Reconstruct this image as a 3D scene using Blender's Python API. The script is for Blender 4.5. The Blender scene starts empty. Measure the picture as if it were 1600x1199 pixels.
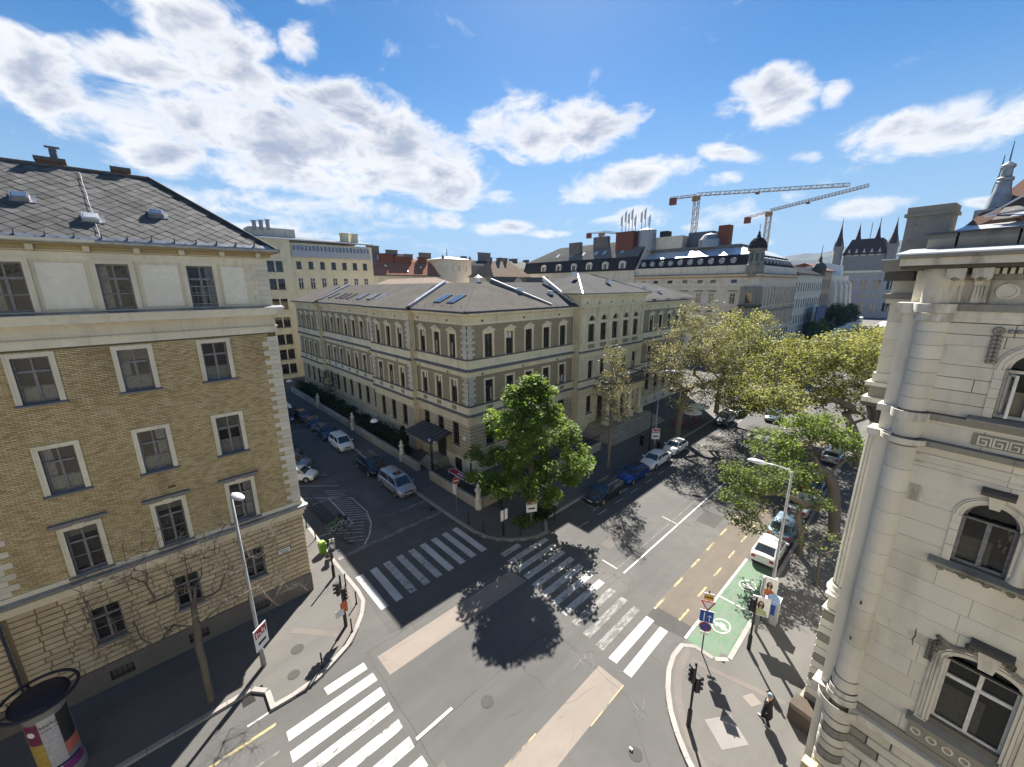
import bpy, math, random
import numpy as np
from mathutils import Matrix, Vector

# ------------------------------------------------------------------ scene, camera, sky, sun, exposure
SC = bpy.context.scene
COL = SC.collection
R = math.radians
CAM_H = 20.2
CAM_PITCH, CAM_ROLL, CAM_YAW = 13.7777, -0.398, 46.8189
SUN_AZ, SUN_EL = 40.0, 43.0          # degrees, azimuth from +X (main road) towards +Y (side street)

cam = bpy.data.cameras.new("camera")
cam.sensor_fit = 'HORIZONTAL'
cam.sensor_width = 36.0
cam.lens = 36.0 * 618.264 / 1600.0
cam.clip_start = 0.1
cam.clip_end = 30000.0
co = bpy.data.objects.new("camera", cam)
COL.objects.link(co)
p_, y_, r_ = R(CAM_PITCH), R(CAM_YAW), R(CAM_ROLL)
fw = Vector((math.cos(y_) * math.cos(p_), math.sin(y_) * math.cos(p_), -math.sin(p_)))
rt = Vector((math.sin(y_), -math.cos(y_), 0))
up = rt.cross(fw)
rt2 = rt * math.cos(r_) + up * math.sin(r_)
up2 = up * math.cos(r_) - rt * math.sin(r_)
co.matrix_world = Matrix(((rt2.x, up2.x, -fw.x, 0), (rt2.y, up2.y, -fw.y, 0), (rt2.z, up2.z, -fw.z, CAM_H), (0, 0, 0, 1)))
SC.camera = co

SC.view_settings.view_transform = 'Standard'
SC.view_settings.look = 'None'
SC.view_settings.gamma = 1.0
SC.view_settings.use_curve_mapping = False
SC.view_settings.exposure = 1.65

sun = bpy.data.lights.new("sun", 'SUN')
sun.energy = 5.0
sun.angle = R(0.55)
sun.color = (1.0, 0.94, 0.85)
so = bpy.data.objects.new("sun", sun)
COL.objects.link(so)
sd = Vector((math.cos(R(SUN_EL)) * math.cos(R(SUN_AZ)), math.cos(R(SUN_EL)) * math.sin(R(SUN_AZ)), math.sin(R(SUN_EL))))
so.rotation_euler = sd.to_track_quat('Z', 'Y').to_euler()
so.location = (0, 0, 60)

world = bpy.data.worlds.new("World")
SC.world = world
world.use_nodes = True
wt = world.node_tree
wt.nodes.clear()
WN, WL = wt.nodes, wt.links


def wmath(op, a, b=None, c=None, clamp=False):
    n = WN.new('ShaderNodeMath')
    n.operation = op
    n.use_clamp = clamp
    for i, v in enumerate((a, b, c)):
        if v is None:
            continue
        if isinstance(v, (int, float)):
            n.inputs[i].default_value = v
        else:
            WL.new(v, n.inputs[i])
    return n.outputs[0]


def wnoise(vec, scale, detail, rough, dist=0.0):
    n = WN.new('ShaderNodeTexNoise')
    WL.new(vec, n.inputs['Vector'])
    n.inputs['Scale'].default_value = scale
    n.inputs['Detail'].default_value = detail
    n.inputs['Roughness'].default_value = rough
    n.inputs['Distortion'].default_value = dist
    return n.outputs['Fac']


def wramp(v, a, b, interp='SMOOTHSTEP'):
    n = WN.new('ShaderNodeMapRange')
    n.interpolation_type = interp
    WL.new(v, n.inputs['Value'])
    n.inputs['From Min'].default_value = a
    n.inputs['From Max'].default_value = b
    return n.outputs['Result']


def build_sky():
    sky = WN.new('ShaderNodeTexSky')
    sky.sky_type = 'NISHITA'
    sky.sun_disc = False
    sky.sun_elevation = R(SUN_EL)
    sky.sun_rotation = R(90.0 - SUN_AZ)
    sky.altitude = 120.0
    sky.air_density = 1.0
    sky.dust_density = 0.15
    sky.ozone_density = 3.0
    tc = WN.new('ShaderNodeTexCoord')
    sep = WN.new('ShaderNodeSeparateXYZ')
    WL.new(tc.outputs['Generated'], sep.inputs[0])
    X, Y, Z = sep.outputs
    az = wmath('MULTIPLY', wmath('ARCTAN2', Y, X), 57.29578)          # degrees
    el = wmath('MULTIPLY', wmath('ARCSINE', Z), 57.29578)
    # cloud layer seen in perspective: project the direction on a plane overhead
    den = wmath('ADD', wmath('MAXIMUM', Z, 0.0), 0.16)
    comb = WN.new('ShaderNodeCombineXYZ')
    WL.new(wmath('DIVIDE', X, den), comb.inputs[0])
    WL.new(wmath('DIVIDE', Y, den), comb.inputs[1])
    comb.inputs[2].default_value = 3.7
    P = comb.outputs[0]
    big = wnoise(P, 1.15, 2.0, 0.55)
    # the clouds of this afternoon: (azimuth, elevation, half width, half height, tilt deg, weight)
    CL = [(92.9, 17.8, 3.8, 2.9, 17.0, 1.0), (93.3, 19.4, 2.0, 1.8, 7.0, 1), (91.0, 20.1, 1.2, 0.7, -17.0, 0.8), (80.3, 24.6, 6.5, 2.4, 1.0, 1.0), (71.0, 24.9, 2.0, 1.8, 18.0, 0.6), (85.0, 20.4, 5.6, 2.1, -3.0, 1), (80.0, 20.1, 7.6, 2.8, -1.0, 1.1), (66.9, 19.9, 8.9, 2.8, 2.0, 1.0), (72.2, 15.7, 22.2, 4.7, 1.0, 1.35), (59.0, 15.4, 10.3, 4.0, 21.0, 1.1), (85.4, 13.2, 4.9, 2.0, -9.0, 0.9), (74.4, 8.8, 10.9, 1.8, 2.0, 0.9), (63.4, 9.1, 6.4, 1.5, 8.0, 0.8), (55.3, 8.6, 2.7, 1.0, -1.0, 0.8), (41.7, 18.7, 10.6, 3.1, -1.0, 1.1), (48.4, 11.3, 3.4, 0.9, 0.0, 0.7), (48.4, 7.6, 4.3, 0.9, 0.0, 0.8), (42.3, 6.8, 3.1, 0.5, 1.0, 0.7), (32.5, 12.9, 8.1, 2.2, -7.0, 1.1), (16.5, 19.3, 4.2, 2.5, 11.0, 1.2), (20.2, 19.1, 2.3, 1.0, -9.0, 0.8), (11.1, 18.3, 1.3, 1.1, 13.0, 0.8), (19.6, 14.3, 4.0, 0.8, 15.0, 0.8), (20.2, 12.2, 2.1, 0.8, -1.0, 0.8), (13.0, 13.1, 1.6, 0.7, 9.0, 0.6), (3.5, 13.7, 6.0, 2.1, 4.0, 1.1), (-0.8, 13.4, 2.2, 1.7, -13.0, 1.1), (6.6, 7.6, 3.4, 1.1, -5.0, 0.8), (29.8, 8.3, 5.3, 1.2, 0.0, 0.8), (-1.0, 7.1, 1.3, 0.5, 8.0, 0.6), (76.7, 6.5, 5.5, 1.1, -3.0, 0.7)]
    cae = WN.new('ShaderNodeCombineXYZ')
    WL.new(az, cae.inputs[0])
    WL.new(el, cae.inputs[1])
    Q = WN.new('ShaderNodeVectorMath')
    Q.operation = 'MULTIPLY'
    WL.new(cae.outputs[0], Q.inputs[0])
    Q.inputs[1].default_value = (0.155, 0.29, 1.0)
    Q = Q.outputs[0]
    puff = wnoise(Q, 1.0, 8.0, 0.62, 0.35)

    def group(cl):
        m = None
        for (ca, ce, ra, re, tl, wgt) in cl:
            mp = WN.new('ShaderNodeMapping')
            mp.vector_type = 'TEXTURE'
            mp.inputs['Location'].default_value = (ca, ce, 0)
            mp.inputs['Rotation'].default_value = (0, 0, R(tl))
            mp.inputs['Scale'].default_value = (ra * 1.03, re * 1.10, 1)
            WL.new(cae.outputs[0], mp.inputs['Vector'])
            ln = WN.new('ShaderNodeVectorMath')
            ln.operation = 'LENGTH'
            WL.new(mp.outputs[0], ln.inputs[0])
            d = ln.outputs['Value']
            m = d if m is None else wmath('MINIMUM', m, d)
        return wmath('MAXIMUM', wmath('SUBTRACT', 1.0, wmath('MULTIPLY', m, m)), -0.9)

    m1 = wmath('MULTIPLY', group([c for c in CL if c[3] >= 1.9]), 1.05)
    m2 = wmath('MULTIPLY', group([c for c in CL if c[3] < 1.9]), 0.62)
    m = wmath('MAXIMUM', m1, m2)
    dome = wmath('MULTIPLY', wmath('SUBTRACT', big, 0.66), 5.5)        # scattered clouds all round the sky
    m = wmath('MAXIMUM', m, wmath('MINIMUM', dome, 0.7))
    body = wmath('ADD', m, wmath('MULTIPLY', wmath('SUBTRACT', puff, 0.51), 3.6))
    alpha = wramp(body, -0.25, 0.72)
    alpha = wmath('MULTIPLY', alpha, wramp(el, 0.5, 4.0))
    core = wramp(wmath('ADD', body, wmath('MULTIPLY', wmath('SUBTRACT', wnoise(P, 2.6, 4.0, 0.6), 0.5), 1.2)), 0.35, 1.55)
    mc = WN.new('ShaderNodeMix')
    mc.data_type = 'RGBA'
    WL.new(core, mc.inputs['Factor'])
    mc.inputs['A'].default_value = (6.3, 6.35, 6.5, 1)
    mc.inputs['B'].default_value = (2.7, 3.1, 4.0, 1)
    hue = WN.new('ShaderNodeHueSaturation')
    hue.inputs['Saturation'].default_value = 1.30
    hue.inputs['Value'].default_value = 0.77
    WL.new(sky.outputs[0], hue.inputs['Color'])
    mx = WN.new('ShaderNodeMix')
    mx.data_type = 'RGBA'
    WL.new(alpha, mx.inputs['Factor'])
    hz = WN.new('ShaderNodeMix')                       # summer haze whitens the sky towards the horizon
    hz.data_type = 'RGBA'
    WL.new(wramp(el, 26.0, -2.0), hz.inputs['Factor'])
    hz.inputs['B'].default_value = (2.5, 3.7, 5.2, 1)
    WL.new(hue.outputs[0], hz.inputs['A'])
    WL.new(hz.outputs['Result'], mx.inputs['A'])
    WL.new(mc.outputs['Result'], mx.inputs['B'])
    bg = WN.new('ShaderNodeBackground')
    bg.inputs['Strength'].default_value = 0.05
    WL.new(mx.outputs['Result'], bg.inputs['Color'])
    out = WN.new('ShaderNodeOutputWorld')
    WL.new(bg.outputs[0], out.inputs['Surface'])


build_sky()
world.cycles.sampling_method = 'MANUAL'
world.cycles.sample_map_resolution = 512
SC.cycles.max_bounces = 6
SC.cycles.diffuse_bounces = 3
SC.cycles.glossy_bounces = 3
SC.cycles.transmission_bounces = 4
SC.cycles.transparent_max_bounces = 8
SC.cycles.use_adaptive_sampling = True
SC.cycles.caustics_reflective = False
SC.cycles.caustics_refractive = False


# ------------------------------------------------------------------ helpers: meshes, objects, tags
WM = {}          # object -> world matrix
I4 = Matrix.Identity(4)


def T(x, y=0.0, z=0.0, rz=0.0):
    return Matrix.Translation((x, y, z)) @ Matrix.Rotation(R(rz), 4, 'Z')


class MB:
    """collects polygons of one mesh"""

    def __init__(self):
        self.v = []
        self.f = []
        self.rnd = None

    def add(self, vs, fs):
        o = len(self.v)
        self.v += [tuple(q) for q in vs]
        self.f += [tuple(i + o for i in q) for q in fs]
        return self

    def box(self, x0, x1, y0, y1, z0, z1):
        x0, x1 = min(x0, x1), max(x0, x1)
        y0, y1 = min(y0, y1), max(y0, y1)
        z0, z1 = min(z0, z1), max(z0, z1)
        return self.add([(x0, y0, z0), (x1, y0, z0), (x1, y1, z0), (x0, y1, z0), (x0, y0, z1), (x1, y0, z1), (x1, y1, z1), (x0, y1, z1)],
                        [(0, 3, 2, 1), (4, 5, 6, 7), (0, 1, 5, 4), (1, 2, 6, 5), (2, 3, 7, 6), (3, 0, 4, 7)])

    def bbox(self, x0, x1, y0, y1, z0, z1, b=0.02):
        """box with its four front (-y) edges chamfered: a dressed stone"""
        return self.add([(x0, y1, z0), (x1, y1, z0), (x1, y1, z1), (x0, y1, z1), (x0, y0 + b, z0), (x1, y0 + b, z0), (x1, y0 + b, z1), (x0, y0 + b, z1),
                         (x0 + b, y0, z0 + b), (x1 - b, y0, z0 + b), (x1 - b, y0, z1 - b), (x0 + b, y0, z1 - b)],
                        [(4, 5, 9, 8), (5, 6, 10, 9), (6, 7, 11, 10), (7, 4, 8, 11), (8, 9, 10, 11), (0, 1, 5, 4), (1, 2, 6, 5), (2, 3, 7, 6), (3, 0, 4, 7)])

    def prism(self, poly, z0, z1, cap=True):
        n = len(poly)
        a = sum(poly[i][0] * poly[(i + 1) % n][1] - poly[(i + 1) % n][0] * poly[i][1] for i in range(n))
        if a < 0:
            poly = poly[::-1]
        vs = [(x, y, z0) for x, y in poly] + [(x, y, z1) for x, y in poly]
        fs = [(i, (i + 1) % n, n + (i + 1) % n, n + i) for i in range(n)]
        if cap:
            fs += [tuple(range(n, 2 * n)), tuple(range(n - 1, -1, -1))]
        return self.add(vs, fs)

    def extrude_x(self, prof, x0, x1):
        """profile [(y,z)] swept along x; closed, capped"""
        n = len(prof)
        vs = [(x0, y, z) for y, z in prof] + [(x1, y, z) for y, z in prof]
        a = sum(prof[i][0] * prof[(i + 1) % n][1] - prof[(i + 1) % n][0] * prof[i][1] for i in range(n))
        fs = [(i, i + n, (i + 1) % n + n, (i + 1) % n) for i in range(n)] + [tuple(range(n)), tuple(range(2 * n - 1, n - 1, -1))]
        if a > 0:
            fs = [q[::-1] for q in fs]
        return self.add(vs, [q[::-1] for q in fs])

    def tube(self, pts, rad, n=8, caps=True):
        pts = [Vector(q) for q in pts]
        if isinstance(rad, (int, float)):
            rad = [rad] * len(pts)
        vs, fs = [], []
        ref = None
        for i, q in enumerate(pts):
            d = (pts[min(i + 1, len(pts) - 1)] - pts[max(i - 1, 0)])
            d = d.normalized() if d.length > 1e-9 else Vector((0, 0, 1))
            if ref is None:
                ref = Vector((1, 0, 0)) if abs(d.x) < 0.8 else Vector((0, 1, 0))
            u = (ref - d * ref.dot(d)).normalized()
            w = d.cross(u)
            ref = u
            for k in range(n):
                a = 2 * math.pi * k / n
                vs.append(q + (u * math.cos(a) + w * math.sin(a)) * rad[i])
        m = len(pts)
        for i in range(m - 1):
            for k in range(n):
                fs.append((i * n + k, i * n + (k + 1) % n, (i + 1) * n + (k + 1) % n, (i + 1) * n + k))
        if caps:
            fs.append(tuple(range(n - 1, -1, -1)))
            fs.append(tuple(range((m - 1) * n, m * n)))
        return self.add(vs, fs)

    def lathe(self, prof, n=16, cx=0.0, cy=0.0, a0=0.0, a1=360.0):
        """profile [(r,z)] turned about a vertical axis"""
        full = abs(a1 - a0) > 359.9
        m = n if full else n + 1
        vs, fs = [], []
        for k in range(m):
            a = R(a0 + (a1 - a0) * k / n)
            for r, z in prof:
                vs.append((cx + r * math.cos(a), cy + r * math.sin(a), z))
        L = len(prof)
        for k in range(n):
            k2 = (k + 1) % m
            for i in range(L - 1):
                fs.append((k * L + i, k2 * L + i, k2 * L + i + 1, k * L + i + 1))
        return self.add(vs, fs)

    def grid_wall(self, x0, x1, z0, z1, holes, y=0.0, depth=0.25):
        """wall face at y (outward -y) with rectangular openings and their reveals"""
        xs = sorted({x0, x1, *[h[0] for h in holes], *[h[1] for h in holes]})
        zs = sorted({z0, z1, *[h[2] for h in holes], *[h[3] for h in holes]})
        xs = [q for q in xs if x0 - 1e-6 <= q <= x1 + 1e-6]
        zs = [q for q in zs if z0 - 1e-6 <= q <= z1 + 1e-6]
        for i in range(len(xs) - 1):
            for j in range(len(zs) - 1):
                cx, cz = (xs[i] + xs[i + 1]) / 2, (zs[j] + zs[j + 1]) / 2
                if any(h[0] < cx < h[1] and h[2] < cz < h[3] for h in holes):
                    continue
                self.add([(xs[i], y, zs[j]), (xs[i + 1], y, zs[j]), (xs[i + 1], y, zs[j + 1]), (xs[i], y, zs[j + 1])], [(0, 1, 2, 3)])
        for a, b, c, d in holes:
            if a < x0 - 1e-6 or b > x1 + 1e-6 or c < z0 - 1e-6 or d > z1 + 1e-6:
                continue
            e = y + depth
            self.add([(a, y, c), (b, y, c), (b, y, d), (a, y, d), (a, e, c), (b, e, c), (b, e, d), (a, e, d)],
                     [(0, 4, 5, 1), (1, 5, 6, 2), (2, 6, 7, 3), (3, 7, 4, 0), (4, 7, 6, 5)])
        return self

    def mesh(self, name, mat, smooth=False, attr=None):
        me = bpy.data.meshes.new(name)
        me.from_pydata(self.v, [], self.f)
        if mat is not None:
            me.materials.append(mat)
        if smooth:
            me.shade_smooth()
        if attr is not None:
            a = me.attributes.new('rnd', 'FLOAT', 'FACE')
            a.data.foreach_set('value', attr)
        return me


def smooth_by_angle(me, ang=40):
    me.shade_smooth()
    try:
        me.set_sharp_from_angle(angle=R(ang))
    except Exception:
        pass
    return me


def link(name, data, parent=None, world=I4):
    o = bpy.data.objects.new(name, data)
    COL.objects.link(o)
    WM[o.name] = world.copy()
    if parent is not None:
        o.parent = parent
        o.matrix_parent_inverse = WM[parent.name].inverted()
    o.matrix_basis = world
    return o


def tag(o, label=None, cat=None, group=None, kind=None):
    if label:
        o['label'] = label
    if cat:
        o['category'] = cat
    if group:
        o['group'] = group
    if kind:
        o['kind'] = kind
    return o


def thing(name, label, cat, world=I4, group=None):
    return tag(link(name, None, None, world), label, cat, group)


def part(name, mb, mat, parent, world=I4, smooth=False, label=None, kind=None, ang=None):
    me = mb.mesh(name, mat, smooth) if isinstance(mb, MB) else mb
    if ang:
        smooth_by_angle(me, ang)
    o = link(name, me, parent, world)
    if label:
        o['label'] = label
    if kind:
        o['kind'] = kind
    return o


def one(name, mb, mat, label, cat, world=I4, group=None, smooth=False, ang=None):
    me = mb.mesh(name, mat, smooth) if isinstance(mb, MB) else mb
    if ang:
        smooth_by_angle(me, ang)
    return tag(link(name, me, None, world), label, cat, group)


def struct(name, mb, mat, world=I4):
    return tag(link(name, mb.mesh(name, mat), None, world), kind='structure')


class Kit:
    """a thing's parts as shared meshes: build once, put down many times"""

    def __init__(self):
        self.items = []

    def add(self, name, mb, mat, parent=-1, m=I4, smooth=False, ang=None):
        me = mb.mesh(name, mat, smooth) if isinstance(mb, MB) else mb
        if ang:
            smooth_by_angle(me, ang)
        self.items.append((name, me, parent, m))
        return len(self.items) - 1

    def put(self, parent, world):
        out = []
        for name, me, pi, m in self.items:
            out.append(link(name, me, parent if pi < 0 else out[pi], world @ m))
        return out


def text_mesh(s, size, mat, depth=0.004, bold=0.0):
    cu = bpy.data.curves.new('text', 'FONT')
    cu.body = s
    cu.size = size
    cu.extrude = depth
    cu.offset = bold
    cu.align_x = 'CENTER'
    cu.align_y = 'CENTER'
    o = bpy.data.objects.new('text', cu)
    COL.objects.link(o)
    dg = bpy.context.evaluated_depsgraph_get()
    me = bpy.data.meshes.new_from_object(o.evaluated_get(dg))
    me.materials.clear()
    me.materials.append(mat)
    bpy.data.objects.remove(o)
    bpy.data.curves.remove(cu)
    return me


# ------------------------------------------------------------------ materials
MATS = {}


class NT:
    def __init__(self, name):
        self.m = bpy.data.materials.new(name)
        self.m.use_nodes = True
        self.t = self.m.node_tree
        self.t.nodes.clear()
        self.out = self.n('ShaderNodeOutputMaterial')
        self.geo = None

    def n(self, ty, **kw):
        q = self.t.nodes.new(ty)
        for k, v in kw.items():
            setattr(q, k, v)
        return q

    def l(self, a, b):
        self.t.links.new(a, b)

    def pos(self, scale=(1, 1, 1)):
        if self.geo is None:
            self.geo = self.n('ShaderNodeNewGeometry')
        mp = self.n('ShaderNodeMapping')
        mp.inputs['Scale'].default_value = scale
        self.l(self.geo.outputs['Position'], mp.inputs['Vector'])
        return mp.outputs[0]

    def noise(self, scale, detail=4, rough=0.55, vec=None, dist=0.0):
        q = self.n('ShaderNodeTexNoise')
        q.inputs['Scale'].default_value = scale
        q.inputs['Detail'].default_value = detail
        q.inputs['Roughness'].default_value = rough
        q.inputs['Distortion'].default_value = dist
        self.l(vec if vec is not None else self.pos(), q.inputs['Vector'])
        return q.outputs['Fac']

    def rng(self, v, a, b, c=0.0, d=1.0, smooth=True):
        q = self.n('ShaderNodeMapRange')
        if smooth:
            q.interpolation_type = 'SMOOTHSTEP'
        self.l(v, q.inputs['Value'])
        for k, w in zip(('From Min', 'From Max', 'To Min', 'To Max'), (a, b, c, d)):
            q.inputs[k].default_value = w
        return q.outputs['Result']

    def mix(self, fac, a, b, blend='MIX'):
        q = self.n('ShaderNodeMix', data_type='RGBA', blend_type=blend)
        for s, v in (('Factor', fac), ('A', a), ('B', b)):
            if isinstance(v, (int, float)):
                q.inputs[s].default_value = v
            elif isinstance(v, tuple):
                q.inputs[s].default_value = (*v, 1) if len(v) == 3 else v
            else:
                self.l(v, q.inputs[s])
        return q.outputs['Result']

    def math(self, op, a, b=None, clamp=False):
        q = self.n('ShaderNodeMath', operation=op, use_clamp=clamp)
        for i, v in enumerate((a, b)):
            if v is None:
                continue
            if isinstance(v, (int, float)):
                q.inputs[i].default_value = v
            else:
                self.l(v, q.inputs[i])
        return q.outputs[0]

    def bsdf(self, col, rough=0.8, metal=0.0, spec=0.3, bump=None, bstr=0.3, bdist=0.01):
        q = self.n('ShaderNodeBsdfPrincipled')
        for s, v in (('Base Color', col), ('Roughness', rough), ('Metallic', metal), ('Specular IOR Level', spec)):
            if isinstance(v, (int, float)):
                q.inputs[s].default_value = v
            elif isinstance(v, tuple):
                q.inputs[s].default_value = (*v, 1)
            else:
                self.l(v, q.inputs[s])
        if bump is not None:
            b = self.n('ShaderNodeBump')
            b.inputs['Strength'].default_value = bstr
            b.inputs['Distance'].default_value = bdist
            self.l(bump, b.inputs['Height'])
            self.l(b.outputs[0], q.inputs['Normal'])
        return q.outputs[0]

    def done(self, sh):
        self.l(sh, self.out.inputs['Surface'])
        MATS[self.m.name] = self.m
        return self.m


def sc(c, k):
    return tuple(min(1.0, x * k) for x in c)


def stucco(name, col, stain=0.35, rough=0.85, grime=(0.12, 0.11, 0.095), bump=0.25, streak=True, scale=1.0):
    """painted or dressed stone: cloudy tone, rain streaks, patchy grime"""
    t = NT(name)
    a = t.noise(0.55 * scale, 6, 0.6)
    b = t.noise(5.0 * scale, 5, 0.6)
    c = t.mix(t.rng(a, 0.3, 0.7), sc(col, 0.86), sc(col, 1.08))
    c = t.mix(t.rng(b, 0.35, 0.7), c, sc(col, 0.93))
    g = t.noise(1.3 * scale, 7, 0.65, t.pos((1.0, 1.0, 0.22 if streak else 1.0)))
    c = t.mix(t.math('MULTIPLY', t.rng(g, 0.49, 0.74), stain), c, grime)
    f = t.noise(40.0, 3, 0.6)
    return t.done(t.bsdf(c, rough, 0, 0.25, f, bump, 0.006))


def plain(name, col, rough=0.6, metal=0.0, var=0.12, scale=6.0, spec=0.4):
    t = NT(name)
    a = t.noise(scale, 4, 0.6)
    c = t.mix(t.rng(a, 0.3, 0.7), sc(col, 1 - var), sc(col, 1 + var))
    return t.done(t.bsdf(c, rough, metal, spec))


def glass(name, col=(0.012, 0.014, 0.017), rough=0.03, spec=0.8, wob=0.0):
    t = NT(name)
    n = t.noise(1.2, 3, 0.5)
    return t.done(t.bsdf(t.mix(t.rng(n, 0.3, 0.75), col, sc(col, 2.2)), rough, 0, spec, n if wob else None, wob, 0.05))


def asphalt(name, col, patch=0.25, crack=0.5, warm=(1.04, 1.0, 0.96)):
    t = NT(name)
    big = t.noise(0.11, 5, 0.6)
    mid = t.noise(0.9, 6, 0.65)
    fin = t.noise(38.0, 4, 0.75)
    wheel = t.noise(0.5, 4, 0.6, t.pos((0.10, 1.0, 1.0)))
    c = t.mix(t.rng(big, 0.3, 0.7), sc(col, 1 - patch), tuple(x * k * (1 + patch * 0.6) for x, k in zip(col, warm)))
    c = t.mix(t.rng(mid, 0.35, 0.75), c, sc(col, 0.88))
    c = t.mix(t.math('MULTIPLY', t.rng(wheel, 0.46, 0.68), 0.42), c, sc(col, 0.60))
    c = t.mix(t.math('MULTIPLY', t.rng(fin, 0.45, 0.8), 0.45), c, sc(col, 1.5))
    c = t.mix(t.math('MULTIPLY', t.rng(t.noise(0.8, 6, 0.7), 0.62, 0.72), 0.30), c, sc(col, 0.45))
    vo = t.n('ShaderNodeTexVoronoi', feature='DISTANCE_TO_EDGE')
    vo.inputs['Scale'].default_value = 0.16
    wob = t.n('ShaderNodeVectorMath', operation='ADD')
    nz = t.n('ShaderNodeTexNoise')
    nz.inputs['Scale'].default_value = 1.1
    nz.inputs['Detail'].default_value = 5
    t.l(t.pos(), nz.inputs['Vector'])
    t.l(t.pos(), wob.inputs[0])
    t.l(nz.outputs['Color'], wob.inputs[1])
    t.l(wob.outputs[0], vo.inputs['Vector'])
    cr = t.rng(vo.outputs['Distance'], 0.0, 0.0035, 1.0, 0.0)
    c = t.mix(t.math('MULTIPLY', t.math('MULTIPLY', cr, t.rng(big, 0.42, 0.62)), crack), c, sc(col, 0.30))
    return t.done(t.bsdf(c, 0.88, 0, 0.25, fin, 0.35, 0.006))


def paint(name, col, under, wear=0.5):
    """road paint worn through to the asphalt"""
    t = NT(name)
    w = t.noise(3.2, 8, 0.72, t.pos((0.45, 1.2, 1)))
    s = t.noise(45.0, 2, 0.7)
    k = t.math('ADD', w, t.math('MULTIPLY', t.math('SUBTRACT', s, 0.5), 0.25))
    d = t.noise(0.6, 3, 0.5)
    c = t.mix(t.rng(d, 0.3, 0.7), col, sc(col, 0.80))
    c = t.mix(t.rng(k, 0.75 - wear * 0.5, 0.86 - wear * 0.42), c, under)
    return t.done(t.bsdf(c, 0.75, 0, 0.3))


def bricks_tex(name, col, mortar, bw=0.25, bh=0.075, rot=None, bump=0.5):
    """fine brickwork too small to pick apart at this distance"""
    t = NT(name)
    g = t.n('ShaderNodeNewGeometry')
    sp = t.n('ShaderNodeSeparateXYZ')
    t.l(g.outputs['Position'], sp.inputs[0])
    cb = t.n('ShaderNodeCombineXYZ')
    t.l(t.math('ADD', sp.outputs[0], sp.outputs[1]), cb.inputs[0])
    t.l(sp.outputs[2], cb.inputs[1])
    b = t.n('ShaderNodeTexBrick')
    t.l(cb.outputs[0], b.inputs['Vector'])
    b.inputs['Scale'].default_value = 1.0
    b.inputs['Brick Width'].default_value = bw
    b.inputs['Row Height'].default_value = bh
    b.inputs['Mortar Size'].default_value = 0.008
    b.inputs['Color1'].default_value = (*sc(col, 0.85), 1)
    b.inputs['Color2'].default_value = (*sc(col, 1.15), 1)
    b.inputs['Mortar'].default_value = (*mortar, 1)
    a = t.noise(0.6, 5, 0.6)
    c = t.mix(t.math('MULTIPLY', t.rng(a, 0.35, 0.7), 0.35), b.outputs['Color'], sc(col, 0.62))
    return t.done(t.bsdf(c, 0.9, 0, 0.2, b.outputs['Fac'], -bump, 0.01))


def rnd_fac(t):
    a = t.n('ShaderNodeAttribute', attribute_name='rnd')
    o = t.n('ShaderNodeObjectInfo')
    return t.math('FRACT', t.math('ADD', a.outputs['Fac'], o.outputs['Random']))


def pieces(name, cols, rough=0.85, stain=0.3, lichen=None, bump=0.3):
    """colour that changes from piece to piece (bricks, stones, slates)"""
    t = NT(name)
    f = rnd_fac(t)
    rp = t.n('ShaderNodeValToRGB')
    t.l(f, rp.inputs[0])
    el = rp.color_ramp.elements
    for i, c in enumerate(cols):
        e = el[i] if i < 2 else el.new(0.5)
        e.color = (*c, 1)
    for i in range(len(cols)):
        el[i].position = i / (len(cols) - 1)
    for i, c in enumerate(cols):
        el[i].color = (*c, 1)
    c = rp.outputs[0]
    g = t.noise(0.7, 6, 0.6, t.pos((1, 1, 0.3)))
    c = t.mix(t.math('MULTIPLY', t.rng(g, 0.45, 0.75), stain), c, sc(cols[0], 0.45))
    if lichen:
        c = t.mix(t.rng(t.noise(1.6, 7, 0.7), 0.52, 0.72, 0, 0.75), c, lichen)
    return t.done(t.bsdf(c, rough, 0, 0.25, t.noise(30, 3, 0.6), bump, 0.006))


def leafmat(name, cols, trans=0.45):
    t = NT(name)
    f = rnd_fac(t)
    rp = t.n('ShaderNodeValToRGB')
    t.l(f, rp.inputs[0])
    el = rp.color_ramp.elements
    while len(el) < len(cols):
        el.new(0.5)
    for i, c in enumerate(cols):
        el[i].position = i / (len(cols) - 1)
    for i, c in enumerate(cols):
        el[i].color = (*c, 1)
    d = t.n('ShaderNodeBsdfPrincipled')
    t.l(rp.outputs[0], d.inputs['Base Color'])
    d.inputs['Roughness'].default_value = 0.55
    d.inputs['Specular IOR Level'].default_value = 0.25
    tr = t.n('ShaderNodeBsdfTranslucent')
    t.l(t.mix(1.0, rp.outputs[0], (1.25, 1.2, 0.7), 'MULTIPLY'), tr.inputs['Color'])
    m = t.n('ShaderNodeMixShader')
    m.inputs[0].default_value = trans
    t.l(d.outputs[0], m.inputs[1])
    t.l(tr.outputs[0], m.inputs[2])
    return t.done(m.outputs[0])


def car_paint(name, col, metal=0.35):
    t = NT(name)
    d = t.noise(2.5, 4, 0.6)
    q = t.n('ShaderNodeBsdfPrincipled')
    t.l(t.mix(t.rng(d, 0.4, 0.8), col, sc(col, 0.85)), q.inputs['Base Color'])
    q.inputs['Metallic'].default_value = metal
    t.l(t.rng(d, 0.3, 0.8, 0.26, 0.40), q.inputs['Roughness'])
    q.inputs['Coat Weight'].default_value = 0.6
    q.inputs['Coat Roughness'].default_value = 0.06
    return t.done(q.outputs[0])


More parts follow.
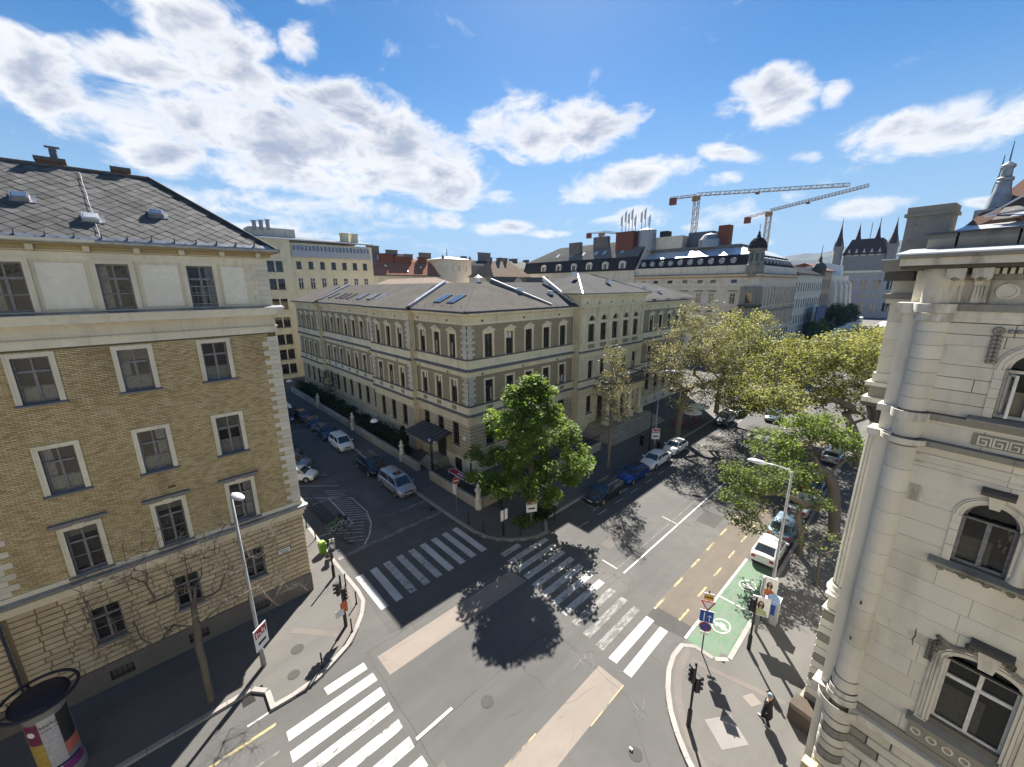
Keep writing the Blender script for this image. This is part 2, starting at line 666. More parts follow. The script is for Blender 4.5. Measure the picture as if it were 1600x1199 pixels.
ASPH = (0.098, 0.097, 0.095)
M_road = asphalt('asphalt_road', ASPH)
M_patch = asphalt('asphalt_patch', (0.066, 0.064, 0.062), 0.15, 0.2)
M_pave = asphalt('pavement_asphalt', (0.122, 0.118, 0.112), 0.16, 0.35)
M_pink = asphalt('concrete_strip', (0.215, 0.188, 0.165), 0.16, 0.8)
M_ground = asphalt('city_ground', (0.14, 0.13, 0.12))
M_kerb = pieces('kerb_granite', [(0.24, 0.225, 0.21), (0.30, 0.285, 0.265), (0.27, 0.25, 0.235)], 0.8, 0.25)
M_white = paint('road_paint_white', (0.50, 0.495, 0.48), ASPH, 0.36)
M_worn = paint('road_paint_worn', (0.42, 0.415, 0.40), ASPH, 0.50)
M_tired = paint('road_paint_tired', (0.25, 0.24, 0.23), ASPH, 0.70)
M_yellow = paint('road_paint_yellow', (0.37, 0.31, 0.16), ASPH, 0.55)
M_green = paint('bay_paint_green', (0.085, 0.165, 0.10), (0.125, 0.145, 0.115), 0.62)
M_cream = stucco('cream_stucco', (0.62, 0.565, 0.43), 0.35)
M_cream2 = stucco('cream_stucco_pale', (0.68, 0.64, 0.505), 0.30)
M_panel = stucco('pale_panel', (0.72, 0.69, 0.575), 0.10, bump=0.1)
M_grey = stucco('grey_stone', (0.22, 0.21, 0.20), 0.35)
M_plinth = stucco('dark_plinth', (0.145, 0.135, 0.122), 0.4)
M_bricks = pieces('ochre_brick', [(0.40, 0.30, 0.15), (0.54, 0.43, 0.225), (0.62, 0.51, 0.30), (0.47, 0.37, 0.19)], 0.9, 0.45)
M_mortar = stucco('brick_mortar', (0.13, 0.108, 0.068), 0.4, streak=False)
M_rust = pieces('rusticated_stone', [(0.43, 0.35, 0.225), (0.53, 0.44, 0.29), (0.48, 0.39, 0.25)], 0.9, 0.5)
M_rustgap = stucco('stone_joint', (0.23, 0.185, 0.12), 0.4)
M_quoin = pieces('quoin_stone', [(0.55, 0.52, 0.43), (0.62, 0.59, 0.50), (0.50, 0.465, 0.375)], 0.85, 0.3)
M_slate = pieces('roof_slate', [(0.075, 0.074, 0.074), (0.13, 0.128, 0.125), (0.09, 0.088, 0.086), (0.15, 0.145, 0.138)], 0.75, 0.65, (0.21, 0.205, 0.185))
M_slatebase = plain('slate_underlay', (0.05, 0.05, 0.05), 0.9)
M_zinc = plain('zinc_sheet', (0.30, 0.315, 0.33), 0.42, 0.55, 0.2, 3)
M_zincd = plain('blue_grey_gutter', (0.085, 0.10, 0.13), 0.45, 0.3, 0.2, 3)
M_zincw = plain('bright_sheet_metal', (0.62, 0.64, 0.66), 0.35, 0.4, 0.1, 3)
M_wood = plain('grey_window_wood', (0.19, 0.19, 0.20), 0.7, 0, 0.25, 9)
M_woodw = plain('white_window_wood', (0.62, 0.61, 0.58), 0.6, 0, 0.12, 5)
M_woodd = plain('dark_brown_window_wood', (0.035, 0.026, 0.022), 0.5, 0, 0.25, 9)
M_glass = glass('window_glass_dark', wob=0.06)
M_glassb = glass('window_glass_blue', (0.045, 0.07, 0.115), 0.06, 0.9)
M_room = plain('unlit_room_dark', (0.045, 0.042, 0.038), 0.95)  # dimness of the rooms put into the colour
M_curtain = plain('net_curtain', (0.50, 0.49, 0.46), 0.9, 0, 0.25, 14)
M_black = plain('black_iron', (0.018, 0.018, 0.019), 0.5, 0.2, 0.2, 5)
M_steel = plain('galvanised_pole', (0.30, 0.305, 0.31), 0.5, 0.5, 0.15, 4)
M_alu = plain('pale_lamp_metal', (0.55, 0.57, 0.60), 0.38, 0.3, 0.08, 4)
M_red = plain('sign_red', (0.36, 0.028, 0.025), 0.5)
M_blue = plain('sign_blue', (0.022, 0.07, 0.34), 0.45)
M_signw = plain('sign_white', (0.74, 0.74, 0.73), 0.5, 0, 0.05)
M_signy = plain('sign_amber', (0.60, 0.34, 0.04), 0.5)
M_skin = plain('skin', (0.45, 0.28, 0.20), 0.6)
M_coat = plain('black_cloth', (0.012, 0.012, 0.014), 0.9, 0, 0.4, 8)
M_rubber = plain('tyre_rubber', (0.016, 0.016, 0.016), 0.85)
M_rim = plain('alloy_rim', (0.42, 0.43, 0.44), 0.35, 0.7, 0.1, 8)
M_bark = stucco('bark_grey_brown', (0.135, 0.115, 0.092), 0.5, 0.95, (0.045, 0.04, 0.033), 0.8)
M_barkp = stucco('bark_plane', (0.20, 0.178, 0.142), 0.6, 0.9, (0.09, 0.082, 0.062), 0.6, False, 2.0)


def glazing():
    t = NT('clear_pane')
    tr = t.n('ShaderNodeBsdfTransparent')
    tr.inputs[0].default_value = (0.62, 0.65, 0.66, 1)
    gl = t.n('ShaderNodeBsdfGlossy')
    gl.inputs['Color'].default_value = (0.9, 0.92, 0.95, 1)
    gl.inputs['Roughness'].default_value = 0.02
    b = t.n('ShaderNodeBump')
    b.inputs['Strength'].default_value = 0.35
    b.inputs['Distance'].default_value = 0.06
    t.l(t.noise(2.2, 3, 0.5), b.inputs['Height'])
    t.l(b.outputs[0], gl.inputs['Normal'])
    fr = t.n('ShaderNodeFresnel')
    fr.inputs[0].default_value = 1.5
    m = t.n('ShaderNodeMixShader')
    t.l(fr.outputs[0], m.inputs[0])
    t.l(tr.outputs[0], m.inputs[1])
    t.l(gl.outputs[0], m.inputs[2])
    return t.done(m.outputs[0])


M_pane = glazing()
RNG = random.Random(7)


# ------------------------------------------------------------------ ground, roads, pavements, markings
PZ = 0.12
struct('ground', MB().add([(-4000, -4000, -0.02), (6000, -4000, -0.02), (6000, 6000, -0.02), (-4000, 6000, -0.02)], [(0, 1, 2, 3)]), M_ground)
mb = MB()
for x0, x1, y0, y1 in ((-90, 420, 0, 24.5), (4, 24, 24.5, 104), (-2, 15, -70, 0), (76, 114, 24.5, 120)):
    mb.add([(x0, y0, 0), (x1, y0, 0), (x1, y1, 0), (x0, y1, 0)], [(0, 1, 2, 3)])
road = struct('road', mb, M_road)

K1 = [(-60, 20.9), (1.6, 20.9), (1.6, 19.16), (3.1, 19.06), (3.82, 19.21), (5.0, 19.71), (6.05, 20.22), (6.87, 21.11), (7.57, 22.0), (7.92, 22.8), (8.03, 23.9), (8.0, 25.5), (7.95, 28.0), (7.95, 97)]
K2 = [(17.6, 97), (17.6, 28.4), (17.68, 25.2), (17.78, 23.4), (18.05, 22.2), (18.65, 21.3), (19.5, 20.5), (20.6, 19.75), (21.4, 19.4), (22.5, 19.4), (23.4, 20.85), (78, 20.85)]
K3 = [(12.2, -60), (12.3, -4), (12.7, 1.0), (13.3, 2.9), (14.09, 4.1), (14.56, 4.71), (15.28, 5.43), (16.1, 6.08), (17.14, 6.61), (18.18, 6.96), (19.22, 7.06), (20.28, 6.9), (20.22, 4.78), (400, 4.78)]
K4 = [(-60, 4.0), (-1.0, 4.0), (0.6, 3.4), (1.4, 2.2), (1.6, 0.5), (1.6, -60)]
K5 = [(112, 118), (112, 22.5), (113, 20.9), (400, 20.9)]
pave = {}
for key, nm, line, rest in (('nw', 'pavement', K1, [(-60, 97)]), ('ne', 'pavement', K2, [(78, 97)]), ('se', 'pavement', K3, [(400, -60)]),
                            ('sw', 'pavement', K4, [(-60, -60)]), ('fe', 'pavement', K5, [(400, 118)])):
    pave[key] = struct(nm, MB().prism(line + rest, -0.01, PZ), M_pave)


def offset_pt(line, i, d):
    a = Vector(line[max(i - 1, 0)])
    b = Vector(line[i])
    c = Vector(line[min(i + 1, len(line) - 1)])
    t = ((b - a).normalized() if (b - a).length > 0 else Vector((0, 0))) + ((c - b).normalized() if (c - b).length > 0 else Vector((0, 0)))
    t = t.normalized()
    return b + Vector((-t.y, t.x)) * d


def kerb(line, parent, side, lo, hi, step=1.0, w=0.24):
    """kerb stones laid one by one along a line (only where the photo shows them)"""
    pts = []
    for i in range(len(line) - 1):
        a, b = Vector(line[i]), Vector(line[i + 1])
        n = max(1, int((b - a).length / 0.25))
        for k in range(n):
            pts.append(a + (b - a) * k / n)
    pts.append(Vector(line[-1]))
    acc, start = 0.0, pts[0]
    for i in range(1, len(pts)):
        acc += (pts[i] - pts[i - 1]).length
        if acc >= step or i == len(pts) - 1:
            a, b = start, pts[i]
            m = (a + b) / 2
            if lo[0] <= m.x <= hi[0] and lo[1] <= m.y <= hi[1] and (b - a).length > 0.3:
                d = (b - a)
                L = d.length
                ang = math.degrees(math.atan2(d.y, d.x))
                s = MB()
                y0, y1 = (-0.02, w) if side > 0 else (-w, 0.02)
                h = 0.016 + RNG.uniform(-0.004, 0.004)
                s.add([(0.006, y0, -PZ), (L - 0.006, y0, -PZ), (L - 0.006, y1, -PZ), (0.006, y1, -PZ),
                       (0.012, y0 + 0.012, h), (L - 0.012, y0 + 0.012, h), (L - 0.012, y1 - 0.008, h), (0.012, y1 - 0.008, h)],
                      [(4, 5, 6, 7), (0, 1, 5, 4), (1, 2, 6, 5), (2, 3, 7, 6), (3, 0, 4, 7)])
                part('kerb_stone', s, M_kerb, parent, T(a.x, a.y, PZ, ang))
            acc, start = 0.0, pts[i]


kerb(K1, pave['nw'], 1, (-7, 18), (9, 34))
kerb(K2, pave['ne'], 1, (17, 18), (70, 62))
kerb(K3, pave['se'], 1 if False else -1, (12, -2), (60, 8))

# inlaid strips, drain covers and service hatches of the pavements
def flat(name, poly, z, mat, parent, label=None):
    return part(name, MB().add([(x, y, z) for x, y in poly], [tuple(range(len(poly)))]), mat, parent, label=label)


def rect(x0, x1, y0, y1):
    return [(x0, y0), (x1, y0), (x1, y1), (x0, y1)]


M_tact = asphalt('red_grey_setts', (0.152, 0.136, 0.124), 0.2, 0.1)
inner = [offset_pt(K3, i, -0.42) for i in range(3, 12)]
outer = [offset_pt(K3, i, -0.78) for i in range(3, 12)]
for i in range(len(inner) - 1):
    flat('sett_strip', [inner[i], inner[i + 1], outer[i + 1], outer[i]][::-1], PZ + 0.004, M_tact, pave['se'])
flat('sett_strip', [(19.0, 6.1), (19.3, 6.1), (20.3, 1.9), (20.0, 1.9)], PZ + 0.004, M_tact, pave['se'])
inner = [offset_pt(K1, i, 0.42) for i in range(4, 12)]
outer = [offset_pt(K1, i, 0.80) for i in range(4, 12)]
for i in range(len(inner) - 1):
    flat('sett_strip', [inner[i], inner[i + 1], outer[i + 1], outer[i]], PZ + 0.004, M_tact, pave['nw'])
flat('sett_strip', [(5.6, 21.0), (5.9, 21.3), (3.9, 23.6), (3.55, 23.4)], PZ + 0.004, M_tact, pave['nw'])
flat('service_hatch', [(16.5, 4.35), (17.6, 3.6), (16.85, 2.55), (15.75, 3.3)], PZ + 0.005, asphalt('hatch_concrete', (0.215, 0.205, 0.195), 0.1, 0.1), pave['se'])
flat('service_hatch', [(19.0, 3.5), (19.55, 3.2), (19.3, 2.7), (18.75, 3.0)], PZ + 0.006, M_pink, pave['se'])
for x, y, r_c, k in ((3.55, 21.9, 0.34, 'nw'), (2.95, 20.35, 0.30, 'nw'), (9.6, 12.2, 0.33, None), (12.9, 5.9, 0.30, None)):
    part('manhole_cover', MB().lathe([(0.0, 0.010), (r_c * .9, 0.010), (r_c * .93, 0.006), (r_c, 0.008), (r_c, 0.0)], 20), M_patch, pave[k] if k else road, T(x, y, PZ if k else 0.0))
for x, y in ((17.2, 29.4), (0.9, 20.55)):
    g = MB()
    for k in range(6):
        g.box(-0.25, 0.25, -0.22 + k * .08, -0.18 + k * .08, 0.004, 0.014)
    g.box(-.27, .27, -.26, .26, .001, .006)
    part('drain_grate', g, M_black, road, T(x, y, 0))

# wear strips, patches, green bay
flat('concrete_strip', [(6.7, 18.38), (6.72, 16.88), (17.0, 16.74), (16.8, 18.27)][::-1], 0.004, M_pink, road)
flat('concrete_strip', rect(-6.0, 15.28, 7.98, 9.48), 0.004, M_pink, road)
flat('asphalt_patch', [(19.95, 9.35), (20.35, 6.95), (21.45, 7.1), (21.4, 9.35)], 0.004, M_patch, road)
flat('asphalt_patch', [(7.95, 19.3), (17.7, 19.2), (17.6, 24.2), (8.1, 25.2)], 0.004, asphalt('asphalt_dark_patch', (0.088, 0.086, 0.084), 0.1, 0.3), road)
M_lane = asphalt('bike_lane_asphalt', (0.125, 0.108, 0.09), 0.15, 0.3)
flat('bike_lane', rect(21.5, 78, 6.85, 9.4), 0.004, M_lane, road)
flat('green_bay', [(20.32, 4.80), (30.6, 4.80), (30.6, 6.75), (20.32, 6.86)], 0.005, M_green, road)
flat('bay_edge', [(20.3, 4.79), (21.0, 4.79), (20.9, 5.2), (20.3, 5.1)], 0.009, M_pave, road)


def stripe(x0, x1, y0, y1, mat, name='crosswalk_stripe', jit=0.02, z=0.008):
    j = lambda: RNG.uniform(-jit, jit)
    flat(name, [(x0 + j(), y0 + j()), (x1 + j(), y0 + j()), (x1 + j(), y1 + j()), (x0 + j(), y1 + j())], z, mat, road)


# crossing in the foreground, over the main road
for i, (y, a, b, m) in enumerate(((18.32, 3.9, 6.0, M_white), (17.35, 1.86, 6.08, M_white), (16.32, 1.75, 6.05, M_white), (15.3, 1.7, 6.0, M_worn), (14.25, 1.65, 5.95, M_worn),
                                  (13.2, 1.65, 5.95, M_worn), (12.15, 1.65, 6.0, M_white), (11.05, 1.65, 6.0, M_white), (10.0, 1.65, 6.0, M_worn), (8.9, 1.65, 6.0, M_worn))):
    stripe(a, b, y - .27, y + .27, m)
# crossing on the far side of the junction, over the main road
for i in range(13):
    y = 19.95 - i * 0.985
    a = 17.55 - i * 0.135
    L = 4.2 if i else 1.9
    stripe(a, a + L, y - .25, y + .25, M_white if i in (11, 12) else (M_tired if i in (8, 9, 10) else M_worn))
# crossing over the side street
for i in range(9):
    x = 8.62 + i * 1.04
    stripe(x - .26, x + .26, 21.35, 25.45, M_worn if i in (2, 3, 4) else M_white)
# stop lines and bay lines of the side street
for poly, m in ((rect(8.2, 17.5, 28.15, 28.6), M_tired), (rect(14.9, 17.5, 30.95, 31.35), M_tired), (rect(13.8, 14.5, 31.15, 31.3), M_tired)):
    flat('stop_line', poly, 0.008, m, road)


def line(pts, w, mat, name='road_line', z=0.008):
    for i in range(len(pts) - 1):
        a, b = Vector(pts[i]), Vector(pts[i + 1])
        d = (b - a).normalized()
        n = Vector((-d.y, d.x)) * w / 2
        flat(name, [a - n, b - n, b + n, a + n], z, mat, road)


line([(8.9, 40.1), (12.55, 36.7)], .13, M_worn)
line([(12.55, 36.7), (12.6, 33.3), (12.1, 31.2), (11.3, 29.7), (10.4, 28.65)], .14, M_worn)
line([(10.88, 38.1), (10.9, 32.2)], .16, M_worn)
line([(8.3, 37.9), (10.88, 38.1)], .10, M_worn)
line([(8.15, 32.3), (10.9, 32.2)], .10, M_worn)
for k in range(22):                                   # hatching round the bicycle stand
    y = 29.2 + k * 0.5
    a = (11.05, y + 0.25)
    b = (min(12.35, 11.4 + k * .12), y - 0.75)
    if k < 7:
        a = (8.5 + k * .1, y + 2.3 - k * .1) if k > 1 else (9.5, y + .9)
        b = (10.6 + k * .22, y + 0.1)
    line([a, b], .08, M_worn)
for k in range(6):
    x0 = 9.35 + k * 0.02
    line([(x0 + (1.6 if k else 0), 43.05 + k * 3.42 - (1.5 if k else 0)), (12.55, 40.1 + k * 3.4)], .10, M_worn)
for y in (38.4, 41.0, 44.0, 47.4, 50.8):
    line([(12.58, y), (12.58, y + 1.1)], .08, M_tired)
for k in range(4):
    line([(15.8 + k * .33, 32.3 - k * .15), (15.75 + k * .33, 31.6)], .08, M_tired)
for y in (38.4, 47.9, 53.1, 57.8, 63.2):
    line([(15.3, y), (17.4, y)], .09, M_tired)
    line([(15.3, y), (15.3, y + .9)], .09, M_tired)
line([(13.75, 34.7), (14.2, 36.9)], .10, M_tired)
line([(13.5, 35.1), (13.75, 34.7), (14.3, 34.8)], .09, M_tired)
# main road: lane edge, dashes, bicycle lane
line([(22.6, 12.42), (150, 12.2)], .13, M_white)
line([(22.7, 14.3), (22.65, 13.0)], .10, M_white)
line([(22.65, 13.0), (60, 13.0)], .06, M_tired)
line([(31.5, 13.95), (31.3, 12.35)], .10, M_worn)
for k in range(14):
    line([(24.8 + k * 2.83, 18.1), (26.1 + k * 2.83, 18.07)], .09, M_worn)
for k in range(16):
    line([(21.15 + k * 2.8, 9.3), (22.5 + k * 2.8, 9.28)], .15, M_yellow)
    line([(21.4 + k * 2.8, 7.8), (22.7 + k * 2.8, 7.76)], .13, M_yellow)
line([(20.4, 6.98), (30.7, 6.80)], .15, M_white)
line([(25.3, 6.8), (25.28, 4.85)], .11, M_white)
for x in (28.3, 33.3, 38.3, 43.7):
    line([(x, 20.7), (x, 18.85)], .09, M_worn)
    line([(x - .5, 18.82), (x + .5, 18.82)], .10, M_worn)
line([(6.14, 13.14), (8.14, 13.16)], .16, M_white)
line([(-14, 18.3), (1.63, 18.34)], .15, M_yellow)
line([(-14, 16.9), (1.46, 16.95)], .12, M_tired)
line([(.6, 19.15), (1.58, 19.17)], .12, M_worn)
line([(15.28, 7.95), (12.4, 7.95)], .06, M_yellow)
line([(10.3, 9.52), (8.2, 9.52)], .07, M_yellow)
line([(60, 18.0), (76, 18.0)], .1, M_worn)


def pictogram(cx, cy):
    """electric car in a ring, painted on the green bay"""
    ring = MB()
    n = 28
    for k in range(n):
        a, b = 2 * math.pi * k / n, 2 * math.pi * (k + 1) / n
        q = [(.80 * math.cos(a), .62 * math.sin(a)), (.80 * math.cos(b), .62 * math.sin(b)), (.72 * math.cos(b), .54 * math.sin(b)), (.72 * math.cos(a), .54 * math.sin(a))]
        ring.add([(x, y, 0) for x, y in q], [(3, 2, 1, 0)])
    ring.add([(x, y, 0) for x, y in ((-.16, -.45), (-.16, .42), (.06, .42), (.06, -.45))], [(3, 2, 1, 0)])
    ring.add([(x, y, 0) for x, y in ((.08, -.28), (.08, .25), (.30, .14), (.30, -.16))], [(0, 3, 2, 1)][::-1])
    for y in (-.27, .2):
        ring.add([(x, y + d, 0) for x, d in ((-.30, 0), (-.30, .14), (-.18, .14), (-.18, 0))], [(3, 2, 1, 0)])
    ring.add([(x, y, 0) for x, y in ((-.1, .44), (-.1, .52), (.1, .60), (.12, .54))], [(3, 2, 1, 0)])
    part('charging_bay_symbol', ring, M_white, road, T(cx, cy, 0.0125, -8) @ Matrix.Scale(.8, 4))


pictogram(22.84, 5.85)
pictogram(27.7, 5.85)


def scribble(pts, w=0.02):
    for i in range(len(pts) - 1):
        line([pts[i], pts[i + 1]], w, M_tired, 'chalk_mark', 0.011)


rr = random.Random(3)
for cx, cy, s in ((15.6, 10.0, 1.0), (16.1, 9.2, .8), (14.6, 6.9, .6), (15.0, 10.5, .7)):
    for k in range(3):
        x, y, a = cx + rr.uniform(-s, s) * .5, cy + rr.uniform(-s, s) * .5, rr.uniform(0, 6.28)
        pts = [(x, y)]
        for i in range(6):
            a += rr.uniform(-.6, .6)
            x += math.cos(a) * .22 * s
            y += math.sin(a) * .22 * s
            pts.append((x, y))
        scribble(pts)


# tar seams, cracks and patched trenches
M_tar = plain('tar_seam', (.028, .027, .026), .7)
rr = random.Random(17)


def seam(a, b, w=.03, wob=.06, mat=M_tar, z=.006):
    a, b = Vector(a), Vector(b)
    n = max(3, int((b - a).length / .6))
    d = (b - a).normalized()
    nv = Vector((-d.y, d.x))
    pts = [a + (b - a) * k / n + nv * rr.uniform(-wob, wob) for k in range(n + 1)]
    mbs = MB()
    for k in range(n):
        ww = w * rr.uniform(.4, 1.1) / 2
        mbs.add([(*(pts[k] - nv * ww), z), (*(pts[k + 1] - nv * ww), z), (*(pts[k + 1] + nv * ww), z), (*(pts[k] + nv * ww), z)], [(0, 1, 2, 3)])
    part('tar_seam', mbs, mat, road)


for a, b in (((6.3, 19.0), (17.3, 18.75)), ((4.0, 13.05), (22.5, 12.85)), ((22.6, 13.5), (60, 13.2)), ((7.9, 19.3), (17.6, 19.1)), ((17.6, 19.2), (17.9, 7.2)), ((8.2, 27.0), (17.5, 26.8)), ((12.9, 25.8), (12.7, 60)),
             ((11.0, 3.0), (14.3, 6.8)), ((6.1, 8.0), (6.4, 19.0)), ((20.0, 15.6), (44, 15.4)), ((14.8, 6.4), (15.2, 12.4)), ((9.5, 21.3), (9.2, 25.5)), ((13.8, 21.3), (14.1, 25.5))):
    seam(a, b)
for k in range(16):
    x, y = rr.uniform(5, 22), rr.uniform(6, 19)
    a = rr.uniform(0, 6.28)
    seam((x, y), (x + math.cos(a) * rr.uniform(.6, 2.2), y + math.sin(a) * rr.uniform(.6, 2.2)), .016, .12)
M_p2 = asphalt('asphalt_old_patch', (.118, .112, .105), .15, .3)
for poly, m in ((rect(17.9, 19.4, 13.2, 15.8), M_p2), ([(3.2, 9.2), (6.4, 9.5), (6.6, 11.6), (3.4, 11.2)], M_p2), (rect(24.2, 27.0, 14.6, 15.5), M_p2), (rect(33, 35.4, 10.0, 11.6), M_patch), (rect(13.2, 14.4, 33.4, 36.4), M_p2)):
    flat('asphalt_patch', poly, .003, m, road)


# ------------------------------------------------------------------ left building: ochre brick over rusticated stone
LX1, LX0, LY, LD = 5.78, -26.0, 26.26, 8.2
LB = thing('brick_building', 'tall ochre brick corner building with rusticated stone base and grey slate roof', 'building', T(-4, LY, PZ))
FM = T(0, LY, 0)                      # facade frame: x along the wall, -y outward
colsx = [-12.9, -9.7, -3.60, -0.39, 2.79]
HW = 0.54
rows = [(19.27, 21.32), (15.40, 17.40), (11.13, 13.28), (6.87, 9.22), (2.80, 4.75)]


def holes(z0, z1):
    return [(x - HW, x + HW, a, b) for x in colsx for (a, b) in rows if a >= z0 - .01 and b <= z1 + .01]


w = MB().grid_wall(LX0, LX1, 0.0, 1.47, [(x - .45, x + .45, .45, 1.05) for x in colsx], -0.10, 0.3)
w.add([(LX1, -.10, 0), (LX1, LD, 0), (LX1, LD, 1.47), (LX1, -.10, 1.47)], [(0, 1, 2, 3)])
w.add([(LX0, -.10, 1.47), (LX1, -.10, 1.47), (LX1, 0.03, 1.47), (LX0, 0.03, 1.47)], [(0, 1, 2, 3)])
part('plinth', w, M_plinth, LB, FM)
for x in colsx:
    g = MB()
    for k in range(5):
        g.box(x - .42 + k * .2, x - .39 + k * .2, -.06, -.03, .45, 1.05)
    part('cellar_grille', g, M_black, LB, FM)
w = MB().grid_wall(LX0, LX1, 1.47, 5.95, holes(1.47, 5.95), 0.035, 0.34)
w.add([(LX1 - .03, .035, 1.47), (LX1 - .03, LD, 1.47), (LX1 - .03, LD, 5.95), (LX1 - .03, .035, 5.95)], [(0, 1, 2, 3)])
base_wall = part('base_wall', w, M_rustgap, LB, FM)
w = MB().grid_wall(LX0, LX1, 5.95, 17.73, holes(5.95, 17.73), 0.0, 0.34)
w.add([(LX1, 0, 5.95), (LX1, LD, 5.95), (LX1, LD, 17.73), (LX1, 0, 17.73)], [(0, 1, 2, 3)])
brick_wall = part('brick_wall', w, M_mortar, LB, FM)
w = MB().grid_wall(LX0, LX1, 17.73, 21.85, holes(17.73, 21.85), 0.0, 0.34)
w.add([(LX1, 0, 17.73), (LX1, LD, 17.73), (LX1, LD, 21.85), (LX1, 0, 21.85)], [(0, 1, 2, 3)])
part('attic_wall', w, M_cream, LB, FM)
part('rear_wall', MB().box(LX0, LX1 - .06, LD - .2, LD, 0, 21.85), M_cream, LB, FM)
part('side_wall', MB().box(LX0, LX0 + .2, .4, LD - .21, 0, 21.85), M_cream, LB, FM)

# rusticated blocks, laid course by course round the openings
NC = 15
CH = (5.95 - 1.47) / NC
rr = random.Random(11)
for r in range(NC):
    z0 = 1.47 + r * CH
    x = -6.5
    first = True
    while x < LX1 - .01:
        L = rr.uniform(.66, .92)
        if LX1 - (x + L) < .5:
            L = LX1 - x
        segs = [(x, x + L)]
        for hx in colsx:
            a, b = hx - HW - .0, hx + HW + .0
            if 2.80 < z0 + CH - .02 and z0 + .02 < 4.75:
                nx = []
                for p, q in segs:
                    if q <= a or p >= b:
                        nx.append((p, q))
                    else:
                        if a - p > .12:
                            nx.append((p, a))
                        if q - b > .12:
                            nx.append((b, q))
                segs = nx
        for p, q in segs:
            part('stone_block', MB().bbox(p + .014, q - .014, -.055 - rr.uniform(0, .015), .034, z0 + .022, z0 + CH - .022, .022), M_rust, base_wall, FM)
        x += L
g = MB()                                                # blocks west of the frame and on the side street, not told apart in the photo
at = []
for r in range(NC):
    z0 = 1.47 + r * CH
    x = -6.62
    while x > LX0 + 1:
        L = rr.uniform(.6, 1.3)
        if not any(x - L < hx + HW and x > hx - HW for hx in colsx) or not (2.8 < z0 + CH and z0 < 4.75):
            g.bbox(x - L + .03, x - .03, -.08, .034, z0 + .03, z0 + CH - .03, .035)
        x -= L
part('stone_block', g, M_rust, base_wall, FM, kind='stuff')
g = MB()
for r in range(NC):
    z0 = 1.47 + r * CH
    x = 0.05
    while x < LD - .3:
        L = rr.uniform(.6, 1.2)
        g.bbox(x + .03, min(x + L, LD) - .03, -.07, .02, z0 + .03, z0 + CH - .03, .035)
        x += L
part('stone_block', g, M_rust, base_wall, FM @ T(LX1 - .03, 0, 0, 90), kind='stuff')

# ledge above the base
for z0, z1, pr, m in ((5.95, 6.22, .10, M_cream), (6.22, 6.42, .20, M_cream), (6.42, 6.56, .30, M_grey), (6.56, 6.86, .07, M_cream2)):
    part('base_ledge', MB().box(LX0, LX1 + pr, -pr, LD, z0 + .002, z1 - .002), m, LB, FM)
part('ledge_capping', MB().extrude_x([(-.34, 6.555), (-.34, 6.585), (-.07, 6.64), (-.07, 6.56)], LX0, LX1 + .34), M_zinc, LB, FM)
# frieze, main cornice
for z0, z1, pr, m in ((17.73, 18.05, .09, M_cream2), (18.05, 18.12, .15, M_cream), (18.12, 18.62, .06, M_cream), (18.62, 18.74, .20, M_cream), (18.74, 19.0, .42, M_cream2), (19.0, 19.13, .50, M_cream2)):
    part('cornice', MB().box(LX0, LX1 + pr, -pr, LD, z0 + .002, z1 - .002), m, LB, FM)
part('cornice_flashing', MB().extrude_x([(-.53, 19.128), (-.53, 19.15), (.02, 19.24), (.02, 19.13)], LX0, LX1 + .53), M_zinc, LB, FM)
# eaves
for z0, z1, pr, m in ((21.45, 21.78, .05, M_cream2), (21.80, 21.86, .10, M_cream), (21.86, 22.02, .26, stucco('ochre_soffit', (0.36, .29, .15), .4)), (22.02, 22.16, .45, stucco('ochre_eaves', (0.33, .27, .145), .5))):
    part('eaves', MB().box(LX0, LX1 + pr, -pr, LD + pr, z0 + .002, z1 - .002), m, LB, FM)
k = 0
while LX0 + 1 + k * 3.19 < LX1:
    part('eaves_bracket', MB().box(5.3 - k * 1.62, 5.52 - k * 1.62, -.40, -.06, 21.80, 22.02), M_cream, LB, FM)
    k += 1
    if k > 9:
        break

# attic panels between the top windows
for a, b in ((-2.72, -1.28), (.52, 1.93), (3.67, 4.72), (-5.75, -4.48)):
    part('wall_panel', MB().bbox(a, b, -.03, .0, 19.36, 21.34, .02), M_panel, LB, FM)

# quoins on both ends
def quoins(x, sgn, z0, z1, pitch=.272, long=.74, short=.46, side=True):
    z, i = z0, 0
    while z + pitch <= z1 + .02:
        L = long if i % 2 else short
        a, b = (x - L, x + .035) if sgn > 0 else (x, x + L)
        mbq = MB().box(a, b, -.04 - .008 * (i % 2), (.55 if i % 2 else .75) if side else .0, z + .008, z + pitch - .008)
        part('quoin', mbq, M_quoin, LB, FM)
        z += pitch
        i += 1


quoins(LX1, 1, 6.88, 17.7)
quoins(LX1, 1, 19.26, 21.44)
quoins(-6.55, -1, 6.88, 17.7, side=False)
part('downpipe', MB().tube([(-6.72, -.12, .1), (-6.72, -.12, 17.6)], .06, 8), M_zincd, LB, FM, smooth=True)

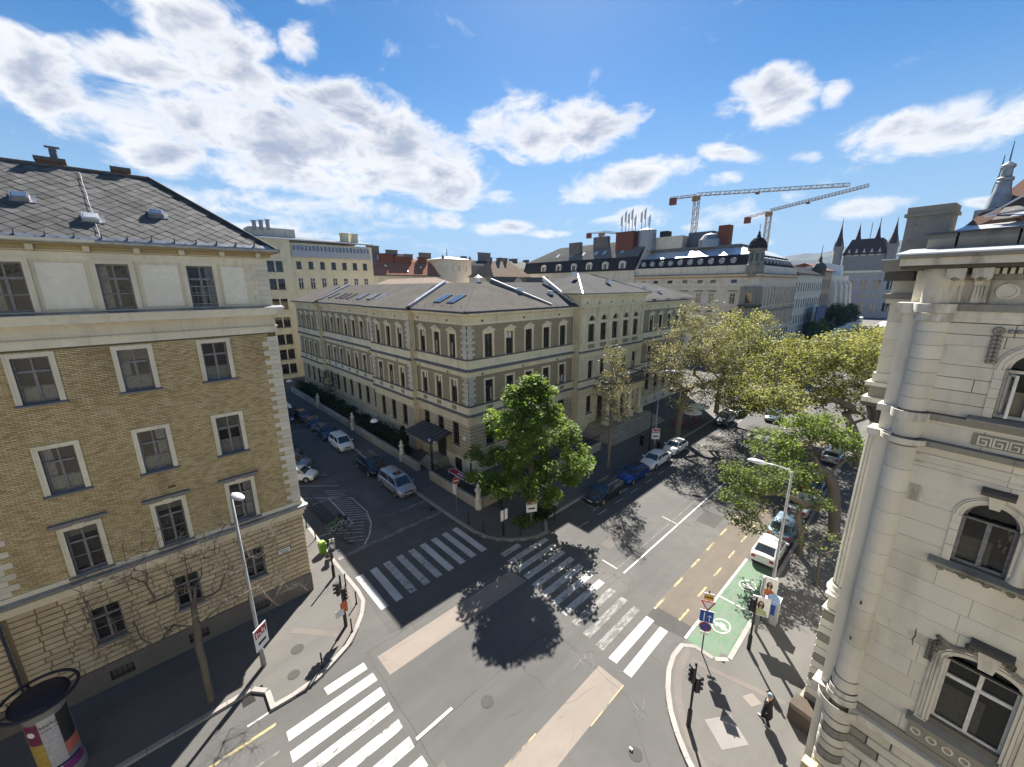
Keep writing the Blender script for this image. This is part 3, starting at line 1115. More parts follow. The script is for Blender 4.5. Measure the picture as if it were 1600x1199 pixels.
# bricks: the field between quoins, course by course; the nearest 300 are pieces of their own
BW, BH = .262, .0765
bx = []
nrow = int((17.72 - 6.87) / BH)
zones = [(-5.80, 5.02)]
for r in range(nrow):
    z0 = 6.87 + r * BH
    x = -6.10 - (r % 2) * BW / 2
    while x < 5.34:
        a, b = max(x, -6.12), min(x + BW - .014, 5.36)
        x += BW
        if b - a < .06:
            continue
        zc = z0 + BH / 2
        bad = False
        for hx in colsx:                              # bricks cut against the window surrounds
            for (p, q) in rows:
                if p - .10 < zc < q + .165:
                    l0, l1 = hx - HW - .165, hx + HW + .165
                    if a < l0 < b:
                        b = l0
                    if a < l1 < b and a >= l0:
                        a = l1
        if b - a < .03:
            continue
        for hx in colsx:
            for (p, q) in rows:
                if a < hx + HW + .16 and b > hx - HW - .16 and p - .10 < zc < q + .165:
                    bad = True
        if not bad:
            bx.append((a, b, z0))
camp = Vector((0, -LY, CAM_H))
# the bricks that show largest: around the second window column, nearest the camera
order = sorted(range(len(bx)), key=lambda i: (bx[i][0] + .1 - 0.0) ** 2 + (bx[i][2] - 13.5) ** 2 * .8)
own = set(order[:300])
rr = random.Random(5)
sm = {}
mb = MB()
at = []
for i, (a, b, z0) in enumerate(bx):
    d = -.018 - rr.uniform(0, .014)
    if i in own:
        key = (round(b - a, 3), rr.randrange(5))
        if key not in sm:
            L = b - a
            sm[key] = MB().bbox(0, L, -.018 - .003 * key[1], .004, .004, BH - .017, .004).mesh('brick', M_bricks)
        part('brick', sm[key], None, brick_wall, FM @ T(a, 0, z0))
    else:
        mb.bbox(a, b, d, .004, z0 + .004, z0 + BH - .017, .004)
        at += [rr.random()] * 9
me = mb.mesh('brick', M_bricks, False, at)
for i in range(0, len(at), 9):
    pass
part('brick', me, None, brick_wall, FM, kind='stuff')
part('vent_grille', MB().box(-.25, .05, -.035, .0, 9.98, 10.12), plain('rusty_vent', (.12, .05, .03)), LB, FM)


# windows of the left building
def left_window(hh, kind):
    k = Kit()
    f = MB()
    y0, y1 = .20, .27
    W = HW
    tr = hh * (.66 if hh > 1.9 else .62)
    f.box(-W, -W + .07, y0, y1, 0, hh)
    f.box(W - .07, W, y0, y1, 0, hh)
    f.box(-W + .07, W - .07, y0, y1, 0, .08)
    f.box(-W + .07, W - .07, y0, y1, hh - .07, hh)
    f.box(-W + .07, W - .07, y0 - .03, y1 - .01, tr, tr + .10)
    f.box(-.05, .05, y0 - .02, y1 - .012, .08, tr - .001)
    f.box(-.035, .035, y0 - .01, y1 - .012, tr + .101, hh - .07)
    for s in (-1, 1):
        f.box(min(s * .051, s * (W - .07)), max(s * .051, s * (W - .07)), y0 + .01, y1 - .014, tr * .52, tr * .52 + .045)
    w0 = k.add('window', f, M_wood)
    for s in (-1, 1):
        for (a, b) in ((.08, tr * .52), (tr * .52 + .045, tr), (tr + .10, hh - .07)):
            x0, x1 = sorted((s * .045, s * (W - .07)))
            p = MB().add([(x0, y1 - .03, a), (x1, y1 - .03, a), (x1, y1 - .03, b), (x0, y1 - .03, b)], [(0, 1, 2, 3)])
            k.add('pane', p, M_pane, w0)
    k.add('dark_room_sheet', MB().add([(-W, .335, 0), (W, .335, 0), (W, .335, hh), (-W, .335, hh)], [(0, 1, 2, 3)]), M_room, w0)  # flat dark sheet behind the panes, painted as the unlit room
    if kind != 'base':
        k.add('curtain', MB().box(-W + .08, W - .08, .29, .30, .02, tr * (.42 if kind == 'mid' else .0) + .10), M_curtain, w0)
    # surround
    if kind == 'base':
        k.add('sill', MB().box(-W - .08, W + .08, -.16, .20, -.16, -.002), M_grey, w0)
    else:
        s = MB()
        t = .17
        for q, pr in ((t, .045), (t * .55, .07)):
            pass
        s.box(-W - t, -W - .001, -.055, .02, .0, hh + t)
        s.box(W + .001, W + t, -.055, .02, .0, hh + t)
        s.box(-W - .001, W + .001, -.055, .02, hh + .001, hh + t)
        s.box(-W - t - .02, -W - t + .04, -.08, .01, .0, hh + t + .02)
        s.box(W + t - .04, W + t + .02, -.08, .01, .0, hh + t + .02)
        s.box(-W - t + .041, W + t - .041, -.08, .01, hh + t - .04, hh + t + .02)
        k.add('surround', s, M_cream2, w0)
        if kind != 'attic':
            k.add('sill', MB().extrude_x([(-.20, -.12), (-.20, -.05), (.0, .0), (.22, .015), (.22, -.12)], -W - .24, W + .24), M_grey, w0)
        if kind == 'hood':
            h = MB().box(-W - .42, W + .42, -.26, .0, hh + t + .14, hh + t + .29)
            h.box(-W - .20, W + .20, -.10, .0, hh + t + .03, hh + t + .138)
            k.add('hood', h, M_grey, w0)
            ks = MB().add([(-.13, -.11, hh + .0), (.13, -.11, hh + .0), (.19, -.13, hh + t + .10), (-.19, -.13, hh + t + .10), (-.13, .0, hh + .0), (.13, .0, hh + .0), (.19, .0, hh + t + .10), (-.19, .0, hh + t + .10)],
                          [(0, 1, 2, 3), (1, 5, 6, 2), (4, 0, 3, 7), (4, 5, 1, 0), (3, 2, 6, 7)])
            k.add('keystone', ks, M_cream2, w0)
    return k


M_blind = plain('cream_blind', (.36, .33, .27), .9)
rr = random.Random(31)
kinds = ['attic', 'mid', 'mid', 'hood', 'base']
for (a, b), kd in zip(rows, kinds):
    kit = left_window(b - a, kd)
    for x in colsx:
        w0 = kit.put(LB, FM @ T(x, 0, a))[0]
        q = rr.random()
        if kd != 'base' and q < .55:                  # some rooms have a curtain drawn or a blind half down
            s_ = rr.choice((-1, 1))
            part('curtain', MB().box(min(s_ * .50, s_ * rr.uniform(.12, .3)), max(s_ * .50, s_ * .2), .285, .297, .05, (b - a) - .06), M_curtain, w0, FM @ T(x, 0, a))
        if kd != 'base' and .3 < q < .75:
            h_ = rr.uniform(.35, .9)
            part('blind', MB().box(-.48, .48, .275, .283, (b - a) - h_, (b - a) - .05), M_blind, w0, FM @ T(x, 0, a))

# bars in the third attic window
gb = MB()
for q in range(6):
    gb.tube([(2.79 - .45 + q * .18, .15, 19.30), (2.79 - .45 + q * .18, .15, 20.35)], .010, 5)
for zz in (19.42, 19.85, 20.30):
    gb.box(2.79 - .52, 2.79 + .52, .14, .165, zz, zz + .03)
part('window_bars', gb, M_steel, LB, FM)

# street name plate
pl = part('street_name_plate', MB().box(4.06, 4.80, -.125, -.10, 3.72, 4.06), plain('plate_frame', (.06, .05, .05)), LB, FM)
part('plate_face', MB().box(4.09, 4.77, -.132, -.1255, 3.75, 4.03), M_signw, pl, FM)
for a_, b_, z_ in ((4.14, 4.30, 3.92), (4.33, 4.52, 3.92), (4.55, 4.72, 3.92), (4.26, 4.42, 3.81), (4.46, 4.60, 3.81)):      # print too small to read
    part('print_line', MB().box(a_, b_, -.136, -.1325, z_ - .028, z_ + .028), M_black, pl, FM)

# roof: hipped, diamond slates
RZ0, RZ1, RY = 22.20, 25.95, 4.05          # eaves height, ridge height, ridge offset from wall
ey, ex = -.55, LX1 + .55
rx = ex - (RY - ey)
rb = MB()
rb.add([(LX0, ey, RZ0), (ex, ey, RZ0), (rx, RY, RZ1), (LX0, RY, RZ1)], [(0, 1, 2, 3)])
rb.add([(ex, ey, RZ0), (ex, LD + .5, RZ0), (rx, RY, RZ1)], [(0, 1, 2)])
rb.add([(LX0, LD + .5, RZ0), (ex, LD + .5, RZ0), (rx, RY, RZ1), (LX0, RY, RZ1)], [(3, 2, 1, 0)])
roof = part('roof', rb, M_slatebase, LB, FM)
sl = math.hypot(RY - ey, RZ1 - RZ0)
ux = Vector((0, (RY - ey) / sl, (RZ1 - RZ0) / sl))
nn = Vector((0, -(RZ1 - RZ0) / sl, (RY - ey) / sl))


def slate(mbs, cx, cs, hx, hs, lift):
    """one diamond slate, tip overlapping the course below"""
    vs = []
    for dx, ds, up_ in ((0, -hs, .020), (hx, 0, .011), (0, hs, .002), (-hx, 0, .011)):
        q = Vector((cx + dx, ey, RZ0)) + ux * (cs + ds) + nn * (up_ + lift)
        vs.append(q)
    lo = [q - nn * .009 for q in vs]
    mbs.add(vs + lo, [(0, 1, 2, 3), (4, 5, 1, 0), (3, 7, 4, 0)])


HX, HS = .30, .255
cand = []
r = 0
cs = .42
while cs < sl - .1:
    lim = ex - cs * (RY - ey) / sl - .15
    cx = lim - .1 - (HX if r % 2 else 0) - ((lim) % .001)
    cx = math.floor(lim / (2 * HX)) * 2 * HX - (HX if r % 2 else 0)
    while cx > LX0 + .3:
        if cx < lim:
            cand.append((cx, cs, r))
        cx -= 2 * HX
    cs += HS
    r += 1
rr = random.Random(9)
vis = [c for c in cand if c[0] > -6.6]
vis.sort(key=lambda c: (c[1], -c[0]))
step = max(1, len(vis) / 300)
ownset = set(id(c) for c in vis[:300])
rest = MB()
ra = []
for c in cand:
    lift = rr.uniform(0, .008)
    if id(c) in ownset:
        m1 = MB()
        slate(m1, c[0], c[1], HX * .97, HS * .98, lift)
        part('slate', m1, M_slate, roof, FM)
    else:
        slate(rest, c[0], c[1], HX * .97, HS * .98, lift)
        ra += [rr.random()] * 3
part('slate', rest.mesh('slate', M_slate, False, ra), None, roof, FM, kind='stuff')
hp = [Vector((ex, ey, RZ0 + .03)), Vector((rx, RY, RZ1 + .05))]
part('hip_capping', MB().tube(hp, .075, 8), plain('hip_tile', (.045, .045, .045), .8), roof, FM)
part('ridge_capping', MB().tube([(LX0, RY, RZ1 + .03), (rx, RY, RZ1 + .03)], .075, 8), plain('ridge_tile', (.09, .09, .09), .8), roof, FM)
part('eaves_flashing', MB().add([Vector((LX0, ey - .02, RZ0 - .02)), Vector((ex + .02, ey - .02, RZ0 - .02)), Vector((ex - .30, ey, RZ0)) + ux * .36 + nn * .032, Vector((LX0, ey, RZ0)) + ux * .36 + nn * .032], [(0, 1, 2, 3)]), M_zinc, roof, FM)
part('gutter', MB().extrude_x([(-.60, 22.10), (-.70, 22.12), (-.74, 22.22), (-.71, 22.28), (-.69, 22.22), (-.66, 22.15), (-.58, 22.15)], LX0, ex + .10), M_zinc, LB, FM)
part('gutter', MB().extrude_x([(-.10, 22.08), (-.18, 22.12), (-.20, 22.25), (-.02, 22.25), (-.02, 22.08)], 0, LD), M_zinc, LB, FM @ T(ex - .05, ey, 0, 90))
part('loose_gutter_board', MB().box(-9, -.75, -.78, -.745, 22.16, 22.27), M_cream2, LB, FM)
for q in range(16):
    part('snow_guard', MB().box(5.3 - q * .83, 5.33 - q * .83, -.42, -.30, 22.36, 22.56), M_black, roof, FM)
# skylights, lightning cable, chimneys
for sx, su in ((-2.75, 2.9), (1.62, 2.52), (-.72, 1.72)):
    c = Vector((sx, ey, RZ0)) + ux * su
    rot = Matrix((( 1, 0, 0, c.x), (0, ux.y, nn.y, c.y), (0, ux.z, nn.z, c.z), (0, 0, 0, 1)))
    s = part('skylight', MB().box(-.27, .27, -.22, .22, .0, .20), M_zincw if su < 2 else M_zinc, roof, FM @ rot)
    part('skylight_pane', MB().box(-.21, .21, -.16, .16, .2005, .215), M_glassb if su > 2 else M_zincw, s, FM @ rot)
    part('skylight_apron', MB().box(-.32, .45, -.30, .28, .028, .04), M_zinc, s, FM @ rot)
pts = []
for q in range(14):
    pp = Vector((-.55 - .02 * q + .012 * math.sin(q * 1.7), ey, RZ0)) + ux * (.4 + q * .4) + nn * .06
    pts.append(pp)
part('lightning_cable', MB().tube(pts, .008, 5), M_alu, roof, FM)
for cx, cw, pot in ((-1.72, 1.05, True), (.72, .78, False)):
    ch = MB()
    ch.box(cx - cw / 2 + .08, cx + cw / 2 - .08, RY + .1, RY + .75, RZ1 - .6, RZ1 + .22)
    chm = part('chimney', ch, plain('chimney_brick', (.16, .075, .05), .9), roof, FM)
    part('chimney_cap', MB().box(cx - cw / 2, cx + cw / 2, RY + .02, RY + .85, RZ1 + .222, RZ1 + .40), plain('chimney_slab', (.09, .088, .085), .9), chm, FM)
    if pot:
        part('chimney_pot', MB().lathe([(.14, RZ1 + .40), (.14, RZ1 + .85), (.0, RZ1 + .85)], 10, cx + .15, RY + .4), M_zincd, chm, FM)
        part('chimney_cowl', MB().box(cx - .1, cx + .4, RY + .28, RY + .52, RZ1 + .90, RZ1 + .95), M_zincd, chm, FM)
part('roof_mast', MB().lathe([(.16, RZ1 - .1), (.09, RZ1 + .55), (.0, RZ1 + .8)], 8, -3.75, RY + .1), M_zincw, roof, FM)


# ------------------------------------------------------------------ central building: three storeys, two street fronts
CX, CY = 23.9, 32.1
CB = thing('school_building', 'long three-storey cream building with pedimented windows and grey roof on the corner opposite', 'building', T(40, 45, PZ))
M_cbrick = bricks_tex('buff_brickwork', (0.37, 0.30, 0.195), (0.17, 0.145, 0.105))
M_cstone = stucco('cream_render', (0.71, 0.62, 0.42), 0.35)
M_cstone2 = stucco('cream_render_light', (0.76, 0.68, 0.48), 0.30)
M_cledge = stucco('weathered_ledge', (0.16, 0.155, 0.145), 0.4)
M_crust = stucco('grooved_render', (0.52, 0.435, 0.29), 0.45)
M_groove = stucco('groove_shadow', (0.12, 0.10, 0.07), 0.2)
M_croof = None


def tile_mat(name, col, rows=.16):
    t = NT(name)
    g = t.n('ShaderNodeNewGeometry')
    sp = t.n('ShaderNodeSeparateXYZ')
    t.l(g.outputs['Position'], sp.inputs[0])
    a = t.math('MULTIPLY', sp.outputs[2], 1 / (rows * .49))
    fa = t.math('FRACT', a)
    edge = t.rng(fa, 0.0, 0.28, 1.0, 0.0)
    b = t.math('FRACT', t.math('MULTIPLY', t.math('ADD', t.math('ADD', sp.outputs[0], sp.outputs[1]), t.math('MULTIPLY', t.math('FLOOR', a), .11)), 1 / .3))
    e2 = t.rng(b, 0.0, 0.12, 1.0, 0.0)
    e = t.math('MAXIMUM', edge, t.math('MULTIPLY', e2, .6))
    n = t.noise(.5, 6, .65)
    n2 = t.noise(6, 4, .6)
    c = t.mix(t.rng(n, .3, .7), sc(col, .8), sc(col, 1.15))
    c = t.mix(t.rng(n2, .35, .7), c, sc(col, .78))
    c = t.mix(t.rng(t.noise(1.1, 8, .7), .64, .74, 0, .35), c, (.24, .235, .22))
    c = t.mix(t.math('MULTIPLY', e, .55), c, sc(col, .42))
    return t.done(t.bsdf(c, 1.0, 0, .02, e, -.5, .02))


M_croof = tile_mat('grey_brown_tiles', (0.135, 0.127, 0.117))
M_croof2 = tile_mat('grey_slates_smooth', (0.118, 0.117, 0.116), .14)

PLN, RUS, LD1, BAND, W2, L2, W1 = 1.6, 5.76, 6.62, 7.82, (7.98, 10.45), 11.5, (12.95, 15.42)
W0 = (3.1, 5.52)
CHW = .54


def window_kit(hh, style, var=0):
    k = Kit()
    f = MB()
    W = CHW
    y0, y1 = .16, .22
    f.box(-W, -W + .06, y0, y1, 0, hh)
    f.box(W - .06, W, y0, y1, 0, hh)
    f.box(-W + .06, W - .06, y0, y1, 0, .07)
    f.box(-W + .06, W - .06, y0, y1, hh - .06, hh)
    f.box(-W + .06, W - .06, y0 - .03, y1 - .01, hh * .64, hh * .64 + .10)
    f.box(-.045, .045, y0 - .02, y1 - .012, .07, hh * .64 - .001)
    f.box(-.03, .03, y0, y1 - .012, hh * .64 + .101, hh - .06)
    w0 = k.add('window', f, M_woodd)
    k.add('panes', MB().add([(-W, .205, 0), (W, .205, 0), (W, .205, hh), (-W, .205, hh)], [(0, 1, 2, 3)]), M_glass, w0)
    if style in ('ped', 'frame'):
        s = MB()
        t = .23
        s.box(-W - t, -W - .001, -.07, .02, -.0, hh + t)
        s.box(W + .001, W + t, -.07, .02, -.0, hh + t)
        s.box(-W - .001, W + .001, -.07, .02, hh + .001, hh + t)
        s.box(-W - t, -W - t + .06, -.10, .01, .0, hh + t)
        s.box(W + t - .06, W + t, -.10, .01, .0, hh + t)
        k.add('surround', s, M_cstone2, w0)
        for a_, b_, c_, d_ in ((( -.49, -.30, .05, .60),), ((-.49, -.34, .05, .62), (.32, .49, .05, .62)), ((-.49, .49, .70, .96),), ((-.2, .49, .05, .40), ))[var]:
            k.add('curtain', MB().box(a_, b_, .198, .203, hh * c_, hh * d_), M_curtain if var != 2 else M_panel, w0)
    if style == 'ped':
        p = MB()
        p.box(-W - .30, W + .30, -.24, .0, hh + .30, hh + .40)
        p.box(-W - .18, W + .18, -.09, .0, hh + .231, hh + .299)
        p.extrude_x([(-.06, hh + .401), (-.06, hh + .402), (.0, hh + .402), (.0, hh + .401)], -.1, .1)
        z0, z1 = hh + .402, hh + .80
        a = W + .36
        p.add([(-a, -.26, z0), (a, -.26, z0), (0, -.26, z1), (-a, .0, z0), (a, .0, z0), (0, .0, z1), (-a + .28, -.261, z0 + .055), (a - .28, -.261, z0 + .055), (0, -.261, z1 - .11), (-a + .28, -.16, z0 + .055), (a - .28, -.16, z0 + .055), (0, -.16, z1 - .11)],
              [(0, 1, 7, 6), (1, 2, 8, 7), (2, 0, 6, 8), (6, 7, 10, 9), (7, 8, 11, 10), (8, 6, 9, 11), (9, 10, 11), (2, 1, 4, 5), (0, 2, 5, 3), (1, 0, 3, 4)])
        k.add('pediment', p, M_cstone2, w0)
    if style == 'base':
        k.add('sill', MB().extrude_x([(-.14, -.16), (-.14, -.06), (.0, -.01), (.16, .0), (.16, -.16)], -W - .16, W + .16), M_cledge, w0)
    return k


KPs = [window_kit(W1[1] - W1[0], 'ped', v) for v in range(4)]
KFs = [window_kit(W2[1] - W2[0], 'frame', v) for v in range(4)]
WR = random.Random(8)


class Pick:
    def __init__(self, kits):
        self.k = kits

    def put(self, p, m):
        return self.k[WR.choice((0, 0, 1, 2, 3))].put(p, m)


KP, KF = Pick(KPs), Pick(KFs)
KB = window_kit(W0[1] - W0[0], 'base')


def course(L0, L1, z0, z1, pr, depth=.0, e0=0., e1=0.):
    return MB().box(L0 - e0, L1 + e1, -pr, depth, z0 + .002, z1 - .002)


def front(M, a0, a1, wins, q0, q1, brick=True, eave=17.75, base_win=True, skip_roof=False, top='ped'):
    """one stretch of facade in its own frame: x along, -y outward"""
    H = []
    for x in wins:
        H += [(x - CHW, x + CHW, *W1), (x - CHW, x + CHW, *W2)]
        if base_win:
            H += [(x - CHW, x + CHW, *W0)]
    part('plinth', MB().grid_wall(a0, a1, 0, PLN, [(x - .35, x + .35, .5, 1.15) for x in wins], -.12, .3), M_cream, CB, M)
    part('plinth_ledge', course(a0, a1, PLN, PLN + .14, .16), M_cstone2, CB, M)
    bw = part('ground_floor_wall', MB().grid_wall(a0, a1, PLN, RUS, [h for h in H if h[2] < 6], .0, .24), M_groove, CB, M)
    n = 10
    ch = (RUS - PLN - .14) / n
    for r in range(n):
        z0 = PLN + .14 + r * ch
        cuts = [a0]
        if W0[0] < z0 + ch - .03 and z0 + .03 < W0[1] and base_win:
            for x in sorted(wins):
                cuts += [x - CHW - .02, x + CHW + .02]
        cuts += [a1]
        for i in range(0, len(cuts), 2):
            if cuts[i + 1] - cuts[i] > .05:
                part('render_course', MB().bbox(cuts[i], cuts[i + 1], -.055, .0, z0 + .034, z0 + ch - .034, .022), M_crust, bw, M)
    part('upper_wall', MB().grid_wall(a0, a1, RUS, eave - .6, [h for h in H if h[2] > 6], .0, .24), M_cbrick if brick else M_cstone, CB, M)
    # ledges
    part('storey_ledge', course(a0, a1, RUS, LD1, .10), M_cstone, CB, M)
    part('storey_ledge', course(a0, a1, LD1, LD1 + .16, .34), M_cstone, CB, M)
    part('ledge_capping', MB().extrude_x([(-.37, LD1 + .162), (-.37, LD1 + .19), (-.12, LD1 + .40), (-.12, LD1 + .162)], a0, a1), M_cledge, CB, M)
    part('sill_band', course(a0, a1, LD1 + .40, BAND, .12), M_cstone2, CB, M)
    part('sill_capping', course(a0, a1, BAND, W2[0] - .03, .20), M_cledge, CB, M)
    part('storey_ledge', course(a0, a1, 11.07, L2, .09), M_cstone2, CB, M)
    part('storey_ledge', course(a0, a1, L2, L2 + .14, .32), M_cstone, CB, M)
    part('ledge_capping', MB().extrude_x([(-.35, L2 + .142), (-.35, L2 + .17), (-.12, L2 + .42), (-.12, L2 + .142)], a0, a1), M_cledge, CB, M)
    part('sill_band', course(a0, a1, L2 + .42, 12.80, .12), M_cstone2, CB, M)
    part('sill_capping', course(a0, a1, 12.80, W1[0] - .03, .19), M_cledge, CB, M)
    part('frieze', course(a0, a1, 16.42, 16.62, .10), M_cstone2, CB, M)
    part('frieze', course(a0, a1, 16.62, eave - .58, .06), M_cstone, CB, M)
    part('cornice', course(a0, a1, eave - .58, eave - .36, .20), M_cstone2, CB, M)
    x = a0 + .1
    dm = MB()
    while x < a1 - .1:
        dm.box(x, x + .14, -.34, -.2, eave - .50, eave - .38)
        x += .30
    part('dentils', dm, M_cstone, CB, M, kind='stuff')
    part('cornice', course(a0, a1, eave - .358, eave - .14, .48), M_cstone2, CB, M)
    for x in wins:
        if top == 'ped':
            KP.put(CB, M @ T(x, 0, W1[0]))
        KF.put(CB, M @ T(x, 0, W2[0]))
        if base_win:
            KB.put(CB, M @ T(x, 0, W0[0]))
        part('apron_grille', MB().box(x - .42, x + .42, -.135, -.11, LD1 + .55, LD1 + 1.02), M_cbrick, CB, M)
    for x in wins[::2]:
        part('air_brick', MB().box(x - .9, x - .68, -.10, -.05, 16.70, 16.90), M_black, CB, M)
        part('air_brick', MB().box(x - 1.1, x - .88, -.12, -.06, 11.15, 11.35), M_black, CB, M)
    ga, gb = a0 + (-.62 if q0 else 0), a1 + (.62 if q1 else 0)
    part('gutter', MB().extrude_x([(-.50, eave - .14), (-.62, eave - .12), (-.70, eave + .02), (-.66, eave + .08), (-.40, eave + .08), (-.40, eave - .14)], ga, gb), M_zincd, CB, M)
    for q, x, s in ((q0, a0, 1), (q1, a1, -1)):
        if not q:
            continue
        z, i = LD1 + .42, 0
        for zz0, zz1 in ((W2[0] - .0, 11.05), (W1[0] - .0, 16.40)):
            z, i = zz0, 0
            while z + .30 <= zz1 + .1:
                L = .95 if i % 2 else .62
                x0, x1 = (x, x + L) if s > 0 else (x - L, x)
                part('quoin', MB().box(x0 - (.06 if s > 0 else 0), x1 + (.06 if s < 0 else 0), -.06 - .006 * (i % 2), .02, z + .008, z + .30), M_quoin, CB, M)
                z += .308
                i += 1


MR = T(CX, CY, 0)                        # right front faces -Y
ML = T(CX, CY, 0, -90)                   # left front faces -X; local x runs towards -Y
rw = [26.7, 29.75, 32.8, 35.85, 38.9]
front(MR, 0, 17.3, [x - CX for x in rw], True, False)
A = [34.6, 37.57, 40.55]
front(ML, -10.35, 0, [-(y - CY) for y in A], False, True)
MLb = T(CX - .65, CY, 0, -90)
front(MLb, -21.2, -10.35, [-(y - CY) for y in (44.85, 47.85, 50.85)], True, True)
front(ML, -42.3, -21.2, [-(y - CY) for y in (54.7, 57.6, 60.55, 63.75, 66.65, 69.6, 72.55)], False, False)
front(MLb, -54.5, -42.3, [-(y - CY) for y in (77.3, 80.3, 83.25)], True, True)
front(MR, 33.2, 51.9, [x - CX for x in (61.55, 64.65, 67.75, 70.85, 73.95)], False, True)
for m, x in ((ML, -10.35), (ML, -42.3)):
    part('downpipe', MB().tube([(x + .25, -.16, .1), (x + .25, -.16, 17.5)], .065, 8), M_cstone2, CB, m, smooth=True)
part('downpipe', MB().tube([(17.0, -.16, .1), (17.0, -.16, 17.5)], .065, 8), M_cstone2, CB, MR, smooth=True)
# returns of the projecting bays, rear walls
for m, x in ((T(CX - .65, CY + 10.35, 0, 0), 0), (T(CX - .65, CY + 42.3, 0, 0), 0)):
    rt_ = MB().box(-.0, .66, -.001, .3, 0, 17.2)
    part('bay_return', rt_, M_cstone, CB, m)
    for zz0, zz1, pr in ((LD1, LD1 + .16, .30), (L2, L2 + .14, .28), (17.17, 17.39, .2), (17.39, 17.6, .44)):
        part('bay_return_ledge', MB().box(-.30, .66, -pr, .0, zz0, zz1), M_cstone, CB, m)
part('rear_wall', MB().box(.4, 51.7, 11.3, 11.6, 0, 17.2), M_cstone, CB, MR)
part('rear_wall', MB().box(11.3, 11.6, 11.61, 54.3, 0, 17.2), M_cstone, CB, MR)
part('end_wall', MB().box(51.6, 51.9, .3, 11.29, 0, 17.2), M_cstone, CB, MR)
part('end_wall', MB().box(-.6, 11.29, 54.31, 54.6, 0, 17.2), M_cstone, CB, MR)

# entrance bay with five arched windows
RA, RB_, RYY = 41.2 - CX, 57.1 - CX, -1.05
MC = T(CX, CY + RYY, 0)
ac = [x - CX for x in (43.65, 46.42, 49.25, 52.05, 54.8)]
AH = .70
hl = [(x - AH, x + AH, 13.0, 15.35) for x in ac] + [(x - CHW, x + CHW, *W2) for x in ac] + [(x - CHW, x + CHW, *W0) for x in (ac[0], ac[4])] + [(x - .75, x + .75, 1.5, 5.2) for x in ac[1:4]]
wl = MB().grid_wall(RA, RB_, 0, 15.75, hl, .0, .30)
part('entrance_wall', wl, M_cstone, CB, MC)


def arch_wall(mb, xc, r, z0, z1, xa, xb, n=14, depth=.3):
    """wall strip with a half round opening standing on z0"""
    pts = [(xc + r * math.cos(math.pi * k / n), z0 + r * math.sin(math.pi * k / n)) for k in range(n + 1)]
    mb.add([(xb, 0, z0), (xb, 0, z1), (xa, 0, z1), (xa, 0, z0)] + [(p, 0, q) for p, q in pts], [])
    o = len(mb.v) - (4 + n + 1)
    tops = [(p, z1) for p, q in pts]
    base = len(mb.v)
    mb.v += [(min(max(p, xa), xb), 0, z1) for p, q in tops]
    for k in range(n):
        mb.f.append((o + 4 + k + 1, o + 4 + k, base + k, base + k + 1))
        e = len(mb.v)
        mb.v += [(pts[k][0], depth, pts[k][1]), (pts[k + 1][0], depth, pts[k + 1][1])]
        mb.f.append((o + 4 + k, o + 4 + k + 1, e + 1, e))
    mb.f.append((o + 0, o + 1, base, o + 4))
    mb.f.append((o + 3, o + 4 + n, base + n, o + 2))
    return mb


aw = MB()
edges = [RA] + [(ac[i] + ac[i + 1]) / 2 for i in range(4)] + [RB_]
for i, x in enumerate(ac):
    arch_wall(aw, x, AH, 15.75, 17.9, edges[i], edges[i + 1])
part('arcade_wall', aw, M_cstone, CB, MC)
arch_glass = MB()
n = 14
arch_glass.add([(0, .26, 0)] + [(AH * math.cos(math.pi * k / n), .26, AH * math.sin(math.pi * k / n)) for k in range(n + 1)], [(0, k + 1, k + 2) for k in range(n)])
me_ag = arch_glass.mesh('panes', M_glass)
hood = MB()
for k in range(n):
    a, b = math.pi * k / n, math.pi * (k + 1) / n
    q = []
    for ang in (a, b):
        for r, y in ((AH + .02, -.09), (AH + .24, -.09), (AH + .24, .0), (AH + .02, .0)):
            q.append((r * math.cos(ang), y, r * math.sin(ang)))
    hood.add(q, [(0, 4, 5, 1), (1, 5, 6, 2), (3, 7, 4, 0)])
me_hood = hood.mesh('arch_moulding', M_cstone2)
afr = MB()
afr.box(-AH, -AH + .07, .2, .27, 0, 2.35)
afr.box(AH - .07, AH, .2, .27, 0, 2.35)
afr.box(-AH + .07, AH - .07, .2, .27, 0, .07)
afr.box(-AH + .07, AH - .07, .2, .27, 2.28, 2.35)
afr.box(-AH + .07, AH - .07, .17, .26, 1.5, 1.62)
for xx in (-.25, .25):
    afr.box(xx - .03, xx + .03, .18, .255, .07, 1.499)
    afr.box(xx - .025, xx + .025, .19, .255, 1.621, 2.28)
me_afr = afr.mesh('window', M_woodd)
me_apn = MB().add([(-AH, .25, 0), (AH, .25, 0), (AH, .25, 2.35), (-AH, .25, 2.35)], [(0, 1, 2, 3)]).mesh('panes', M_glass)
pil = MB().box(-.26, .26, -.16, .0, 12.97, 16.75)
pil.box(-.32, .32, -.20, .0, 12.70, 12.969)
cap = MB().box(-.30, .30, -.20, .0, 16.751, 16.85)
cap.add([(-.26, -.16, 16.85), (.26, -.16, 16.85), (.40, -.26, 17.35), (-.40, -.26, 17.35), (-.26, 0, 16.85), (.26, 0, 16.85), (.40, 0, 17.35), (-.40, 0, 17.35)], [(0, 1, 2, 3), (1, 5, 6, 2), (4, 0, 3, 7)])
cap.box(-.42, .42, -.28, .0, 17.351, 17.45)
me_pil, me_cap = pil.mesh('pilaster', M_cstone2), cap.mesh('pilaster_capital', M_cstone)
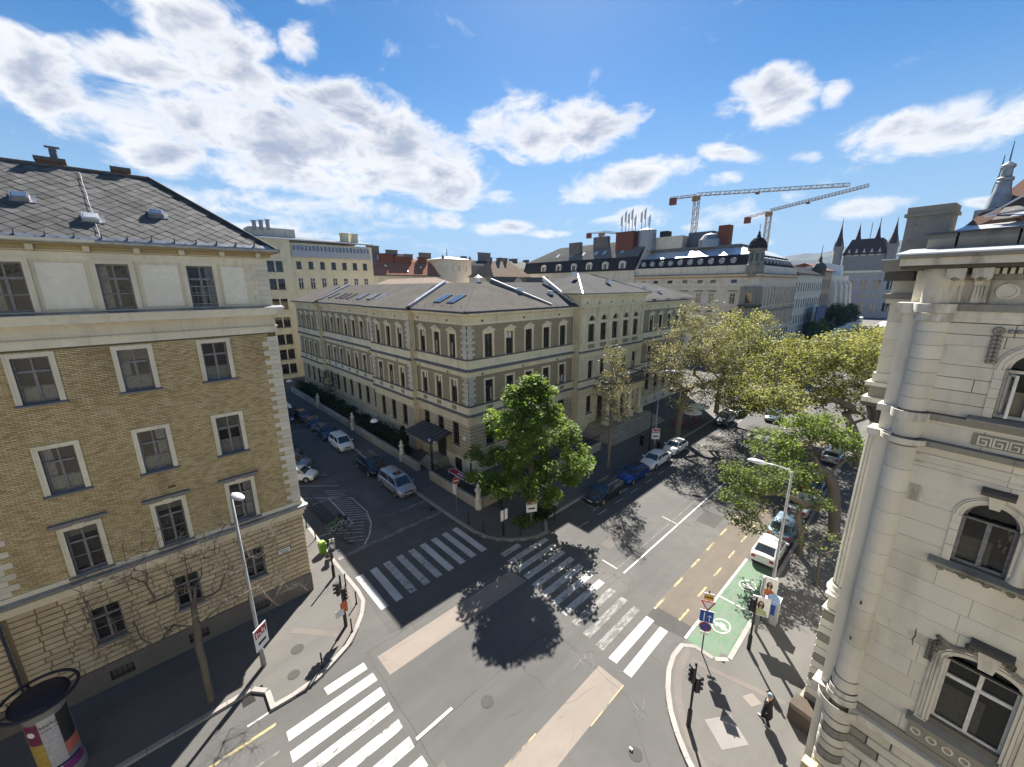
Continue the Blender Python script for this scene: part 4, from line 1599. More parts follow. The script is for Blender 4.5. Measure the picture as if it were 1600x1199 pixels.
for i, x in enumerate(ac):
    w0 = part('window', me_afr, None, CB, MC @ T(x, 0, 13.0))
    part('panes', me_apn, None, w0, MC @ T(x, 0, 13.0))
    fan = part('fanlight', me_ag, None, CB, MC @ T(x, 0, 15.75))
    part('arch_moulding', me_hood, None, fan, MC @ T(x, 0, 15.75))
    part('transom_band', MB().box(x - AH, x + AH, -.03, .0, 15.36, 15.74), M_cstone2, CB, MC)
    KF.put(CB, MC @ T(x, 0, W2[0]))
    if i in (0, 4):
        KB.put(CB, MC @ T(x, 0, W0[0]))
    else:
        d = part('door', MB().box(x - .72, x + .72, .2, .28, 1.5, 5.15), M_woodd, CB, MC)
        part('door_glass', MB().box(x - .5, x + .5, .185, .199, 3.2, 4.9), M_glass, d, MC)
    part('balustrade_panel', MB().box(x - .62, x + .62, -.15, .0, 12.15, 12.68), M_cbrick, CB, MC)
for x in edges[1:-1] + [RA + .55, RB_ - .55]:
    p = part('pilaster', me_pil, None, CB, MC @ T(x, 0, 0))
    part('pilaster_capital', me_cap, None, p, MC @ T(x, 0, 0))
for z0, z1, pr, m in ((RUS, LD1, .10, M_cstone), (LD1, LD1 + .16, .36, M_cstone), (LD1 + .162, LD1 + .4, .14, M_cledge), (LD1 + .40, BAND, .13, M_cstone2), (BAND, W2[0] - .03, .2, M_cledge),
                      (11.07, L2, .1, M_cstone2), (L2, L2 + .14, .34, M_cstone), (L2 + .142, L2 + .4, .14, M_cledge), (L2 + .4, 12.1, .12, M_cstone2), (12.69, 12.97, .12, M_cstone2),
                      (17.46, 17.9, .16, M_cstone), (17.9, 18.75, .10, M_cstone2), (18.75, 18.95, .32, M_cstone), (18.95, 19.18, .62, M_cstone2)):
    part('entrance_ledge', MB().box(RA - pr, RB_ + pr, -pr, .02, z0 + .002, z1 - .002), m, CB, MC)
for sx, x in ((-1, RA), (1, RB_)):
    part('bay_return', MB().box(min(x, x + sx * .02) - (0 if sx > 0 else 0), max(x, x + sx * .02), .001, 1.04 if False else 1.04, 0, 19.18), M_cstone, CB, MC)
part('attic_back_wall', MB().box(RA, RB_, 11.0, 11.3, 17.2, 19.18), M_cstone, CB, MC)
part('attic_side_wall', MB().box(RA + .03, RA + .3, 1.06, 10.99, 17.8, 19.18), M_cstone, CB, MC)
part('attic_side_wall', MB().box(RB_ - .3, RB_ - .03, 1.06, 10.99, 17.8, 19.18), M_cstone, CB, MC)
for i, x in enumerate([RA + 1.2] + edges[1:-1]):
    part('air_brick', MB().box(x - .12, x + .12, -.14, -.09, 17.98, 18.18), M_black, CB, MC)
part('gutter', MB().box(RA - .72, RB_ + .72, -.74, .0, 19.182, 19.30), M_zincd, CB, MC)
# portico: four columns, entablature with balcony, steps
PX0, PX1, PYD = ac[1] - 1.75, ac[3] + 1.75, -2.6
st = MB()
for k in range(6):
    e = .32 * k
    part('step', MB().box(PX0 - 1.0 - e, PX1 + 1.0 + e, PYD - 1.0 - e, -.01, 1.5 - .25 * (k + 1), 1.5 - .25 * k - (.0 if k else 0)), stucco('step_stone_%d' % k, (.36, .33, .27), .3) if k == 0 else MATS['step_stone_0'], CB, MC)
colm = MB().lathe([(.42, 2.35), (.42, 2.45), (.34, 2.6), (.33, 3.6), (.30, 5.2), (.29, 5.35), (.38, 5.5), (.42, 5.6)], 18)
me_col = smooth_by_angle(colm.mesh('column', M_cstone2), 30)
for x in (PX0 + .35, ac[1] + 1.3, ac[3] - 1.3, PX1 - .35):
    p = part('column', me_col, None, CB, MC @ T(x, PYD + .5, 0))
    part('pedestal', MB().box(-.5, .5, -.5, .5, 1.5, 2.3).box(-.56, .56, -.56, .56, 2.301, 2.36), M_cstone2, p, MC @ T(x, PYD + .5, 0))
part('portico_entablature', MB().box(PX0 - .2, PX1 + .2, PYD, -.12, 5.6, 6.6), M_cstone, CB, MC)
part('balcony_slab', MB().box(PX0 - .5, PX1 + .5, PYD - .3, -.12, 6.602, 6.85), M_cledge, CB, MC)
bal = MB()
nb = 26
for k in range(nb):
    x = PX0 + .1 + (PX1 - PX0 - .2) * k / (nb - 1)
    bal.lathe([(.09, 6.95), (.05, 7.1), (.11, 7.3), (.05, 7.6), (.09, 7.75)], 8, x, PYD + .1)
bal.box(PX0 - .15, PX1 + .15, PYD - .06, PYD + .26, 6.852, 6.949)
bal.box(PX0 - .15, PX1 + .15, PYD - .08, PYD + .28, 7.751, 7.90)
for x in (PX0 + .0, PX1 - .0):
    bal.box(x - .14, x + .14, PYD + .29, -.3, 7.75, 7.9)
part('balustrade', bal, M_cledge, CB, MC)


# roofs (hips and ridges) over the wings
def roof_poly(name, polys, mat):
    mb = MB()
    for q in polys:
        mb.add(q, [tuple(range(len(q)))])
    return part(name, mb, mat, CB)


E, RZ, RD = 17.84, 20.70, 5.75
x0, y0 = CX - .62, CY - .62
xr, yr = CX + RD, CY + RD - .1
rxe = CX + 52.5
rye = CY + 55.2
main_roof = roof_poly('roof', [
    [(x0, y0, E), (41.3, y0, E), (41.3, yr, RZ), (xr, yr, RZ)],
    [(41.3, yr, RZ), (57, yr, RZ), (57, y0 + 3, 19.3), (41.3, y0 + 3, 19.3)][::-1],
    [(57.0, y0, E + .3), (rxe, y0, E + .3), (rxe - 6.3, yr, RZ), (57.0, yr, RZ)],
    [(rxe, y0, E + .3), (rxe, y0 + 12.7, E + .3), (rxe - 6.3, yr, RZ)],
    [(xr, yr, RZ), (rxe - 6.3, yr, RZ), (rxe, CY + 12.1, E), (xr + 5.8, CY + 12.1, E)][::-1]], M_croof2)
rl = roof_poly('roof', [
    [(x0, rye, E), (x0, y0, E), (xr, yr, RZ), (xr, rye - 6.3, RZ)],
    [(x0, rye, E), (xr, rye - 6.3, RZ), (xr + 6.3, rye, E)],
    [(xr, yr, RZ), (xr + 5.8, CY + 12.1, E), (xr + 5.8, rye, E), (xr, rye - 6.3, RZ)]], M_croof)
part('roof', MB().add([(x0, y0, E + .004), (36.6, y0, E + .004), (31.8, yr, RZ + .004), (xr, yr, RZ + .004)], [(0, 1, 2, 3)]), M_croof, CB)
for yb0, yb1 in ((CY + 10.0, CY + 21.6), (CY + 42.0, CY + 55.2)):
    ym = (yb0 + yb1) / 2
    part('bay_roof', MB().add([(x0 - .66, yb1, E), (x0 - .66, yb0, E), (xr - .6, yb0 + 3.2, RZ - .12), (xr - .6, yb1 - 3.2, RZ - .12), (x0 + .2, yb0, E + .42), (x0 + .2, yb1, E + .42)],
                              [(0, 1, 2, 3), (1, 4, 2), (5, 0, 3)]), M_croof, CB)
part('entrance_roof', MB().add([(CX + RA - .7, CY - 1.75, 19.3), (CX + RB_ + .7, CY - 1.75, 19.3), (CX + RB_ - 6.4, CY + 4.6, 21.9), (CX + RA + 6.4, CY + 4.6, 21.9), (CX + RA - .7, CY + 10.9, 19.3), (CX + RB_ + .7, CY + 10.9, 19.3)],
                               [(0, 1, 2, 3), (0, 3, 4), (1, 5, 2), (3, 2, 5, 4)]), M_croof2, CB)


def sheet_strip(a, b, w, h, mat, name='fire_wall_coping'):
    a, b = Vector(a), Vector(b)
    d = (b - a).normalized()
    n = Vector((-d.y, d.x, 0)).normalized() * w / 2
    u = Vector((0, 0, h))
    m = MB().add([a - n, b - n, b + n, a + n, a - n + u, b - n + u, b + n + u, a + n + u], [(4, 5, 6, 7), (0, 1, 5, 4), (1, 2, 6, 5), (2, 3, 7, 6), (3, 0, 4, 7)])
    return part(name, m, mat, CB)


sheet_strip((36.6, y0 + .4, E - .1), (32.3, yr + .2, RZ + .05), .42, .42, M_zincw)
sheet_strip((36.45, y0 + .4, E - .1), (32.15, yr + .2, RZ + .05), .34, .36, M_zincd, 'fire_wall')
sheet_strip((x0 + .1, 42.35, E), (xr, 44.0, RZ - .05), .30, .34, M_zincw)
sheet_strip((x0 + .1, 42.75, E), (xr, 44.4, RZ - .05), .34, .28, M_zinc, 'fire_wall')
sheet_strip((x0 + .1, 74.3, E), (xr, 74.8, RZ - .05), .30, .30, M_zincw)
sheet_strip((x0 + .1, 74.9, E), (xr, 75.4, RZ - .05), .5, .24, M_zinc, 'fire_wall')
sheet_strip((CX + RA - .6, CY - 1.7, 19.3), (CX + RA + 6.4, CY + 4.6, 21.92), .14, .06, M_zinc, 'hip_capping')
sheet_strip((CX + RB_ + .6, CY - 1.7, 19.3), (CX + RB_ - 6.4, CY + 4.6, 21.92), .14, .05, M_zincd, 'hip_capping')
sheet_strip((x0, y0, E), (xr, yr, RZ + .02), .16, .06, M_croof, 'hip_capping')
sheet_strip((40.9, y0 + .6, E), (41.4, yr, RZ + .3), .3, .5, M_zincw)
# roof windows of the side wing
sx_ = Vector((xr - x0, 0, RZ - E)).normalized()
nx_ = Vector((-(RZ - E), 0, xr - x0)).normalized()


def roof_win(y, s, wd, ln, shut=False, lift=.02):
    c = Vector((x0, y, E)) + sx_ * s
    m = Matrix(((sx_.x, 0, nx_.x, c.x), (sx_.y, 1, nx_.y, c.y), (sx_.z, 0, nx_.z, c.z), (0, 0, 0, 1)))
    f = part('roof_window', MB().box(-ln / 2, ln / 2, -wd / 2, wd / 2, -.05, .10), M_zincd, rl, m)
    part('roof_pane', MB().box(-ln / 2 + .09, ln / 2 - .09, -wd / 2 + .07, wd / 2 - .07, .1005, .112), M_glassb if not shut else M_croof, f, m)
    part('glazing_bar', MB().box(-ln / 2 + .09, ln / 2 - .09, -.03, .03, .1125, .13), M_black, f, m)


for y in (36.0, 38.6):
    roof_win(y, 2.6, 1.35, 1.9)
for y, sh in ((45.6, 0), (48.9, 0), (52.2, 0), (53.8, 0), (56.4, 0), (60.0, 0), (64.2, 1), (66.6, 1), (68.6, 1), (71.9, 1)):
    roof_win(y, 2.5, 1.25, 1.8, bool(sh))
for q in range(30):
    part('snow_guard', MB().box(x0 + .72, x0 + .75, 33 + q * 1.7, 33.05 + q * 1.7, E + .25, E + .52), M_black, rl)
for x, y, z in ((34.5, CY + 3.2, 20.0), (39.2, CY + 2.4, 19.55), (45.5, CY + 3.5, 22.0), (50.3, CY + 1.2, 20.95), (63.5, CY + 2.6, 20.0), (66.5, CY + 1.5, 19.4)):
    part('roof_hatch', MB().box(x - .3, x + .3, y - .3, y + .3, z - .4, z + .12), M_zincw, CB)
# rear wing roofs and chimneys seen over the ridge
part('rear_wing_roof', MB().add([(38, 62, 19.5), (49, 62, 19.5), (49, 92, 19.5), (38, 92, 19.5), (43, 67, 22.0), (43, 86, 22.0)], [(0, 1, 4), (1, 2, 5, 4), (2, 3, 5), (3, 0, 4, 5)]), tile_mat('warm_pale_tiles', (.36, .29, .24)), CB)
part('rear_wing_wall', MB().box(38.5, 48.5, 62.5, 91.5, 0, 19.5), M_cstone, CB)
for x in (37.6, 44.6):
    ch = part('chimney_stack', MB().box(x, x + 4.2, 44.0, 45.0, 17.5, 20.9), M_cledge, CB)
    part('chimney_slab', MB().add([(x - .5, 43.7, 21.55), (x + 4.7, 43.7, 21.55), (x + 4.7, 45.3, 21.55), (x - .5, 45.3, 21.55), (x, 44, 20.9), (x + 4.2, 44, 20.9), (x + 4.2, 45, 20.9), (x, 45, 20.9)],
                                  [(0, 1, 2, 3), (4, 5, 1, 0), (5, 6, 2, 1), (6, 7, 3, 2), (7, 4, 0, 3)]), M_zincd, ch)
part('roof_ventilator', MB().lathe([(.25, 20.4), (.25, 21.2), (.55, 21.25), (.0, 21.6)], 12, 30.6, 38.4), M_zincw, CB)
part('wall_plate', MB().box(.5, 1.0, -.13, -.12, 4.0, 4.4), M_signw, CB, T(CX, CY, 0, -90) @ T(-1.6, 0, 0))

# entrance canopy on the side street
CAN = part('entrance_canopy', MB().add([(23.7, 41.0, 4.35), (23.7, 35.2, 4.35), (20.9, 35.2, 3.75), (20.9, 41.0, 3.75), (23.7, 41.0, 4.2), (23.7, 35.2, 4.2), (20.9, 35.2, 3.6), (20.9, 41.0, 3.6)],
                                       [(0, 3, 2, 1), (4, 5, 6, 7), (1, 2, 6, 5), (2, 3, 7, 6), (3, 0, 4, 7)]), plain('canopy_sheet', (.10, .10, .105), .5, .3), CB)
for k in range(8):
    y = 35.3 + k * .8
    part('canopy_seam', MB().add([(23.7, y, 4.36), (23.7, y + .05, 4.36), (20.9, y + .05, 3.76), (20.9, y, 3.76), (23.7, y, 4.40), (23.7, y + .05, 4.40), (20.9, y + .05, 3.80), (20.9, y, 3.80)],
                                 [(4, 7, 6, 5), (0, 3, 7, 4), (2, 1, 5, 6), (3, 2, 6, 7)]), M_black, CAN)
for y in (35.35, 40.85):
    part('canopy_post', MB().tube([(21.0, y, PZ), (21.0, y, 3.62)], .07, 8), M_black, CAN)
part('side_door', MB().box(23.70, 23.78, 36.6, 38.2, 1.0, 3.6), M_woodd, CB)
part('cellar_door', MB().box(23.64, 23.77, 33.6, 34.6, .2, 1.55), M_woodd, CB)
for k in range(4):
    part('side_step', MB().box(22.2 - .3 * k, 23.76, 36.2 - .1 * k, 38.6 + .1 * k, PZ + .22 * (3 - k), PZ + .22 * (4 - k)), MATS['step_stone_0'], CB)


# ------------------------------------------------------------------ right building: carved limestone corner palace
AZW = R(82.0)
UW = Vector((math.cos(AZW), math.sin(AZW), 0))
NW = Vector((math.sin(AZW), -math.cos(AZW), 0))
MRB = Matrix.Translation(NW * 17.5) @ Matrix.Rotation(R(-98.0), 4, 'Z')     # x = towards the camera side, -y = outward
RBD = thing('stone_palace', 'weathered limestone corner palace with round corner column and carved window surrounds', 'building', MRB @ T(2, 3, PZ))
M_lime = stucco('limestone', (0.66, 0.625, 0.53), 0.72, 0.85, (0.10, 0.092, 0.08), 0.35)
M_limeb = pieces('limestone_blocks', [(0.62, 0.585, 0.49), (0.69, 0.655, 0.56), (0.65, 0.615, 0.53), (0.59, 0.55, 0.45)], 0.85, 0.45)
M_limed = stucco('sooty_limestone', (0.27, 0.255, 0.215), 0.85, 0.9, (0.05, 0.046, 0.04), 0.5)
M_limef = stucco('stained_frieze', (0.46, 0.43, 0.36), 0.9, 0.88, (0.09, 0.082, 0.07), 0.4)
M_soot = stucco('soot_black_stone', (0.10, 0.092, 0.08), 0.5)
M_joint = stucco('stone_joint_dark', (0.17, 0.155, 0.125), 0.3)
BC = .43                                   # centre of the window bay
A0, A1 = -2.2, 9.0


def rp(name, mb, mat, parent=None, m=I4, **k):
    return part(name, mb, mat, parent or RBD, MRB @ m, **k)


def archpts(xc, r, z0, n=16, rz=None):
    rz = rz or r
    return [(xc + r * math.cos(math.pi * k / n), z0 + rz * math.sin(math.pi * k / n)) for k in range(n + 1)]


mid_c = (BC - .76, BC + .76)
HWM = .55
wallholes = [(BC - .77, BC + .77, 5.9, 8.35)] + [(c - HWM, c + HWM, 11.7, 13.3) for c in mid_c] + [(c - HWM, c + HWM, 16.44, 17.85) for c in mid_c]
for bay in (4.9,):
    wallholes += [(bay - .77, bay + .77, 5.9, 8.35), (bay - .76 - HWM, bay - .76 + HWM, 11.7, 13.3), (bay + .76 - HWM, bay + .76 + HWM, 11.7, 13.3), (bay - .76 - HWM, bay - .76 + HWM, 16.44, 17.85), (bay + .76 - HWM, bay + .76 + HWM, 16.44, 17.85)]
strips = [(4.75, 8.35), (8.35, 8.75), (8.75, 13.3), (13.3, 13.87), (13.87, 17.85), (17.85, 18.42), (18.42, 19.1)]
wall = MB()
for z0, z1 in strips:
    if z1 - z0 > .6:
        hs = [h for h in wallholes if h[2] >= z0 - .01 and h[3] <= z1 + .01]
        wall.grid_wall(A0, A1, z0, z1, hs, .012, .30)
main_wall = rp('street_wall', wall, M_joint)


def arch_strip(z0, z1, centres, r, rz):
    mb = MB()
    n = 16
    ed = [A0] + [(centres[i] + centres[i + 1]) / 2 for i in range(len(centres) - 1)] + [A1]
    for i, c in enumerate(centres):
        pts = archpts(c, r, z0, n, rz)
        xa, xb = ed[i], ed[i + 1]
        o = len(mb.v)
        mb.v += [(p, 0, q) for p, q in pts] + [(p, 0, z1) for p, q in pts] + [(xb, 0, z0), (xb, 0, z1), (xa, 0, z0), (xa, 0, z1)] + [(p, .3, q) for p, q in pts]
        m = n + 1
        for k in range(n):
            mb.f.append((o + k + 1, o + k, o + m + k, o + m + k + 1))
            mb.f.append((o + k, o + k + 1, o + 2 * m + 4 + k + 1, o + 2 * m + 4 + k))
        mb.f.append((o, o + 2 * m, o + 2 * m + 1, o + m))
        mb.f.append((o + 2 * m + 2, o + n, o + m + n, o + 2 * m + 3))
    return mb


both = [mid_c[0], mid_c[1], 4.9 - .76, 4.9 + .76]
rp('arch_course', arch_strip(8.35, 8.75, [BC, 4.9], .77, .39), M_lime)
rp('arch_course', arch_strip(13.3, 13.87, both, HWM, HWM), M_lime)
rp('arch_course', arch_strip(17.85, 18.42, both, HWM, HWM), M_lime)

# ashlar blocks
rr = random.Random(21)


def ashlar(z0, z1, n, avg, gap, holes_, x0=A0, x1=3.4):
    h = (z1 - z0) / n
    for r in range(n):
        a = x0
        zc0, zc1 = z0 + r * h, z0 + (r + 1) * h
        while a < x1 - .05:
            L = rr.uniform(avg * .7, avg * 1.3)
            if x1 - (a + L) < .4:
                L = x1 - a
            segs = [(a, a + L)]
            for hx0, hx1, hz0, hz1 in holes_:
                if hz0 < zc1 - .01 and hz1 > zc0 + .01:
                    nx = []
                    for p, q in segs:
                        if q <= hx0 or p >= hx1:
                            nx.append((p, q))
                        else:
                            if hx0 - p > .05:
                                nx.append((p, hx0))
                            if q - hx1 > .05:
                                nx.append((hx1, q))
                    segs = nx
            for p, q in segs:
                if q - p > .06:
                    rp('ashlar_block', MB().bbox(p + gap, q - gap, -.012 - rr.uniform(0, .006), .011, zc0 + gap, zc1 - gap, .006), M_limeb, main_wall)
            a += L


big = [(BC - .77 - .02, BC + .77 + .02, 5.8, 8.36)]
mids = [(c - HWM - .02, c + HWM + .02, 11.6, 13.31) for c in mid_c]
tops = [(c - HWM - .02, c + HWM + .02, 16.3, 17.86) for c in mid_c]
ashlar(4.75, 8.35, 5, 1.6, .004, big)
ashlar(8.75, 13.30, 7, 1.6, .004, mids)
ashlar(13.87, 15.15, 2, 1.6, .004, [])
ashlar(15.42, 15.98, 1, 1.5, .005, [])
ashlar(16.30, 17.85, 4, 1.15, .009, tops)
ashlar(18.42, 19.08, 2, 1.15, .009, [])

# base: channelled stones
rp('base_wall', MB().grid_wall(A0, A1, 0, 4.0, [(BC - .7, BC + .7, .9, 3.1), (4.9 - .7, 4.9 + .7, .9, 3.1)], .03, .3), M_soot)
for r in range(9):
    z0 = .35 + r * .405
    x = A0
    k = 0
    while x < 3.3:
        L = (1.0, .62, 1.25)[(r + k) % 3]
        q = min(x + L, 3.4)
        if not (x < BC + .7 and q > BC - .7 and z0 < 3.05 and z0 + .4 > .92):
            rp('channelled_stone', MB().bbox(x + .02, q - .02, -.085, .029, z0 + .022, z0 + .383, .03), M_limed if rr.random() < .35 else M_limeb, None)
        x = q
        k += 1
rp('base_plinth', MB().box(A0, A1, -.16, .0, 0, .345), M_limed)
for z0, z1, pr, m in ((4.0, 4.2, .12, M_lime), (4.2, 4.46, .30, M_lime), (4.46, 4.75, .10, M_limed)):
    rp('base_cornice', MB().box(A0, A1, -pr, .0, z0 + .002, z1 - .002), m)
# ledges between the storeys
for z0, z1, pr, m in ((15.16, 15.24, .12, M_lime), (15.24, 15.42, .26, M_limed), (15.99, 16.08, .07, M_lime), (16.08, 16.28, .15, M_limed), (14.86, 14.95, .05, M_lime), (14.62, 14.68, .03, M_lime),
                      (19.1, 19.22, .08, M_lime), (19.22, 19.42, .12, M_lime), (19.42, 19.62, .20, M_limed), (19.62, 20.28, .05, M_limef), (20.28, 20.44, .12, M_limed)):
    rp('string_course', MB().box(A0 + .0, A1, -pr, .0, z0 + .002, z1 - .002), m)
for c in (BC, 4.9):
    rp('meander_panel', MB().box(c - 1.55, c + 1.4, -.05, -.02, 15.55, 15.92), M_limed)
    x = c - 1.45
    while x < c + 1.3:
        mm = MB()
        for a, b, z0, z1 in ((0, .24, .24, .28), (0, .04, .0, .239), (.041, .2, 0, .04), (.16, .2, .041, .17), (.08, .159, .13, .17), (.2405, .28, 0, .28)):
            mm.box(x + a, x + b, -.075, -.0505, 15.59 + z0, 15.59 + z1)
        rp('meander_key', mm, M_lime)
        x += .30

# cornice: dentils, brackets, oculi, overhang
for x in np.arange(A0 + .25, 6.5, .135):
    bay = (x - BC) % 4.47
    rp('dentil', MB().box(x, x + .075, -.24, -.13, 20.445, 20.60), M_lime)
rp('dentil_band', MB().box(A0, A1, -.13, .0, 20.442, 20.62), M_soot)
bk = Kit()
prof = [(-.02, 19.68), (-.10, 19.66), (-.12, 19.78), (-.07, 20.1), (-.10, 20.24), (-.30, 20.30), (-.36, 20.40), (-.34, 20.62), (-.02, 20.62)]
b0 = bk.add('cornice_bracket', MB().extrude_x(prof, -.15, .15), M_lime)
fl = MB()
for k in range(4):
    fl.box(-.12 + k * .068, -.085 + k * .068, -.135, -.10, 19.72, 20.12)
bk.add('bracket_flutes', fl, M_lime, b0)
bk.add('bracket_head', MB().box(-.19, .19, -.58, -.345, 20.34, 20.61), M_lime, b0)
bk.add('bracket_leaf', MB().lathe([(0, -.10), (.09, -.05), (.10, .0), (.0, .06)], 10, 0, -.5), M_limed, b0, T(0, 0, 20.36))
for x in (-2.22, -1.73, BC + .6 - .6, BC + .5, 2.0, 2.5, 4.2, 4.7):
    bk.put(RBD, MRB @ T(x, 0, 0))
for x in (-1.24, 1.22, 3.4):
    rp('frieze_roundel', MB().lathe([(0, .0), (.15, .0), (.17, .03), (.21, .03), (.22, .0), (.22, -.05)], 24), M_lime, None, T(x, -.055, 19.98) @ Matrix.Rotation(R(90), 4, 'X'))
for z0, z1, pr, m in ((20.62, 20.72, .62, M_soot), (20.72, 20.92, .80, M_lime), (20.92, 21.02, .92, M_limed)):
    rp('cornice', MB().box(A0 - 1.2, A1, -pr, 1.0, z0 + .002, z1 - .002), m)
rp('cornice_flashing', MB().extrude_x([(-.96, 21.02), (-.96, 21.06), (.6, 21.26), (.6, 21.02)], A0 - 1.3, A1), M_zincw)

# windows
def sash(cx, z0, hw, h, arch, mat, openleft=False, parts=True):
    f = MB()
    y0, y1 = .17, .25
    t = .075
    f.box(cx - hw, cx - hw + t, y0, y1, z0, z0 + h)
    f.box(cx + hw - t, cx + hw, y0, y1, z0, z0 + h)
    f.box(cx - hw + t, cx + hw - t, y0, y1, z0, z0 + .09)
    f.box(cx - hw + t, cx + hw - t, y0 - .03, y1 - .01, z0 + h - .10, z0 + h)
    f.box(cx - .05, cx + .05, y0 - .02, y1 - .012, z0 + .09, z0 + h - .101)
    w = rp('window', f, mat)
    for s in (-1, 1):
        x0, x1 = sorted((cx + s * .05, cx + s * (hw - t)))
        if openleft:
            continue
        rp('pane', MB().add([(x0, .22, z0 + .09), (x1, .22, z0 + .09), (x1, .22, z0 + h - .1), (x0, .22, z0 + h - .1)], [(0, 1, 2, 3)]), M_pane, w)
    n = 16
    pts = archpts(0, hw, 0, n, arch)
    rp('arch_pane', MB().add([(cx, .22, z0 + h)] + [(cx + p, .22, z0 + h + q) for p, q in pts], [(0, k + 1, k + 2) for k in range(n)]), M_pane, w)
    af = MB()
    for k in range(n):
        q = []
        for i in (k, k + 1):
            a = math.pi * i / n
            for r, y in ((1.0, y0), (1.0, y1), ((hw - t) / hw, y1), ((hw - t) / hw, y0)):
                q.append((cx + hw * r * math.cos(a), y, z0 + h + arch * r * math.sin(a)))
        af.add(q, [(0, 4, 7, 3), (3, 7, 6, 2)])
    rp('arch_frame', af, mat, w)
    rp('dark_interior_sheet', MB().add([(cx - hw, .298, z0), (cx + hw, .298, z0), (cx + hw, .298, z0 + h + arch), (cx - hw, .298, z0 + h + arch)], [(0, 1, 2, 3)]), M_room, w)  # dark sheet closing the opening, its colour stands for interior shade
    rp('curtain', MB().box(cx - hw + .08, cx + hw * .3, .27, .285, z0 + .1, z0 + h * .55), plain('yellowed_blind', (.22, .20, .16), .9), w)
    return w


def arch_mould(cx, hw, z0, arch, rad, pr, mat, name='arch_moulding', parent=None):
    n = 20
    mb = MB()
    for r0, r1, p in rad:
        for k in range(n):
            q = []
            for i in (k, k + 1):
                a = math.pi * i / n
                for r, y in ((r0, -p), (r1, -p), (r1, .0), (r0, .0)):
                    q.append((cx + (hw + r) * math.cos(a), y, z0 + (arch + r) * math.sin(a)))
            mb.add(q, [(0, 4, 5, 1), (1, 5, 6, 2), (3, 7, 4, 0)])
    return rp(name, mb, mat, parent)


